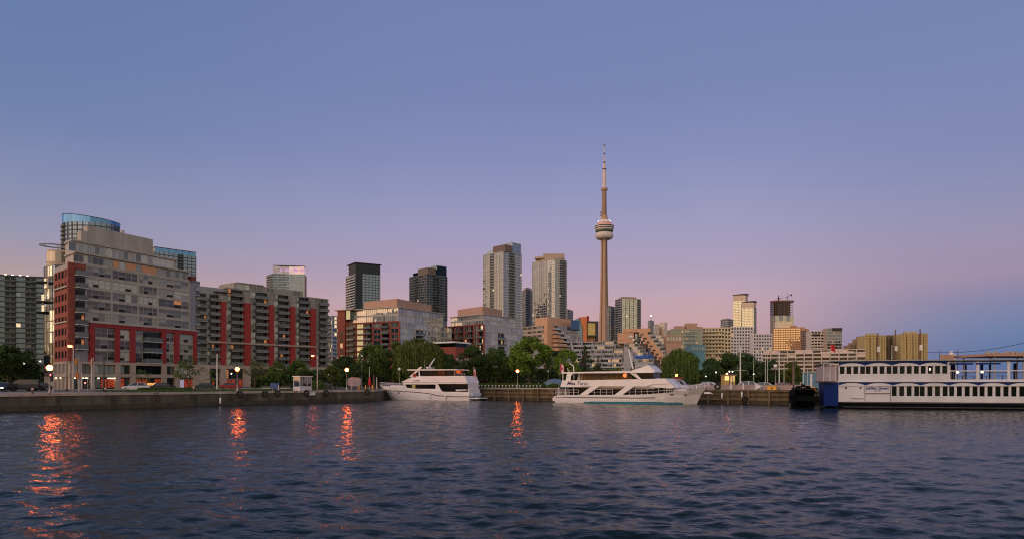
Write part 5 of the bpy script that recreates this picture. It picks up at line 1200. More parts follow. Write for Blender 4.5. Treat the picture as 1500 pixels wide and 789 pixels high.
pole(1306.5, 122, 505, 'thin white pole left of the middle lantern mast', .07, wp_, 'flagpole')
# ------------------------------------------------------------------ wharf, fenders, furniture
rt = thing('timber_wharf', 'long dark timber wharf face with beams and piles behind the moored yachts', 'wharf', (*FT.pt(FT.L/2), 0))
mb = MB(FT.T); mb.box(0, FT.L, .25, 1.0, -2, G-.02); mb.T = FT2.T; mb.box(0, FT2.L, .25, 1.0, -2, G-.02); mb.build('wharf_wall', M['timberd'], rt)
for z0, z1_, m in ((G-.05, G+.26, M['timber']), (G-.75, G-.45, M['timber']), (G-1.5, G-1.15, M['timber'])):
    mb = MB(FT.T); u_ = 0
    while u_ < FT.L: mb.box(u_+.02, min(FT.L, u_+7.3)-.02, -.12+R.uniform(-.02, .02), .24, z0+R.uniform(-.03, .03), z1_); u_ += 7.3
    mb.T = FT2.T; mb.box(0, FT2.L, -.1, .24, z0, z1_); mb.build('waler_beam', m, rt)
for z0 in (G-.42, G-.28, G-1.12, G-.98, G-.9, G-1.7):
    mb = MB(FT.T); u_ = R.uniform(-4, 0)
    while u_ < FT.L: mb.box(max(0, u_), min(FT.L, u_+5.9), .05+R.uniform(0, .06), .24, z0, z0+.1); u_ += 6
    mb.build('plank', M['timber'], rt)
u_ = 1.0
while u_ < FT.L:
    mb = MB(FT.T); mb.box(u_-.16, u_+.16, -.3, -.13, -1.5, G+R.uniform(-.1, .2)); mb.build('pile', M['timber'], rt); u_ += 3.3
for px in (700,)+tuple(698.5+5.05*i for i in range(1, 19)):
    u_ = FT.upx(px); x, y = FT.pt(u_, .6); rt = thing('wharf_post', 'short white post in the row along the wharf edge between the two yachts', 'post', (x, y, G), group='white posts along the wharf between the yachts')
    MB().lathe([(.07, G-.02), (.07, G+.62), (.1, G+.66), (.1, G+.72)], 8, (x, y)).build('shaft', M['pole'], rt); MB().ball((x, y, G+.84), .13, 8, .9).build('cap', M['globe'], rt)
x0_, x1_ = FT.upx(702), FT.upx(800)
tag(MB(FT.T).box(x0_, x1_+3, -.05, .2, G+.27, G+.4).build('wharf_rail', M['pole'], base=FT.T(x0_, 0, G)), 'pale kerb rail along the wharf edge below the white posts', 'rail')
# grey concrete barrier panels on the wharf
bm = mat('barrier concrete', (.33, .26, .23), .8, var=.15, scale=.8)
pan = [(984, 1003.5, 'barrier panel behind the bow tip of the larger yacht, start of the row'), (1004, 1026, 'barrier panel left of the dark mooring ring'), (1026.6, 1050.5, 'barrier panel just right of the dark mooring ring'), (1051, 1069.8, 'barrier panel below the food kiosk'), (1072.4, 1087.6, 'barrier panel between the two white posts, under the front of the white saloon'), (1089.6, 1105.6, 'barrier panel under the middle of the white saloon'), (1116.5, 1139, 'barrier panel behind the yellow box'), (1139.6, 1161, 'barrier panel left of the thick brown pile'), (1163.6, 1187, 'last barrier panel, next to the paddle wheel')]
for i, (a, b, lab) in enumerate(pan):
    v = 2.2; fv = Frame(FT.pt(0, v), FT.pt(FT.L, v)); ua2, ub2 = fv.upx(a), fv.upx(b); o = MB(fv.T).box(ua2, ub2, 0, .18, G-.02, G+1.0+.03*(i % 3))
    o.box(ua2-.02, ub2+.02, -.03, .21, G+1.0+.03*(i % 3)+.002, G+1.06+.03*(i % 3)); tag(o.build('barrier_panel', bm, base=fv.T(ua2, 0, G)), lab, 'barrier', 'concrete barrier panels on the wharf')
for px, lab in ((1070.9, 'white post with an orange foot in front of the food kiosk'), (1088.6, 'white post with an orange foot halfway along the white saloon'), (1107, 'white post at the front wheel of the white saloon')):
    fv = Frame(FT.pt(0, 1.2), FT.pt(FT.L, 1.2)); x, y = fv.pt(fv.upx(px)); rt = thing('marker_post', lab, 'post', (x, y, G)); MB().box(x-.12, x+.12, y-.12, y+.12, G-.02, G+1.35).build('shaft', M['gelw'], rt)
    if px < 1100: MB().box(x-.2, x+.2, y-.2, y+.2, G-.02, G+.3).build('foot', mat('orange foot', (.5, .13, .03), .6), rt)
fv = Frame(FT.pt(0, 1.4), FT.pt(FT.L, 1.4)); u_ = fv.upx(1131); x, y = fv.pt(u_); rt = thing('yellow_box', 'yellow steel box with a dark latch standing against the barrier', 'box', (x, y, G))
MB(fv.T).box(u_-.7, u_+.7, -.35, .35, G-.02, G+.75).build('box_body', M['yellow'], rt); MB(fv.T).box(u_-.75, u_+.75, -.4, .4, G+.75, G+.85).build('lid', M['yellow'], rt); MB(fv.T).box(u_-.09, u_+.12, -.42, -.36, G+.4, G+.65).build('latch', M['dark'], rt)
u_ = fv.upx(1190); x, y = fv.pt(u_); tag(MB(fv.T).box(u_-.5, u_+.5, -.3, .3, G-.02, G+.7).build('yellow_crate', M['yellow'], base=(x, y, G)), 'yellow crate on the wharf just above the paddle wheel', 'crate')
u_ = fv.upx(1053); x, y = fv.pt(u_, -.9)
def ring_fender(x, y, z, lab, r=.45, ax='y', name='tyre_fender', m=None, grp=None, cat='tyre'):
    o = MB(); o.torus((x, y, z), r, r*.38, ax, 20, 8); b = o.build(name, m or M['black'], base=(x, y, z), smooth=True); return tag(b, lab, cat, grp)
ring_fender(x, y, G+.75, 'dark mooring ring hung on the barrier near the bow of the larger yacht', .42, cat='fender', name='mooring_ring')
for px, lab in ((349, 'black tyre hung on the quay wall under the lit globe lamp'), (386, 'black tyre hung on the quay wall left of the blue sign'), (404.5, 'black tyre hung on the quay wall under the blue sign'), (447, 'black tyre hung on the quay wall under the glass kiosk'), (475.5, 'black tyre hung on the quay wall right of the white plate'), (535.5, 'black tyre hung on the quay wall near the quay corner')):
    u_ = FQ.upx(px); x, y, z = FQ.T(u_, -.36, G-.35); ring_fender(x, y, z, lab, .42, grp='tyres on the concrete quay')
for px, lab in ((1092.5, 'tyre hung low on the wharf beams under the white saloon'), (1190, 'tyre hung on the wharf near the paddle wheel')):
    u_ = FT.upx(px); x, y, z = FT.T(u_, -.5, .7); ring_fender(x, y, z, lab, .42)
for px, z, lab in ((320.5, .75, 'small white buoy fender hung on the concrete quay'), (1058.5, 1.3, 'white fender hung on the wharf left of the tyre'), (1087.5, 1.5, 'short white fender hung at the wharf edge')):
    fr = FQ if px < 600 else FT; u_ = fr.upx(px); x, y, z = fr.T(u_, -.4, z); o = MB(); o.lathe([(.02, z-.5), (.15, z-.38), (.15, z+.35), (.03, z+.5)], 10, (x, y)); o.tube((x, y, z+.5), (x, y, G+.1), .02); tag(o.build('buoy_fender', M['gel'], base=(x, y, z), smooth=True), lab, 'fender')
u_ = FQ.upx(455.5); tag(MB(FQ.T).box(u_-.75, u_+.75, -.2, -.13, G-.75, G-.25).build('white_plate', M['gelw'], base=FQ.T(u_, -.16, G-.5)), 'blank white plate fixed to the quay wall below the kiosk', 'sign')
# cleats / small posts on the quay edge
for px, lab in ((286, 'small dark post with pale cap on the quay edge by the low hedge'), (156.5, 'small dark post on the quay edge below the tall dark pole'), (49.5, 'small dark cleat on the quay edge near the left side')):
    u_ = FQ.upx(px); x, y = FQ.pt(u_, .4); rt = thing('quay_post', lab, 'post', (x, y, G)); MB().lathe([(.1, G+.02), (.08, G+.5)], 8, (x, y)).build('shaft', M['dark'], rt); MB().ball((x, y, G+.6), .16, 8).build('cap', M['stone'], rt)
# glass ticket kiosk
fk = Frame(P(439.5, 119.5), P(456.5, 122.3)); kx = fk.pt(fk.L/2, .75); rt = thing('ticket_kiosk', 'small white framed glass ticket kiosk on the quay', 'kiosk', (*kx, G)); L_ = fk.L; D_ = 1.5; h_ = 2.45
fm_ = MB(fk.T); 
for a in (0, L_*.17, L_*.6, L_-.1): fm_.box(a, a+.1, 0, .1, G+.02, G+h_)
for a in (0, L_-.1): fm_.box(a, a+.1, D_-.1, D_, G+.02, G+h_)
for v in (0.01, D_-.09): fm_.box(.1, L_-.1, v, v+.08, G+.75, G+.83)
fm_.build('frame', M['fer'], rt); MB(fk.T).box(.02, L_-.02, .05, D_-.05, G+.02, G+.74).build('panel', M['fer'], rt)
kg = glass('kiosk glass', (.7, .75, .8), .2, ((.02, .03, .05), (.04, .05, .07), (.08, .09, .11), (.1, .1, .12)))
for a, b in ((.1, L_*.17), (L_*.17+.1, L_*.6), (L_*.6+.1, L_-.1)):
    mb = MB(fk.T); mb.box(a, b, .04, .07, G+.84, G+h_-.02); mb.rnd = R.random(); mb.build('glass_pane', kg, rt)
mb = MB(fk.T); mb.box(-.02+.03, .05, .12, D_-.12, G+.84, G+h_-.02); mb.build('glass_pane', kg, rt)
mb = MB(fk.T); mb.box(L_-.06, L_-.03, .12, D_-.12, G+.84, G+h_-.02); mb.build('glass_pane', kg, rt)
MB(fk.T).box(-.15, L_+.15, -.15, D_+.15, G+h_, G+h_+.16).build('roof', M['gelw'], rt)
MB(fk.T).box(L_*.62, L_*.66, .9, 1.0, G+1.5, G+1.65).build('ceiling_lamp', emis('cool lamp', (.8, .9, 1), 3), rt)
# signs, umbrella, benches
def sign(px, Y, py, w, h, m, lab, post=True, name='sign', z0=G):
    x = X(px, Y); z = Zp(py, Y); rt = thing(name, lab, 'sign', (x, Y, z0)); MB().box(x-w/2, x+w/2, Y-.03, Y+.03, z-h/2, z+h/2).build('sign_panel', m, rt)
    for d in ((-w*.3, w*.3) if w > 1.3 else (w*.35,)): MB().tube((x+d, Y+.08, z0), (x+d, Y+.08, z+h/2), .05, .05, 6).build('post', M['pole'], rt)
    return rt
sign(402.5, 118, 564.3, 1.5, .95, mat('blue sign', (.02, .07, .22), .5), 'blue notice board facing the harbour on the lawn edge')
sign(408, 117, 567, .12, .9, M['pole'], 'thin white marker beside the blue notice board', name='marker')
x, Y, z = X(519, 129), 129, Zp(558.5, 129); rt = thing('harbour_sign', 'grey round cornered information sign near the quay corner', 'sign', (x, Y, G)); o = MB(); o.T = lambda a, b, c: (x+a, Y+c, z+b)
o.prism([(1.25*math.copysign(abs(math.cos(t))**.5, math.cos(t)), .85*math.copysign(abs(math.sin(t))**.5, math.sin(t))) for t in [2*math.pi*i/28 for i in range(28)]], 0, .12); o.build('sign_panel', mat('grey sign', (.2, .2, .24), .5, var=.25, scale=3), rt)
for d in (-.6, .6): MB().tube((x+d, Y+.2, G), (x+d, Y+.2, z-.3), .06).build('post', M['pole'], rt)
x, Y = X(541.5, 137), 137; rt = thing('folded_umbrella', 'folded dark red umbrella on the quay beside the flagpole', 'umbrella', (x, Y, G)); MB().lathe([(.02, G+2.7), (.16, G+2.3), (.42, G+.9), (.2, G+.8)], 10, (x, Y)).build('canopy', M['redp'], rt, smooth=True); MB().tube((x, Y, G), (x, Y, G+2.8), .04).build('pole', M['pole'], rt); MB().lathe([(.4, G), (.4, G+.1), (.1, G+.14)], 12, (x, Y)).build('base', M['dark'], rt)
for px, Y, lab in ((418, 122, 'bench with a pale top under the trees left of the kiosk'), (390, 126, 'low pale bench on the lawn below the tree beside the lamp')):
    x = X(px, Y); rt = thing('bench', lab, 'bench', (x, Y, G)); MB().box(x-.9, x+.9, Y-.25, Y+.25, G+.42, G+.5).build('seat', M['gelw'], rt); MB().box(x-.9, x+.9, Y+.22, Y+.28, G+.55, G+.85).build('backrest', M['dark'], rt)
    for d in (-.7, .7): MB().box(x+d-.06, x+d+.06, Y-.2, Y+.25, G+.02, G+.42).build('leg', M['dark'], rt)
# food kiosk with warm light, pale blue shed, dome tent
x0, x1, Y = X(1061, 150), X(1077.5, 150), 150; rt = thing('food_kiosk', 'small yellow lit food kiosk under the broad dark tree', 'kiosk', (x0, Y, G))
MB().box(x0, x1, Y+.3, Y+2.4, G, Zp(549, Y)).build('kiosk_wall', mat('kiosk yellow', (.5, .33, .12), .6), rt); MB().box(x0-.2, x1+.2, Y-.4, Y+2.6, Zp(549, Y)+.01, Zp(548, Y)).build('roof', M['stone'], rt)
MB().box(x0+.2, x0+1.1, Y+.24, Y+.29, Zp(556, Y), Zp(550, Y)).build('serving_window', emis('kiosk light', (1, .62, .18), 1.4, .5), rt); MB().box(x1-1.0, x1-.1, Y+.24, Y+.29, Zp(558, Y), Zp(549.8, Y)).build('lit_panel', emis('kiosk panel', (.8, .5, .15), .7, .5), rt)
MB().ball((x0+.5, Y-.25, Zp(547, Y)), .2, 10).build('red_lamp', emis('kiosk red lamp', (1, .14, .05), 20), rt)
x0, x1, Y = X(1187, 140), X(1213, 140), 140; rt = thing('blue_shed', 'pale blue flat shed beyond the barrier, left of the paddle steamer', 'shed', (x0, Y, G)); MB().box(x0, x1, Y, Y+4, G, Zp(545, Y)).build('wall', mat('pale blue sheet', (.13, .25, .33), .6, var=.1), rt); MB().box(x0-.1, x1+.1, Y-.1, Y+4.1, Zp(545, Y), Zp(544.2, Y)).build('roof', M['grey'], rt); MB().box(x0-.05, x0+.35, Y-.1, Y-.01, G, Zp(547, Y)).build('door', M['gelw'], rt)
rt = thing('dome_tent', 'pale blue dome shelter behind the hedge by the stern of the larger yacht', 'shelter', (X(813, 156), 156, G)); o = MB(); o.lathe([(3.1, G), (2.9, G+.9), (2.2, G+1.7), (1.2, G+2.2), (.01, G+2.4)], 20, (X(813, 156), 156)); o.build('canopy', mat('tent blue', (.1, .16, .22), .6, var=.15), rt, smooth=True); MB().box(X(813, 156)-.6, X(813, 156)+.6, 152.75, 152.95, G, G+1.2).build('flap', M['dark'], rt)
# flags
def flag(px, Y, ytop, w, h, lab, z0, kind='maple', droop=True):
    x = X(px, Y); zt = Zp(ytop, Y); rt = thing('flag', lab, 'flag', (x, Y, z0)); MB().tube((x, Y, z0), (x, Y, zt+.15), .035, .025, 6).build('flagpole', M['pole'], rt)
    mb = MB(); n = 10
    pt = lambda i, j: (x+.05+w*i/n*.8, Y+.1*math.sin(i*1.3+j*.5)*w, zt-h*j/6-.35*h*(i/n))
    for i in range(n):
        for j in range(6):
            mb.mat = 1 if (kind == 'maple' and n*.28 <= i < n*.72) else 0
            mb.face([pt(i, j+1), pt(i+1, j+1), pt(i+1, j), pt(i, j)])
    mb.build('cloth', [M['redp'], M['gelw']], rt); 
    if kind == 'maple':
        lf = MB(); c = Vector(pt(n//2, 3)); s = h*.22
        star = [(0, 1), (.18, .55), (.5, .65), (.42, .2), (.75, -.05), (.3, -.25), (.32, -.5), (.05, -.42), (.05, -.8), (-.05, -.8), (-.05, -.42), (-.32, -.5), (-.3, -.25), (-.75, -.05), (-.42, .2), (-.5, .65), (-.18, .55)]
        lf.face([(c.x+a*s, c.y-.12*w, c.z+b*s) for a, b in star[::-1]]); lf.build('leaf_emblem', M['redp'], rt)
    return rt
flag(1216.5, 104, 503, .9, 1.0, 'plain red flag flying above the bow deck of the paddle steamer', Zp(535, 104), 'red')
flag(693.5, 134.3, 537, .55, 1.9, 'drooping red and white flag at the stern of the smaller yacht', 2.9)
flag(820.3, 121.2, 531, .9, 1.5, 'red and white flag at the stern of the larger yacht', 2.6)
# ------------------------------------------------------------------ cars
def car(label, px, Y, rz, col, name='parked_car', lights=None, kind='saloon', z0=G):
    rt = thing(name, label, 'car' if kind != 'van' else 'van', (0, 0, 0)); paint = mat('paint %s' % (col,), col, .28, .2, var=.05, spec=.6)
    L_ = 4.5; hw = .88
    st = [(-2.25, .45, .72, .78), (-2.18, .28, .86, .84), (-1.7, .22, .93, .87), (-.8, .2, .93, .89), (.6, .2, .92, .89), (1.2, .22, .88, .88), (1.9, .26, .76, .84), (2.18, .32, .64, .76), (2.25, .42, .56, .66)] if kind == 'saloon' else \
         [(-2.3, .4, 1.1, .85), (-2.25, .3, 1.15, .9), (-1.0, .25, 1.15, .92), (1.0, .25, 1.12, .92), (1.7, .27, 1.0, .9), (2.2, .32, .85, .85), (2.3, .42, .7, .75)]
    mb = MB(); ring = []
    for x, zl, zh, w in st: ring.append([(x, -w*.92, zl), (x, -w, zl+.2), (x, -w, zh-.1), (x, -w*.9, zh), (x, w*.9, zh), (x, w, zh-.1), (x, w, zl+.2), (x, w*.92, zl)])
    def loft(mb, ring):
        k = len(ring[0]); pts = [p for r in ring for p in r]; f = [(a*k+i, a*k+(i+1) % k, (a+1)*k+(i+1) % k, (a+1)*k+i) for a in range(len(ring)-1) for i in range(k)]
        mb.mesh(pts, f+[tuple(range(k-1, -1, -1)), tuple(range((len(ring)-1)*k, len(ring)*k))])
    loft(mb, ring); mb.build('body', paint, rt, smooth=False)
    cab = [(-1.75, .9, .72), (-1.2, 1.38, .62), (-.2, 1.45, .6), (.45, 1.38, .62), (1.25, .86, .74)] if kind == 'saloon' else [(-2.2, 1.1, .85), (-2.1, 1.95, .76), (.3, 1.98, .76), (.9, 1.85, .75), (1.6, 1.05, .82)]
    zb_ = .84 if kind == 'saloon' else 1.05
    mb = MB(); loft(mb, [[(x, -.8, zb_), (x, -w, z), (x, w, z), (x, .8, zb_)] for x, z, w in cab]); mb.build('cabin_glass', mat('car glass', (.012, .014, .018), .08, var=.1, spec=.8), rt)
    mb = MB(); loft(mb, [[(x, -w-.015, z-.05), (x, -w+.02, z+.03), (x, w-.02, z+.03), (x, w+.015, z-.05)] for x, z, w in cab[1:-1]]); 
    for s in (-1, 1):
        for (xa, za, wa), (xb, zb2_, wb2) in ((cab[0], cab[1]), (cab[-2], cab[-1])): mb.tube((xa, s*wa, za), (xb, s*wb2, zb2_), .05, .05, 5)
        mb.tube((-.25, s*.8, zb_), (-.25, s*.61, cab[2][1]-.02), .045, .045, 5)
    mb.build('roof', paint, rt)
    for x in (-1.4, 1.4):
        for s in (-1, 1):
            w = MB(); w.torus((x, s*.8, .32), .24, .09, 'y', 18, 8); wo_ = w.build('wheel', M['black'], rt, smooth=True)
            h = MB(); h.tube((x, s*.74, .32), (x, s*.87, .32), .19, .16, 12); h.build('rim', M['pole'], wo_)
    for s in (-1, 1):
        MB().box(2.12, 2.26, s*.58-.16, s*.58+.16, .52, .64).build('headlight', emis('headlight on', (1, .9, .75), 7) if lights == 'head' else M['globe'], rt)
        MB().box(-2.27, -2.15, s*.6-.15, s*.6+.15, .62, .8).build('tail_light', emis('tail light on', (1, .05, .03), 3) if lights == 'tail' else M['red'], rt)
    rt.location = (X(px, Y), Y, z0); rt.rotation_euler = (0, 0, rz); LOC[rt.name] = Vector(rt.location); return rt
AQ = math.atan2(dq.y, dq.x)
car('silver saloon facing left on the quay road, headlights off, before the stone base', 200, 120, rad(180)+.35, (.45, .47, .52))
car('black saloon with red tail lights in front of the lit shops', 240, 124, rad(0)+.4, (.02, .022, .03), lights='tail')
car('dark blue van parked beside the roadside trees at the left', 34, 116, rad(180)+.4, (.015, .02, .03), kind='van')
car('dark car with a bright headlight entering at the left edge', 6, 112, rad(-75), (.03, .03, .035), lights='head')
car('black car between the van and the brightest globe lamp', 56, 120, rad(180)+.5, (.02, .02, .024))
car('red car behind the lawn in front of the long block', 338, 150, .5, (.3, .02, .015)); car('dark green car behind the pole on the lawn', 303, 146, .5, (.02, .04, .03))
car('white saloon parked behind the barrier panels on the wharf', 1099, 117.5, rad(-18), (.72, .7, .7)).scale = (1.18, 1.1, 1.12)
car('white car of which only the roof shows over the barrier near the bow', 1040, 122, rad(-28), (.7, .68, .66), kind='saloon').scale = (1, 1, 1.08)
car('white hatchback right of the white saloon, behind the yellow box', 1122, 124, rad(-25), (.68, .66, .66)); car('red car among the masts, left of the thick pile', 1150, 126, rad(-20), (.35, .02, .02)); car('pale car just left of the thick brown pile', 1143, 132, rad(160), (.5, .45, .42))
car('dark car by the folded umbrella near the orange quay lamp', 477, 146, rad(20), (.03, .03, .035))
rt = car('small white van with a red roof sign behind the bow of the larger yacht', 992, 122, rad(-28), (.7, .66, .65), kind='van'); MB().box(-.6, 1.0, -.6, .6, 2.05, 2.35).build('roof_sign', M['red'], None).parent = rt
# quay ladders and life ring stands
for px, lab in ((228, 'rusty steel ladder on the concrete quay below the low hedge'), (432, 'rusty steel ladder on the concrete quay left of the white plate')):
    u_ = FQ.upx(px); mb = MB(FQ.T)
    for d in (-.22, .22): mb.tube((u_+d, -.2, -.2), (u_+d, -.2, G+.45), .03, .03, 6)
    for k in range(8): mb.tube((u_-.22, -.2, .1+k*.28), (u_+.22, -.2, .1+k*.28), .02, .02, 5)
    tag(mb.build('quay_ladder', mat('rusty steel', (.14, .07, .04), .8), base=FQ.T(u_, -.2, 0)), lab, 'ladder')
# ------------------------------------------------------------------ boats
def loft(mb, rings, closed=False, caps=True):
    k = len(rings[0]); pts = [p for r in rings for p in r]; m = k if closed else k-1
    f = [(a*k+i, a*k+(i+1) % k, (a+1)*k+(i+1) % k, (a+1)*k+i) for a in range(len(rings)-1) for i in range(m)]
    if caps and closed: f += [tuple(range(k-1, -1, -1)), tuple(range((len(rings)-1)*k, len(rings)*k))]
    mb.mesh(pts, f)
def hull(stations, zs=None):
    """(x, keel z, half width at the water, chine z, half width at the sheer, sheer z) from stern to bow; closed by a deck."""
    rings = []
    for x, zk, hw, zc, hs, zsx in stations:
        xs_ = x if isinstance(x, tuple) else (x, x, x)
        half = [(xs_[0], 0, zk), (xs_[0], hw*.75, zk+.15), (xs_[0], hw, .0), (xs_[1], hw+(hs-hw)*.55, zc), (xs_[2], hs, zsx)]
        rings.append(half+[(p[0], -p[1], p[2]) for p in half[:0:-1]])
    return rings
def rail(mb, pts, h, post=1.2, r=.03, mids=1):
    for a, b in zip(pts, pts[1:]):
        a, b = Vector(a), Vector(b); n = max(1, round((b-a).length/post)); U = Vector((0, 0, 1))
        for j in range(1, mids+2): mb.tube(a+U*h*j/(mids+1), b+U*h*j/(mids+1), r*(1 if j == mids+1 else .7), None, 5)
        for i in range(n+1): p = a.lerp(b, i/n); mb.tube(p, p+U*h, r, r, 5)
def boat(name, label, cat, loc, rz): return thing(name, label, cat, loc, rz)
class BM(MB): pass
def lbuild(mb, name, m, root, **k):
    l = LOC[root.name]; LOC[root.name] = Vector((0, 0, 0)); o = mb.build(name, m, root, **k); LOC[root.name] = l; LOC[o.name] = Vector((0, 0, 0)); return o
gwin = mat('dark boat glass', (.005, .007, .009), .12, var=.1, spec=.08)
teal = mat('teal boot stripe', (.02, .17, .22), .4); grub = mat('grey rubrail', (.05, .045, .05), .5)
def text(body, size, loc, rot, m, parent, shear=0., name='lettering', ext=.012, bold=0.0, local=True):
    c = bpy.data.curves.new(name, 'FONT'); c.body = body; c.size = size; c.extrude = ext; c.shear = shear; c.align_x = 'CENTER'; c.align_y = 'CENTER'; c.offset = bold
    tmp = bpy.data.objects.new('text', c); me = bpy.data.meshes.new_from_object(tmp); bpy.data.objects.remove(tmp); bpy.data.curves.remove(c)
    me.name = name; me.materials.clear(); me.materials.append(m)
    o = bpy.data.objects.new(name, me); COL.objects.link(o); o.parent = parent; o.location = loc; o.rotation_euler = rot; LOC[o.name] = Vector(loc); return o
def skin(st, x, z):
    """Half width of a hull at a height and length."""
    pts = []
    for sx, zk, hw, zc, hs, zs_ in st:
        xx = sx if isinstance(sx, tuple) else (sx, sx, sx)
        wc = hw+(hs-hw)*.55
        if z <= zc: t = max(0, z)/zc; pts.append((xx[0]+(xx[1]-xx[0])*t, hw+(wc-hw)*t))
        else: t = min(1, (z-zc)/(zs_-zc)); pts.append((xx[1]+(xx[2]-xx[1])*t, wc+(hs-wc)*t))
    for (xa, wa), (xb, wb_) in zip(pts, pts[1:]):
        if xa <= x <= xb: return wa+(wb_-wa)*(x-xa)/(xb-xa)
    return pts[0][1] if x < pts[0][0] else pts[-1][1]
# --- smaller yacht, bow to the left, port side towards us
hd1 = math.atan2(8.1, -17.5); s1 = (X(701, 134.6), 134.6+1.2); rt = boat('motor_yacht', 'smaller white motor yacht with a flybridge roof and slanted mast, bow pointing left', 'yacht', (s1[0]+2.4*math.sin(hd1)*0, s1[1], 0), hd1); rt.scale = (1.06, 1, 1)
gel = M['gel']; hw = 2.55; YS = 1
B = lambda px: 22.6*(701.5-px)/148  # photo column along the hull -> metres from the stern
st = [(0.9, -.5, 2.2, .45, 2.4, 1.2), (4, -.6, 2.45, .6, 2.6, 1.55), (9, -.7, 2.5, .7, 2.65, 2.0), (13.5, -.7, 2.3, .85, 2.6, 2.45), (17, -.6, 1.6, 1.1, 2.3, 2.7), ((18.9, 20.0, 20.6), -.4, .8, 1.5, 1.55, 2.85), ((19.9, 21.4, 22.5), -.1, .05, 1.8, .12, 3.0)]
mb = MB(); rg_ = hull(st); loft(mb, rg_, True); lbuild(mb, 'hull', gel, rt)
mb = MB()  # sweeping dark stripe on both sides
for s in (-1, 1):
    pts = [(.9, 2.42, .78), (4, 2.58, .78), (7.4, 2.63, .95), (9.4, 2.62, 1.35), (12, 2.56, 1.6), (15, 2.36, 1.75), (17.5, 2.02, 1.82), (20, 1.35, 1.9), (21.6, .6, 2.0)]
    zf = [(p[0], p[2]) for p in pts]; fine = []
    for (xa, za), (xb, zb) in zip(zf, zf[1:]): fine += [(xa+(xb-xa)*q/6, za+(zb-za)*q/6) for q in range(6)]
    fine.append(zf[-1]); pts = [(x, skin(st, x, z)+.02, z) for x, z in fine]
    for (a, w, z), (b, w2, z2) in zip(pts, pts[1:]): mb.tube((a, s*w, z), (b, s*w2, z2), .085, .085, 5)
lbuild(mb, 'hull_stripe', M['navy'] if False else grub, rt)
mb = MB()
for s in (-1, 1): mb.side([(.9, -.45), (.9, .09), (18.6, .12), (18.6, -.35)], s*2.2-.4, s*2.2+.38) if False else None
# main cabin with sloping front
def house(prof, hw_, name, m, inner=.0): return lbuild(MB().side(prof, -hw_, hw_), name, m, rt)
house([(1.2, 1.2), (1.2, 3.55), (15.6, 3.62), (14.8, 2.3), (14.2, 1.9)], 2.35, 'cabin', gel)
house([(B(693.5), 3.56), (B(690), 4.9), (B(617), 4.85), (B(599), 3.75), (B(599), 3.64)], 2.5, 'upper_bulwark', gel)
for a, b, z0, z1, nm, k in ((B(648.5), B(607), 2.32, 3.2, 'cabin_window', 6), (B(694), B(653.5), 1.75, 3.3, 'aft_window', 5)):
    for s in (1, -1):
        mb = MB(); sk = .5
        pr = [(a, z0), (a, z1), (b+(.5 if nm == 'cabin_window' else 0), z1), (b, z0)] if nm == 'cabin_window' else [(a, z0), (a, z1), (b+.25, z1), (b-.5, z0+.3), (b-.9, z0)]
        mb.side(pr, s*2.36-.03, s*2.36+.03); lbuild(mb, nm, gwin, rt)
mb = MB(); mb.box(B(619), B(614), 2.365, 2.41, 2.5, 3.1); lbuild(mb, 'lit_curtain', mat('curtain', (.4, .36, .12), .8), rt)
mb = MB(); 
for i in range(9): x = B(622)-(B(622)-B(674))*(i/8); mb.box(x-.04, x+.04, 2.05, 2.12, 4.85, 6.0); mb.box(x-.04, x+.04, -2.12, -2.05, 4.85, 6.0)
lbuild(mb, 'window_post', M['dark'], rt)
lbuild(MB().side([(B(674), 4.85), (B(674), 6.0), (B(617), 6.0), (B(606), 4.82)], -2.0, 2.0), 'flybridge_glazing', gwin, rt)
lbuild(MB().side([(B(679.5), 6.02), (B(679.5), 6.2), (B(608), 6.28), (B(606), 6.1), (B(612), 6.02)], -2.5, 2.5), 'flybridge_roof', gel, rt)
for s in (-1, 1):
    lbuild(MB().side([(B(610), 4.75), (B(623), 6.35), (B(626), 6.8), (B(629), 6.7), (B(623), 5.9), (B(615), 4.75)][::-1], s*2.35-.1, s*2.35+.1), 'arch_strut', gel, rt)
    lbuild(MB().side([(B(623.5), 6.0), (B(625), 6.0), (B(626), 4.9), (B(624), 4.9)], s*2.3-.06, s*2.3+.06), 'arch_strut', gel, rt)
mb = MB(); mb.tube((B(628), 0, 6.3), (B(638.5), 0, 8.5), .17, .1, 8); lbuild(mb, 'mast', gel, rt)
mb = MB(); mb.tube((B(624.5), .3, 6.2), (B(624.5), .3, 8.2), .03, .02, 5); lbuild(mb, 'antenna', M['grey'], rt)
mb = MB(); mb.ball((B(630), .6, 6.6), .28, 10, .7); lbuild(mb, 'radar_dome', gel, rt)
mb = MB(); mb.box(B(636), B(629), -.6, .6, 6.3, 6.75); lbuild(mb, 'roof_box', M['grey'], rt)
mb = MB(); mb.torus((B(618.5), 2.56, 5.05), .33, .1, 'y', 18, 8); lbuild(mb, 'life_ring', mat('life ring red', (.5, .07, .05), .6), rt)
mb = MB(); mb.box(B(625), B(617), 2.52, 2.9, 4.02, 4.25); lbuild(mb, 'locker', M['gelw'], rt)
for px in (569.5, 574, 579, 593):
    w_ = skin(st, B(px), 1.42); mb = MB(); mb.tube((B(px), w_-.4, 1.42), (B(px), w_+.06, 1.42), .17, .17, 10); lbuild(mb, 'porthole', gwin, rt)
mb = MB(); e = [(15.2, 2.45, 2.62), (17, 2.22, 2.72), (20.4, 1.5, 2.86), (22.3, .25, 3.0)]
for s in (-1, 1): rail(mb, [(x, s*y, z) for x, y, z in e], .62, 1.3, .03, 1)
lbuild(mb, 'bow_rail', M['gelw'], rt)
lbuild(MB().side([(15.2, 2.5), (15.2, 2.9), (19, 3.0), (19.6, 2.7)], -1.3, 1.3), 'foredeck_trunk', gel, rt)
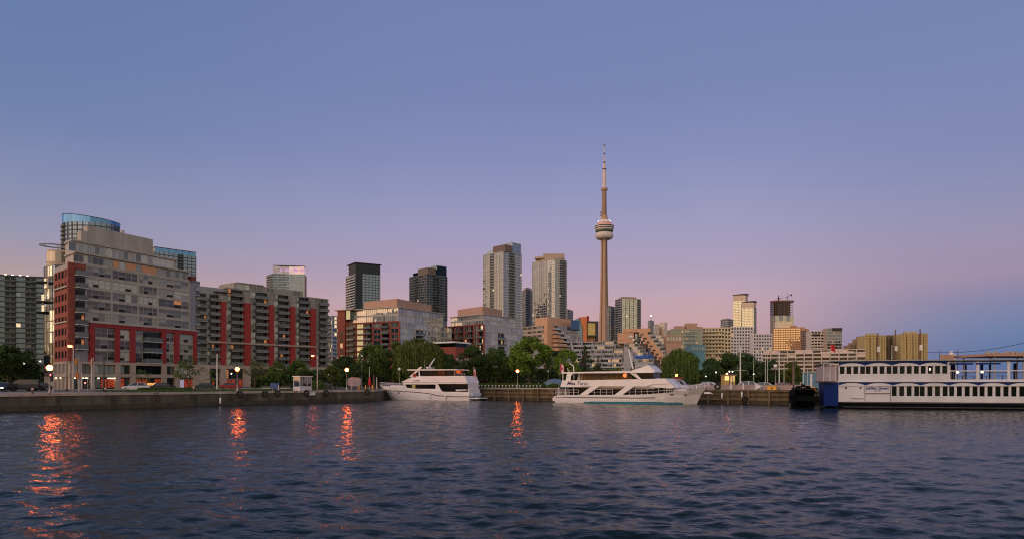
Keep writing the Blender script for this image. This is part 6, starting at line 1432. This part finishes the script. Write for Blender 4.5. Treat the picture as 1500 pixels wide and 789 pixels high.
lbuild(MB().box(-.9, .9, -2.0, 2.0, .35, .55), 'swim_platform', gel, rt)
lbuild(MB().side([(.9, .5), (.9, 2.2), (1.6, 2.3), (1.6, .5)], -2.3, 2.3), 'transom', gel, rt)
for y in (-1.4, 0, 1.4): mb = MB(); mb.box(.4, .9, y-.4, y+.4, .9, 1.5); lbuild(mb, 'stern_locker', mat('pale blue locker', (.5, .55, .68), .5), rt)
mb = MB(); mb.tube((1.4, -1.2, 2.65), (4.0, -1.2, 2.65), .12, .12, 8); mb.tube((3.5, 2.55, 2.0), (1.2, 2.55, 2.1), .2, .1, 8); lbuild(mb, 'dinghy', M['gelw'], rt)
for x in (1.5, 4.0): mb = MB(); mb.tube((x, 2.35, 3.3), (x, 2.35, 6.05 if x > 3 else 4.0), .04); lbuild(mb, 'stanchion', M['pole'], rt)
mb = MB(); rail(mb, [(B(690), 2.4, 4.9), (B(676), 2.4, 4.86)], .5, .8, .025, 1); lbuild(mb, 'aft_rail', M['pole'], rt)
for px in (642, 664): mb = MB(); mb.lathe([(.02, .25), (.16, .4), (.16, 1.0), (.02, 1.2)], 10, (B(px), 2.72)); mb.tube((B(px), 2.72, 1.2), (B(px), 2.66, 1.9), .015); lbuild(mb, 'fender', M['gelw'], rt)
# --- larger yacht, bow to the right, starboard side towards us
hd2 = math.atan2(-10.7, 21.3); rt = boat('cruise_yacht', 'larger white yacht with a covered upper deck, blue awning and dark name lettering', 'yacht', (X(811, 121.5)+1.2, 121.5+.75, 0), hd2)
B = lambda px: 26.4*(px-811)/226*(1+.045*(px-924)/113-.0) if False else 26.4*(px-811)/226
Q = lambda px, z: (B(px), z)
Zb = lambda py: (590-py)*.1165
st = [(0, -.4, 2.3, .4, 2.6, .95), (.6, -.6, 2.6, .5, 2.85, 1.35), (8, -.8, 2.8, .6, 3.0, 1.45), (15, -.8, 2.75, .7, 3.0, 1.55), (19.5, -.7, 2.2, .95, 2.85, 1.85), ((22.2, 22.7, 23.2), -.6, 1.1, 1.4, 2.1, 2.35), ((24.0, 24.9, 25.8), -.3, .08, 1.7, .5, 2.75)]
mb = MB(); loft(mb, hull(st), True); lbuild(mb, 'hull', gel, rt)
mb = MB()
for s in (-1, 1):
    pts = [(.3, 2.75, .98), (8, 2.99, 1.0), (15, 2.97, 1.02), (18, 2.85, 1.1)]
    for (a, w, z), (b, w2, z2) in zip(pts, pts[1:]): mb.tube((a, s*w, z), (b, s*w2, z2), .07, .07, 5)
lbuild(mb, 'rub_rail', grub, rt)
mb = MB()
for s in (-1, 1):
    pts = [(5.5, 2.72, .2), (9, 2.8, .2), (15, 2.78, .24), (19.5, 2.24, .27), (22.2, 1.15, .3)]
    for (a, w, z), (b, w2, z2) in zip(pts, pts[1:]): mb.mesh([(a, s*(w+.03), z-.32), (b, s*(w2+.05), z2-.32), (b, s*(w2+.1), z2+.14), (a, s*(w+.08), z+.14)], [(0, 1, 2, 3) if s < 0 else (3, 2, 1, 0)])
lbuild(mb, 'boot_stripe', teal, rt)
# lower saloon: dark glazing behind the slanted struts
lbuild(MB().side([Q(833, 1.4), Q(833, 2.9), Q(975, 2.95), Q(990, 1.7), Q(985, 1.5)], -2.1, 2.1), 'saloon_glazing', gwin, rt)
mb = MB(); mb.box(B(872), B(925), -2.14, -2.1, 2.45, 2.85); mb.box(B(935), B(962), -2.14, -2.1, 2.45, 2.85); lbuild(mb, 'saloon_curtain', mat('beige blind', (.35, .29, .2), .8), rt)
ub = [Q(822, 2.78), Q(825, 3.95), Q(836, 3.9), Q(838, 3.85), Q(980, 4.2), Q(992, 2.75), Q(978, 2.75), Q(968, 3.25), Q(960, 3.3), Q(955, 2.9), Q(860, 2.95), Q(852, 2.75)]
for s in (-1, 1): lbuild(MB().side([Q(822, 2.78), Q(825, 3.95), Q(836, 3.92), Q(980, 4.2), Q(985, 3.4), Q(970, 3.3), Q(962, 3.25), Q(953, 2.92), Q(860, 2.98), Q(852, 2.78)], s*2.9-.08, s*2.9+.08), 'upper_bulwark', gel, rt)
lbuild(MB().box(B(822), B(980), -2.82, 2.82, 2.76, 2.9), 'upper_deck', gel, rt)
lbuild(MB().side([Q(957, 2.92), Q(966, 4.22), Q(980, 4.22), Q(992.5, 2.72), Q(985, 2.6)], -2.8, 2.8), 'foredeck_brow', gel, rt)
for a, b in ((852, 872), (905, 924)):
    for s in (-1, 1): lbuild(MB().side([Q(a, 1.4), Q(b, 3.0), Q(b+12, 3.0), Q(a+11.5, 1.4)], s*2.92-.07, s*2.92+.07), 'slanted_strut', gel, rt)
mb = MB()
for s in (-1, 1): rail(mb, [(B(866), s*2.85, 1.45), (B(903), s*2.85, 1.5)], .95, 1.0, .03, 1); rail(mb, [(B(920), s*2.85, 1.5), (B(962), s*2.82, 1.62)], .95, 1.0, .03, 1); rail(mb, [(B(962), s*2.82, 1.62), (B(985), s*2.65, 1.85)], 1.0, 1.0, .03, 1)
lbuild(mb, 'deck_rail', M['gelw'], rt)
mb = MB()
for px in (818, 829, 842):
    for s in (-1, 1): mb.tube((B(px), s*2.6, 1.4), (B(px), s*2.6, 2.8), .05)
lbuild(mb, 'deck_post', M['gelw'], rt)
mb = MB(); rail(mb, [(B(813), -2.55, 1.35), (B(850), -2.75, 1.4)], .9, .9, .025, 1); rail(mb, [(B(813), 2.5, 1.35), (B(813), -2.5, 1.35)], .9, .9, .025, 1); lbuild(mb, 'aft_rail', M['gelw'], rt)
lbuild(MB().side([(-.35, .3), (-.45, .75), (-.1, 1.15), (.6, 1.3), (.6, .3)], -2.4, 2.4), 'transom', gel, rt)
# canopy over the upper deck
lbuild(MB().side([Q(822, 5.15), Q(823, 5.36), Q(924, 5.5), Q(960, 5.3), Q(960, 5.15)], -2.75, 2.75), 'canopy_roof', gel, rt)
for px, w in ((825, .06), (853, .09), (878, .05), (893, .05), (908, .05)):
    for s in (-1, 1): mb = MB(); mb.box(B(px)-w, B(px)+w, s*2.6-.06, s*2.6+.06, 3.9, 5.16); lbuild(mb, 'canopy_post', M['dark'] if px > 830 else gel, rt)
for s in (-1, 1):
    lbuild(MB().side([Q(830, 3.9), Q(832, 5.15), Q(841, 5.15), Q(838, 4.6), Q(838, 3.88)], s*2.72-.07, s*2.72+.07), 'canopy_strut', gel, rt)
    lbuild(MB().side([Q(927, 5.15), Q(940, 4.15), Q(944, 4.15), Q(936, 5.15)], s*2.4-.06, s*2.4+.06), 'canopy_strut', gel, rt)
    mb = MB(); mb.tube((B(871), s*2.5, 3.9), (B(876), s*2.5, 5.15), .07); mb.tube((B(922), s*2.5, 3.95), (B(925), s*2.5, 5.15), .1); lbuild(mb, 'canopy_brace', M['dark'], rt)
mb = MB()
for i in range(26): x = B(840)+i*.36; mb.box(x, x+.3, 1.9, 1.93, 3.0, 5.1)
lbuild(mb, 'side_curtain', mat('tan curtain', (.42, .3, .17), .8, var=.1), rt)
mb = MB(); mb.ball((B(917), -1.2, 4.75), .42, 14, .85); lbuild(mb, 'orange_lantern', emis('orange lantern', (1, .2, .04), 1.1, .4), rt)
for x in (B(846), B(862), B(884), B(900)):
    mb = MB(); mb.box(x-.4, x+.4, -1.6, -.8, 3.55, 3.62); mb.tube((x, -1.2, 2.9), (x, -1.2, 3.55), .05); lbuild(mb, 'deck_table', M['gelw'], rt)
# wheelhouse, sun deck and mast
lbuild(MB().side([Q(936, 4.15), Q(936, 5.15), Q(960, 5.15), Q(962, 4.15)], -2.2, 2.2), 'wheelhouse_window', gwin, rt)
lbuild(MB().side([Q(925, 5.42), Q(930, 5.55), Q(954, 6.45), Q(964, 5.4), Q(962, 5.15), Q(930, 5.2)], -2.3, 2.3), 'wheelhouse_roof', gel, rt)
lbuild(MB().side([Q(934, 6.0), Q(934, 6.75), Q(953, 6.7), Q(953, 6.3)], -1.9, 1.9), 'flybridge_screen', M['grey'], rt)
mb = MB(); mb.side([Q(931, 7.65), Q(932.5, 8.05), Q(951.5, 8.1), Q(953, 7.7)], -1.7, 1.7); lbuild(mb, 'blue_awning', mat('awning blue', (.012, .1, .42), .6, var=.1), rt)
for px in (933, 943, 951):
    for s in (-1, 1): mb = MB(); mb.tube((B(px), s*1.6, 6.6), (B(px), s*1.6, 7.7), .03); lbuild(mb, 'awning_post', M['pole'], rt)
mb = MB(); rail(mb, [(B(934), -1.85, 6.7), (B(954), -1.8, 6.45)], .6, .6, .025, 1); lbuild(mb, 'flybridge_rail', M['pole'], rt)
mb = MB(); mb.tube((B(927), 0, 5.4), (B(919.5), 0, 9.25), .19, .12, 8); lbuild(mb, 'mast', gel, rt)
mb = MB(); mb.tube((B(921), 0, 8.7), (B(927), .4, 8.9), .05); mb.ball((B(927.5), .4, 8.95), .22, 10, .6); mb.tube((B(920), 0, 9.2), (B(916), 0, 9.5), .04); lbuild(mb, 'radar', gel, rt)
mb = MB(); mb.box(B(925), B(934), -1, 1, 5.5, 5.82); lbuild(mb, 'vent_box', M['dark'], rt)
mb = MB(); mb.path([(B(838.5), -1.5, 5.36), (B(838.5), -1.5, 6.2), (B(837.5), -1.5, 6.45), (B(832), -1.5, 6.9)], .09, 7); lbuild(mb, 'davit', gel, rt)
mb = MB(); mb.tube((B(827), 0, 5.3), (B(822.5), 0, 6.1), .05); lbuild(mb, 'ensign_staff', gel, rt)
# bow pulpit
mb = MB(); e = [(B(981), 2.78, 1.9), (B(995), 2.5, 2.05), (B(1010), 1.95, 2.3), (B(1024), 1.0, 2.6), (B(1034), .25, 2.85)]
for s in (-1, 1): rail(mb, [(x, s*y, z) for x, y, z in e], .72, .75, .035, 1)
mb.tube((B(1036), 0, 3.6), (B(1034), .25, 3.57), .035); mb.tube((B(1036), 0, 3.6), (B(1034), -.25, 3.57), .035)
lbuild(mb, 'bow_rail', M['gelw'], rt)
mb = MB()
for s in (-1, 1): mb.tube((B(986), s*2.3, 3.9), (B(998), s*2.0, 2.2), .08, .06, 6)
mb.tube((B(986), 2.3, 3.9), (B(986), -2.3, 3.9), .06); lbuild(mb, 'fore_frame', M['gelw'], rt)
mb = MB(); mb.box(B(1028), B(1036), -.3, .3, 1.75, 2.0); mb.tube((B(1034), 0, 1.9), (B(1039), 0, 1.75), .14, .06, 8); lbuild(mb, 'anchor', M['gelw'], rt)
for px in (985, 1004): mb = MB(); mb.box(B(px), B(px+5 if px < 1000 else px+2.5), -2.62 if px < 1000 else -1.95, -2.2 if px < 1000 else -1.6, 1.55 if px < 1000 else 1.5, 1.68); lbuild(mb, 'hull_vent', gwin, rt)
lbuild(MB().side([Q(985, 1.6), Q(988, 2.5), Q(1005, 2.4), Q(1012, 2.2)], -1.2, 1.2), 'foredeck_trunk', gel, rt)
text('Miss Toronto', .86, (B(853), -2.995, 3.42), (rad(90), 0, rad(1)), mat('navy lettering', (.03, .03, .09), .5), rt, .3, bold=.012)
tag(MB().path([(X(806, 126), 126, 2.2), (X(808, 124.5), 124.5, 1.75), (X(811.5, 122.3), 122.3, 1.6)], .025).build('mooring_rope', M['stone'], base=(X(806, 126), 126, 2.2)), 'pale mooring rope from the wharf to the stern of the larger yacht', 'rope')
for a_, b_, lab in (((-29.3, 146.2, 2.5), (-31.5, 141.0, 2.15), 'pale mooring rope from the bow of the smaller yacht to the quay corner'),):
    a_, b_ = Vector(a_), Vector(b_); pts = [a_.lerp(b_, i/8)+Vector((0, 0, -.5*math.sin(math.pi*i/8))) for i in range(9)]
    tag(MB().path([tuple(p) for p in pts], .025).build('mooring_rope', M['stone'], base=tuple(a_)), lab, 'rope')
# --- paddle steamer at the right, near side parallel to the frame F3
p0, p1 = (44.65, 93.3), (65.6, 87.5); F3 = Frame(p0, p1); u = F3.upx; T = F3.T; L3 = 40.
rt = thing('paddle_steamer', 'long white double deck paddle boat with blue scalloped trim moored at the right', 'ferry', (*F3.pt(12, 4), 0))
K = lambda py, px=1240: (599-py)*.0925
BW = 9.0
mb = MB(T); mb.prism([(-.3, .8), (.6, -.12), (L3, -.12), (L3, BW+.1), (.6, BW+.1), (-.3, BW-.8)], -.8, .86); mb.build('hull', M['hullb'], rt)
mb = MB(T); mb.box(.5, L3, -.2, -.1, .78, .95); mb.box(.5, L3, -.16, -.1, .2, .3); mb.build('rub_rail', grub, rt)
z1_, z2_, z3_, z4_ = .9, 3.45, 4.75, 6.15
low = MB(T)
wb = []; xg = u(1306.5)
gpitch = (u(1347)-u(1306.5))/1.0
lw_ = []
starts = [1306, 1347, 1390, 1434.5, 1481]
for i in range(9):
    a = u(starts[i]) if i < 5 else u(1481)+(i-4)*4.05
    pitch = .895
    for j in range(4): lw_.append((a+j*pitch, a+j*pitch+.66))
low.box(0, u(1305), 0, .12, z1_, z2_-.3)
low.box(u(1305), L3, 0, .12, z1_, 1.75); low.box(u(1305), L3, 0, .12, 3.05, z2_-.3)
prev = u(1305)
for a, b in lw_:
    if a > L3-1: break
    low.box(prev, a, .0, .12, 1.75, 3.05); prev = b
low.box(prev, L3, 0, .12, 1.75, 3.05); low.box(0, .12, .13, BW, z1_, z2_); low.box(L3-.12, L3, .13, BW, z1_, z2_); low.box(.12, L3-.12, BW-.12, BW, z1_, z2_)
low.build('lower_wall', M['fer'], rt)
for a, b in lw_:
    if a > L3-1: break
    mb = MB(T); mb.mat = 0; mb.face([(a, .1, 1.75), (b, .1, 1.75), (b, .1, 3.05), (a, .1, 3.05)], R.random()*.5); mb.mat = 1; mb.box(a, a+.04, .03, .09, 1.75, 3.05); mb.box(b-.04, b, .03, .09, 1.75, 3.05)
    mb.build('lower_window', [glass('boat window', (.3, .38, .4), .02, ((.001, .003, .003), (.003, .006, .006), (.008, .012, .011), (.03, .03, .025)), (.6, .8, .95)), M['fer']], rt)
def scallop(z, ztop, x0, x1, n, name, off):
    """Blue band whose lower edge is cut by white arches."""
    mb = MB(T); mb.box(x0, x1, off, off+.05, z, ztop); mb.build(name, M['navy'], rt)
    mb = MB(T); w = (x1-x0)/n
    for i in range(n):
        a = x0+w*i; k = 10; top = [(a+w*j/k, z-.02+min(.34, (ztop-z)*.85)*(1-abs(2*j/k-1)**2.2)) for j in range(k+1)]
        for (xa, za), (xb, zb) in zip(top, top[1:]): mb.prism([(xa, off-.06), (xb, off-.06), (xb, off-.004), (xa, off-.004)], z-.1, 0, [zb if q in (1, 2) else za for q in range(4)])
    mb.build(name.replace('band', 'arch'), M['fer'], rt)
aw = 3.38
scallop(z2_-.28, z2_+.16, 0, aw*11.8, 12, 'blue_band', -.06)
MB(T).box(-.2, L3, -.2, BW+.1, z2_+.165, z2_+.3).build('upper_deck', M['fer'], rt)
# upper saloon
xe = u(1387.5); up = MB(T); uw = []
for s_, n_ in ((1229, 4), (1267, 4), (1306.5, 4), (1347.5, 4)):
    a = u(s_)+.08
    for j in range(n_): uw.append((a+j*.845, a+j*.845+.64))
up.box(0, xe, 0, .1, z2_+.3, 4.72); up.box(0, xe, 0, .1, 5.82, z4_+.1); prev = 0
for a, b in uw: up.box(prev, a, 0, .1, 4.72, 5.82); prev = b
up.box(prev, xe, 0, .1, 4.72, 5.82); up.box(0, .1, .11, BW, z2_+.3, z4_-.2); up.box(xe-.1, xe, .11, BW, z2_+.3, z4_-.2); up.box(.1, xe-.1, BW-.1, BW, z2_+.3, z4_-.2); up.build('upper_wall', M['fer'], rt)
for a, b in uw:
    mb = MB(T); mb.mat = 0; mb.face([(a, .08, 4.72), (b, .08, 4.72), (b, .08, 5.82), (a, .08, 5.82)], R.random()*.7); mb.mat = 1; mb.box(a, a+.03, .03, .07, 4.72, 5.82); mb.box(b-.03, b, .03, .07, 4.72, 5.82); mb.build('upper_window', [MATS['boat window'], M['fer']], rt)
aq = u(1383); MB(T).box(uw[13][0]+.2, uw[13][0]+.3, .02, .07, 5.15, 5.45).build('wall_lamp', emis('boat lamp', (1, .7, .4), 6), rt)
scallop(z4_-.3, z4_+.28, -.0, xe, 4, 'blue_band_top', -.05)
mb = MB(T); mb.prism([(-.6, -.35), (L3, -.35), (L3, BW+.3), (-.6, BW+.3)], z4_+.285, z4_+.4); mb.build('roof', M['grey'], rt)
# open upper deck aft
for s_ in (1390, 1432.5, 1478, 1525, 1575):
    for v in (.0, BW-.3): a = u(min(s_, 1500))+(0 if s_ < 1500 else (s_-1500)*.095); MB(T).box(a-.18, a+.14, v, v+.2, z2_+.3, z4_+.1).build('deck_post', M['fer'] if v < 1 else M['navy'], rt)
mb = MB(T); mb.box(xe, L3, .02, .1, 5.02, 5.14); mb.box(xe, L3, .02, .1, z2_+.31, z2_+.5); mb.box(xe, L3, BW-.1, BW, 4.9, 5.0); mb.build('deck_rail', M['fer'], rt)
mb = MB(T); x = xe+.2
while x < L3: mb.box(x, x+.03, .04, .07, z2_+.5, 5.02); x += .28
mb.build('rail_bars', M['grey'], rt)
for s_ in (1402, 1428, 1451, 1470, 1490): a = u(s_); MB(T).box(a-.09, a+.09, BW-.5, BW-.3, z2_+.3, z4_+.1).build('inner_post', M['navy'], rt)
mb = MB(T)
for x in (xe, xe+3.1): mb.box(x+.2, x+3, -.02, .01, 5.88, 6.1)
mb.build('valance', M['navy'], rt)
for i, s_ in enumerate((1400, 1424, 1441, 1460, 1485)):
    a = u(s_); mb = MB(T); mb.box(a-.5, a+.5, 3, 3.8, z2_+.95, z2_+1.0); mb.tube((a, 3.4, z2_+.3), (a, 3.4, z2_+.95), .05); tag(mb.build('deck_table', M['dark'], None, base=F3.T(a, 3.4, z2_+.3)), ['small dark deck table nearest the enclosed saloon of the paddle boat', 'small dark deck table left of the first open deck post', 'small dark deck table under the pink light', 'small dark deck table below the yellow light', 'small dark deck table closest to the frame edge'][i], 'table')
for s_, z, c, st_ in ((1423, 4.95, (1, .8, .55), 3.5), (1461, 4.98, (1, .8, .5), 4)): a = u(s_); mb = MB(T); mb.tube((a, 5, z4_+.1), (a, 5, z+.1), .02); mb.mat = 1; mb.ball((a, 5, z), .2, 10, .7); mb.build('hanging_lamp', [M['dark'], emis('deck lamp %.1f' % st_, c, st_)], rt)
# bow end: blue block with open upper porch, door, portholes, ledge, name
mb = MB(T); mb.prism([(-1.45, 2.6), (-.02, .25), (-.02, BW-.4), (-1.45, BW-2)], .3, 3.55); mb.build('blue_bow_block', M['navy'], rt)
mb = MB(T); mb.prism([(-2.0, 2.5), (-.02, .2), (-.02, BW-.3), (-2.0, BW-1.9)], 3.56, 3.72); mb.build('porch_deck', M['dark'], rt)
mb = MB(T); mb.box(-1.9, -.05, .6, 6, 3.72, 5.75); mb.build('porch_wall', mat('mauve panel', (.34, .29, .31), .7), rt)
for x in (-1.8, -1.0, -.3): mb = MB(T); mb.box(x-.05, x+.05, .45, .55, 3.72, 6.1); mb.build('porch_post', M['fer'], rt)
mb = MB(T); mb.prism([(-2.0, 1.2), (-.62, .2), (-.62, BW), (-2.0, BW-1)], 6.1, 6.25); mb.build('porch_roof', M['grey'], rt)
for px in (1239, 1260.5):
    x = u(px); mb = MB(); mb.T = lambda a, b, c, x=x: T(x+a, .02-c, 2.8+b); mb.lathe([(.13, 0), (.13, .05), (.001, .06)], 12); mb.build('porthole', gwin, rt)
dd = MB(T); a, b = u(1247), u(1264.5); dd.box(a, b, -.03, -.002, 1.4, 3.1); dd.build('loading_door', M['fer'], rt); MB(T).box(a, b, -.06, -.031, 1.32, 1.4).build('door_sill', grub, rt)
MB(T).box(u(1267), u(1304), -.12, -.002, 2.05, 2.12).build('ledge', grub, rt); MB(T).box(u(1266.5), u(1267.2), -.03, -.002, 1.0, 3.1).build('panel_joint', grub, rt); MB(T).box(u(1304.4), u(1305), -.03, -.002, 1.0, 3.1).build('panel_joint', grub, rt)
bl = mat('blue lettering', (.015, .05, .25), .5); ang = math.atan2(F3.d.y, F3.d.x); off = LOC[rt.name]
q = Vector(T(u(1285), -.03, 2.78))-off; text('Jubilee Queen', .48, q, (rad(90), 0, ang), bl, rt, .1, bold=.012)
q = Vector(T(u(1285), -.03, 2.42))-off; text('MARIPOSA', .19, q, (rad(90), 0, ang), grub, rt, 0, bold=.0, ext=.006)
# paddle wheel with its spokes at the left end
pw = MB(T); cxp, czp, rp2 = -3.9, 1.35, 1.75
for i in range(12):
    t = 2*math.pi*i/12
    for v in (3.2, 6.4): pw.tube((cxp, v, czp), (cxp+rp2*math.cos(t), v, czp+rp2*math.sin(t)), .06, .06, 5)
    t2 = t+.02; pw.prism([(cxp+(rp2-.45)*math.cos(t), 3.0), (cxp+(rp2-.45)*math.cos(t)+.06, 3.0), (cxp+(rp2-.45)*math.cos(t)+.06, 6.6), (cxp+(rp2-.45)*math.cos(t), 6.6)], czp+rp2*math.sin(t)-.2, czp+rp2*math.sin(t)+.2)
for v in (3.2, 6.4): pw.torus((cxp, v, czp), rp2-.1, .07, 'y', 24, 6); pw.torus((cxp, v, czp), rp2*.55, .05, 'y', 20, 6)
pw.tube((cxp, 2.6, czp), (cxp, 7, czp), .16, .16, 10); pw.build('paddle_wheel', M['hullb'], rt)
mb = MB(T); mb.box(-5.4, -2.1, 2.5, 2.75, .9, 1.6); mb.box(-5.4, -2.1, 6.8, 7.05, .9, 1.6); mb.box(-5.5, -5.2, 2.5, 7, .5, 2.4); mb.box(-5.2, -2.2, 2.6, 6.9, 2.55, 2.75); mb.box(-5.3, -2.1, 6.5, 6.75, .0, 2.5); mb.build('wheel_frame', M['hullb'], rt)
# cable over the boat and a distant pier shed
a = Vector((X(1358, 150), 150, Zp(515.5, 150))); b_ = Vector((X(1560, 110), 110, Zp(487, 110))); pts = [a.lerp(b_, i/14)+Vector((0, 0, -1.1*math.sin(math.pi*i/14))) for i in range(15)]
tag(MB().path([tuple(p) for p in pts], .045, 5).build('overhead_cable', M['dark'], base=tuple(a)), 'thin dark cable rising over the paddle boat towards the right edge', 'cable')
pole(1376.5, 150, 513, 'thin post carrying the cable, left one over the paddle boat roof', .07, M['dark'], 'cable_post'); pole(1403, 145, 512.5, 'thin post carrying the cable, right one over the paddle boat roof', .07, M['dark'], 'cable_post')
rt = thing('pier_shed', 'low pier shed with a cluttered pinkish roof line behind the paddle boat', 'shed', (X(1480, 190), 190, G)); x0, x1 = X(1446, 190), X(1600, 190)
mb = MB()
for i in range(4):
    for yy in (190, 203): mb.box(x0+2+i*8, x0+2.3+i*8, yy, yy+.3, G, Zp(521, 190))
mb.build('post', M['pole'], rt)
mb = MB(); mb.box(x0-.5, x1, 189, 205, Zp(521, 190), Zp(517.5, 190)); mb.build('roof', M['tan'], rt)
mb = MB()
for i in range(26): x = x0+i*1.1+R.uniform(-.2, .2); mb.box(x, x+R.uniform(.3, .8), 189.5, 190.6, Zp(517.5, 190), Zp(517.5, 190)+R.uniform(.2, .7))
mb.build('roof_railing', M['stone'], rt)
tag(MB().prism([P(1377, 200), P(1398, 200), P(1398, 206), P(1377, 206)], G, Zp(518.5, 200)).build('orange_shed', M['tan'], base=(*P(1387, 203), G)), 'low tan shed roof just visible over the paddle boat', 'shed'); 
o = MB(); o.lathe([(.6, Zp(519, 210)), (.6, Zp(515, 210)), (.3, Zp(513.5, 210)), (.01, Zp(513.3, 210))], 10, P(1393.5, 210)); o.box(X(1393.5, 210)-.9, X(1393.5, 210)+.9, 209, 211, G, Zp(519, 210)); tag(o.build('white_vent_stack', M['gel'], base=(*P(1393.5, 210), G)), 'small white vent stack over the paddle boat roof', 'vent')
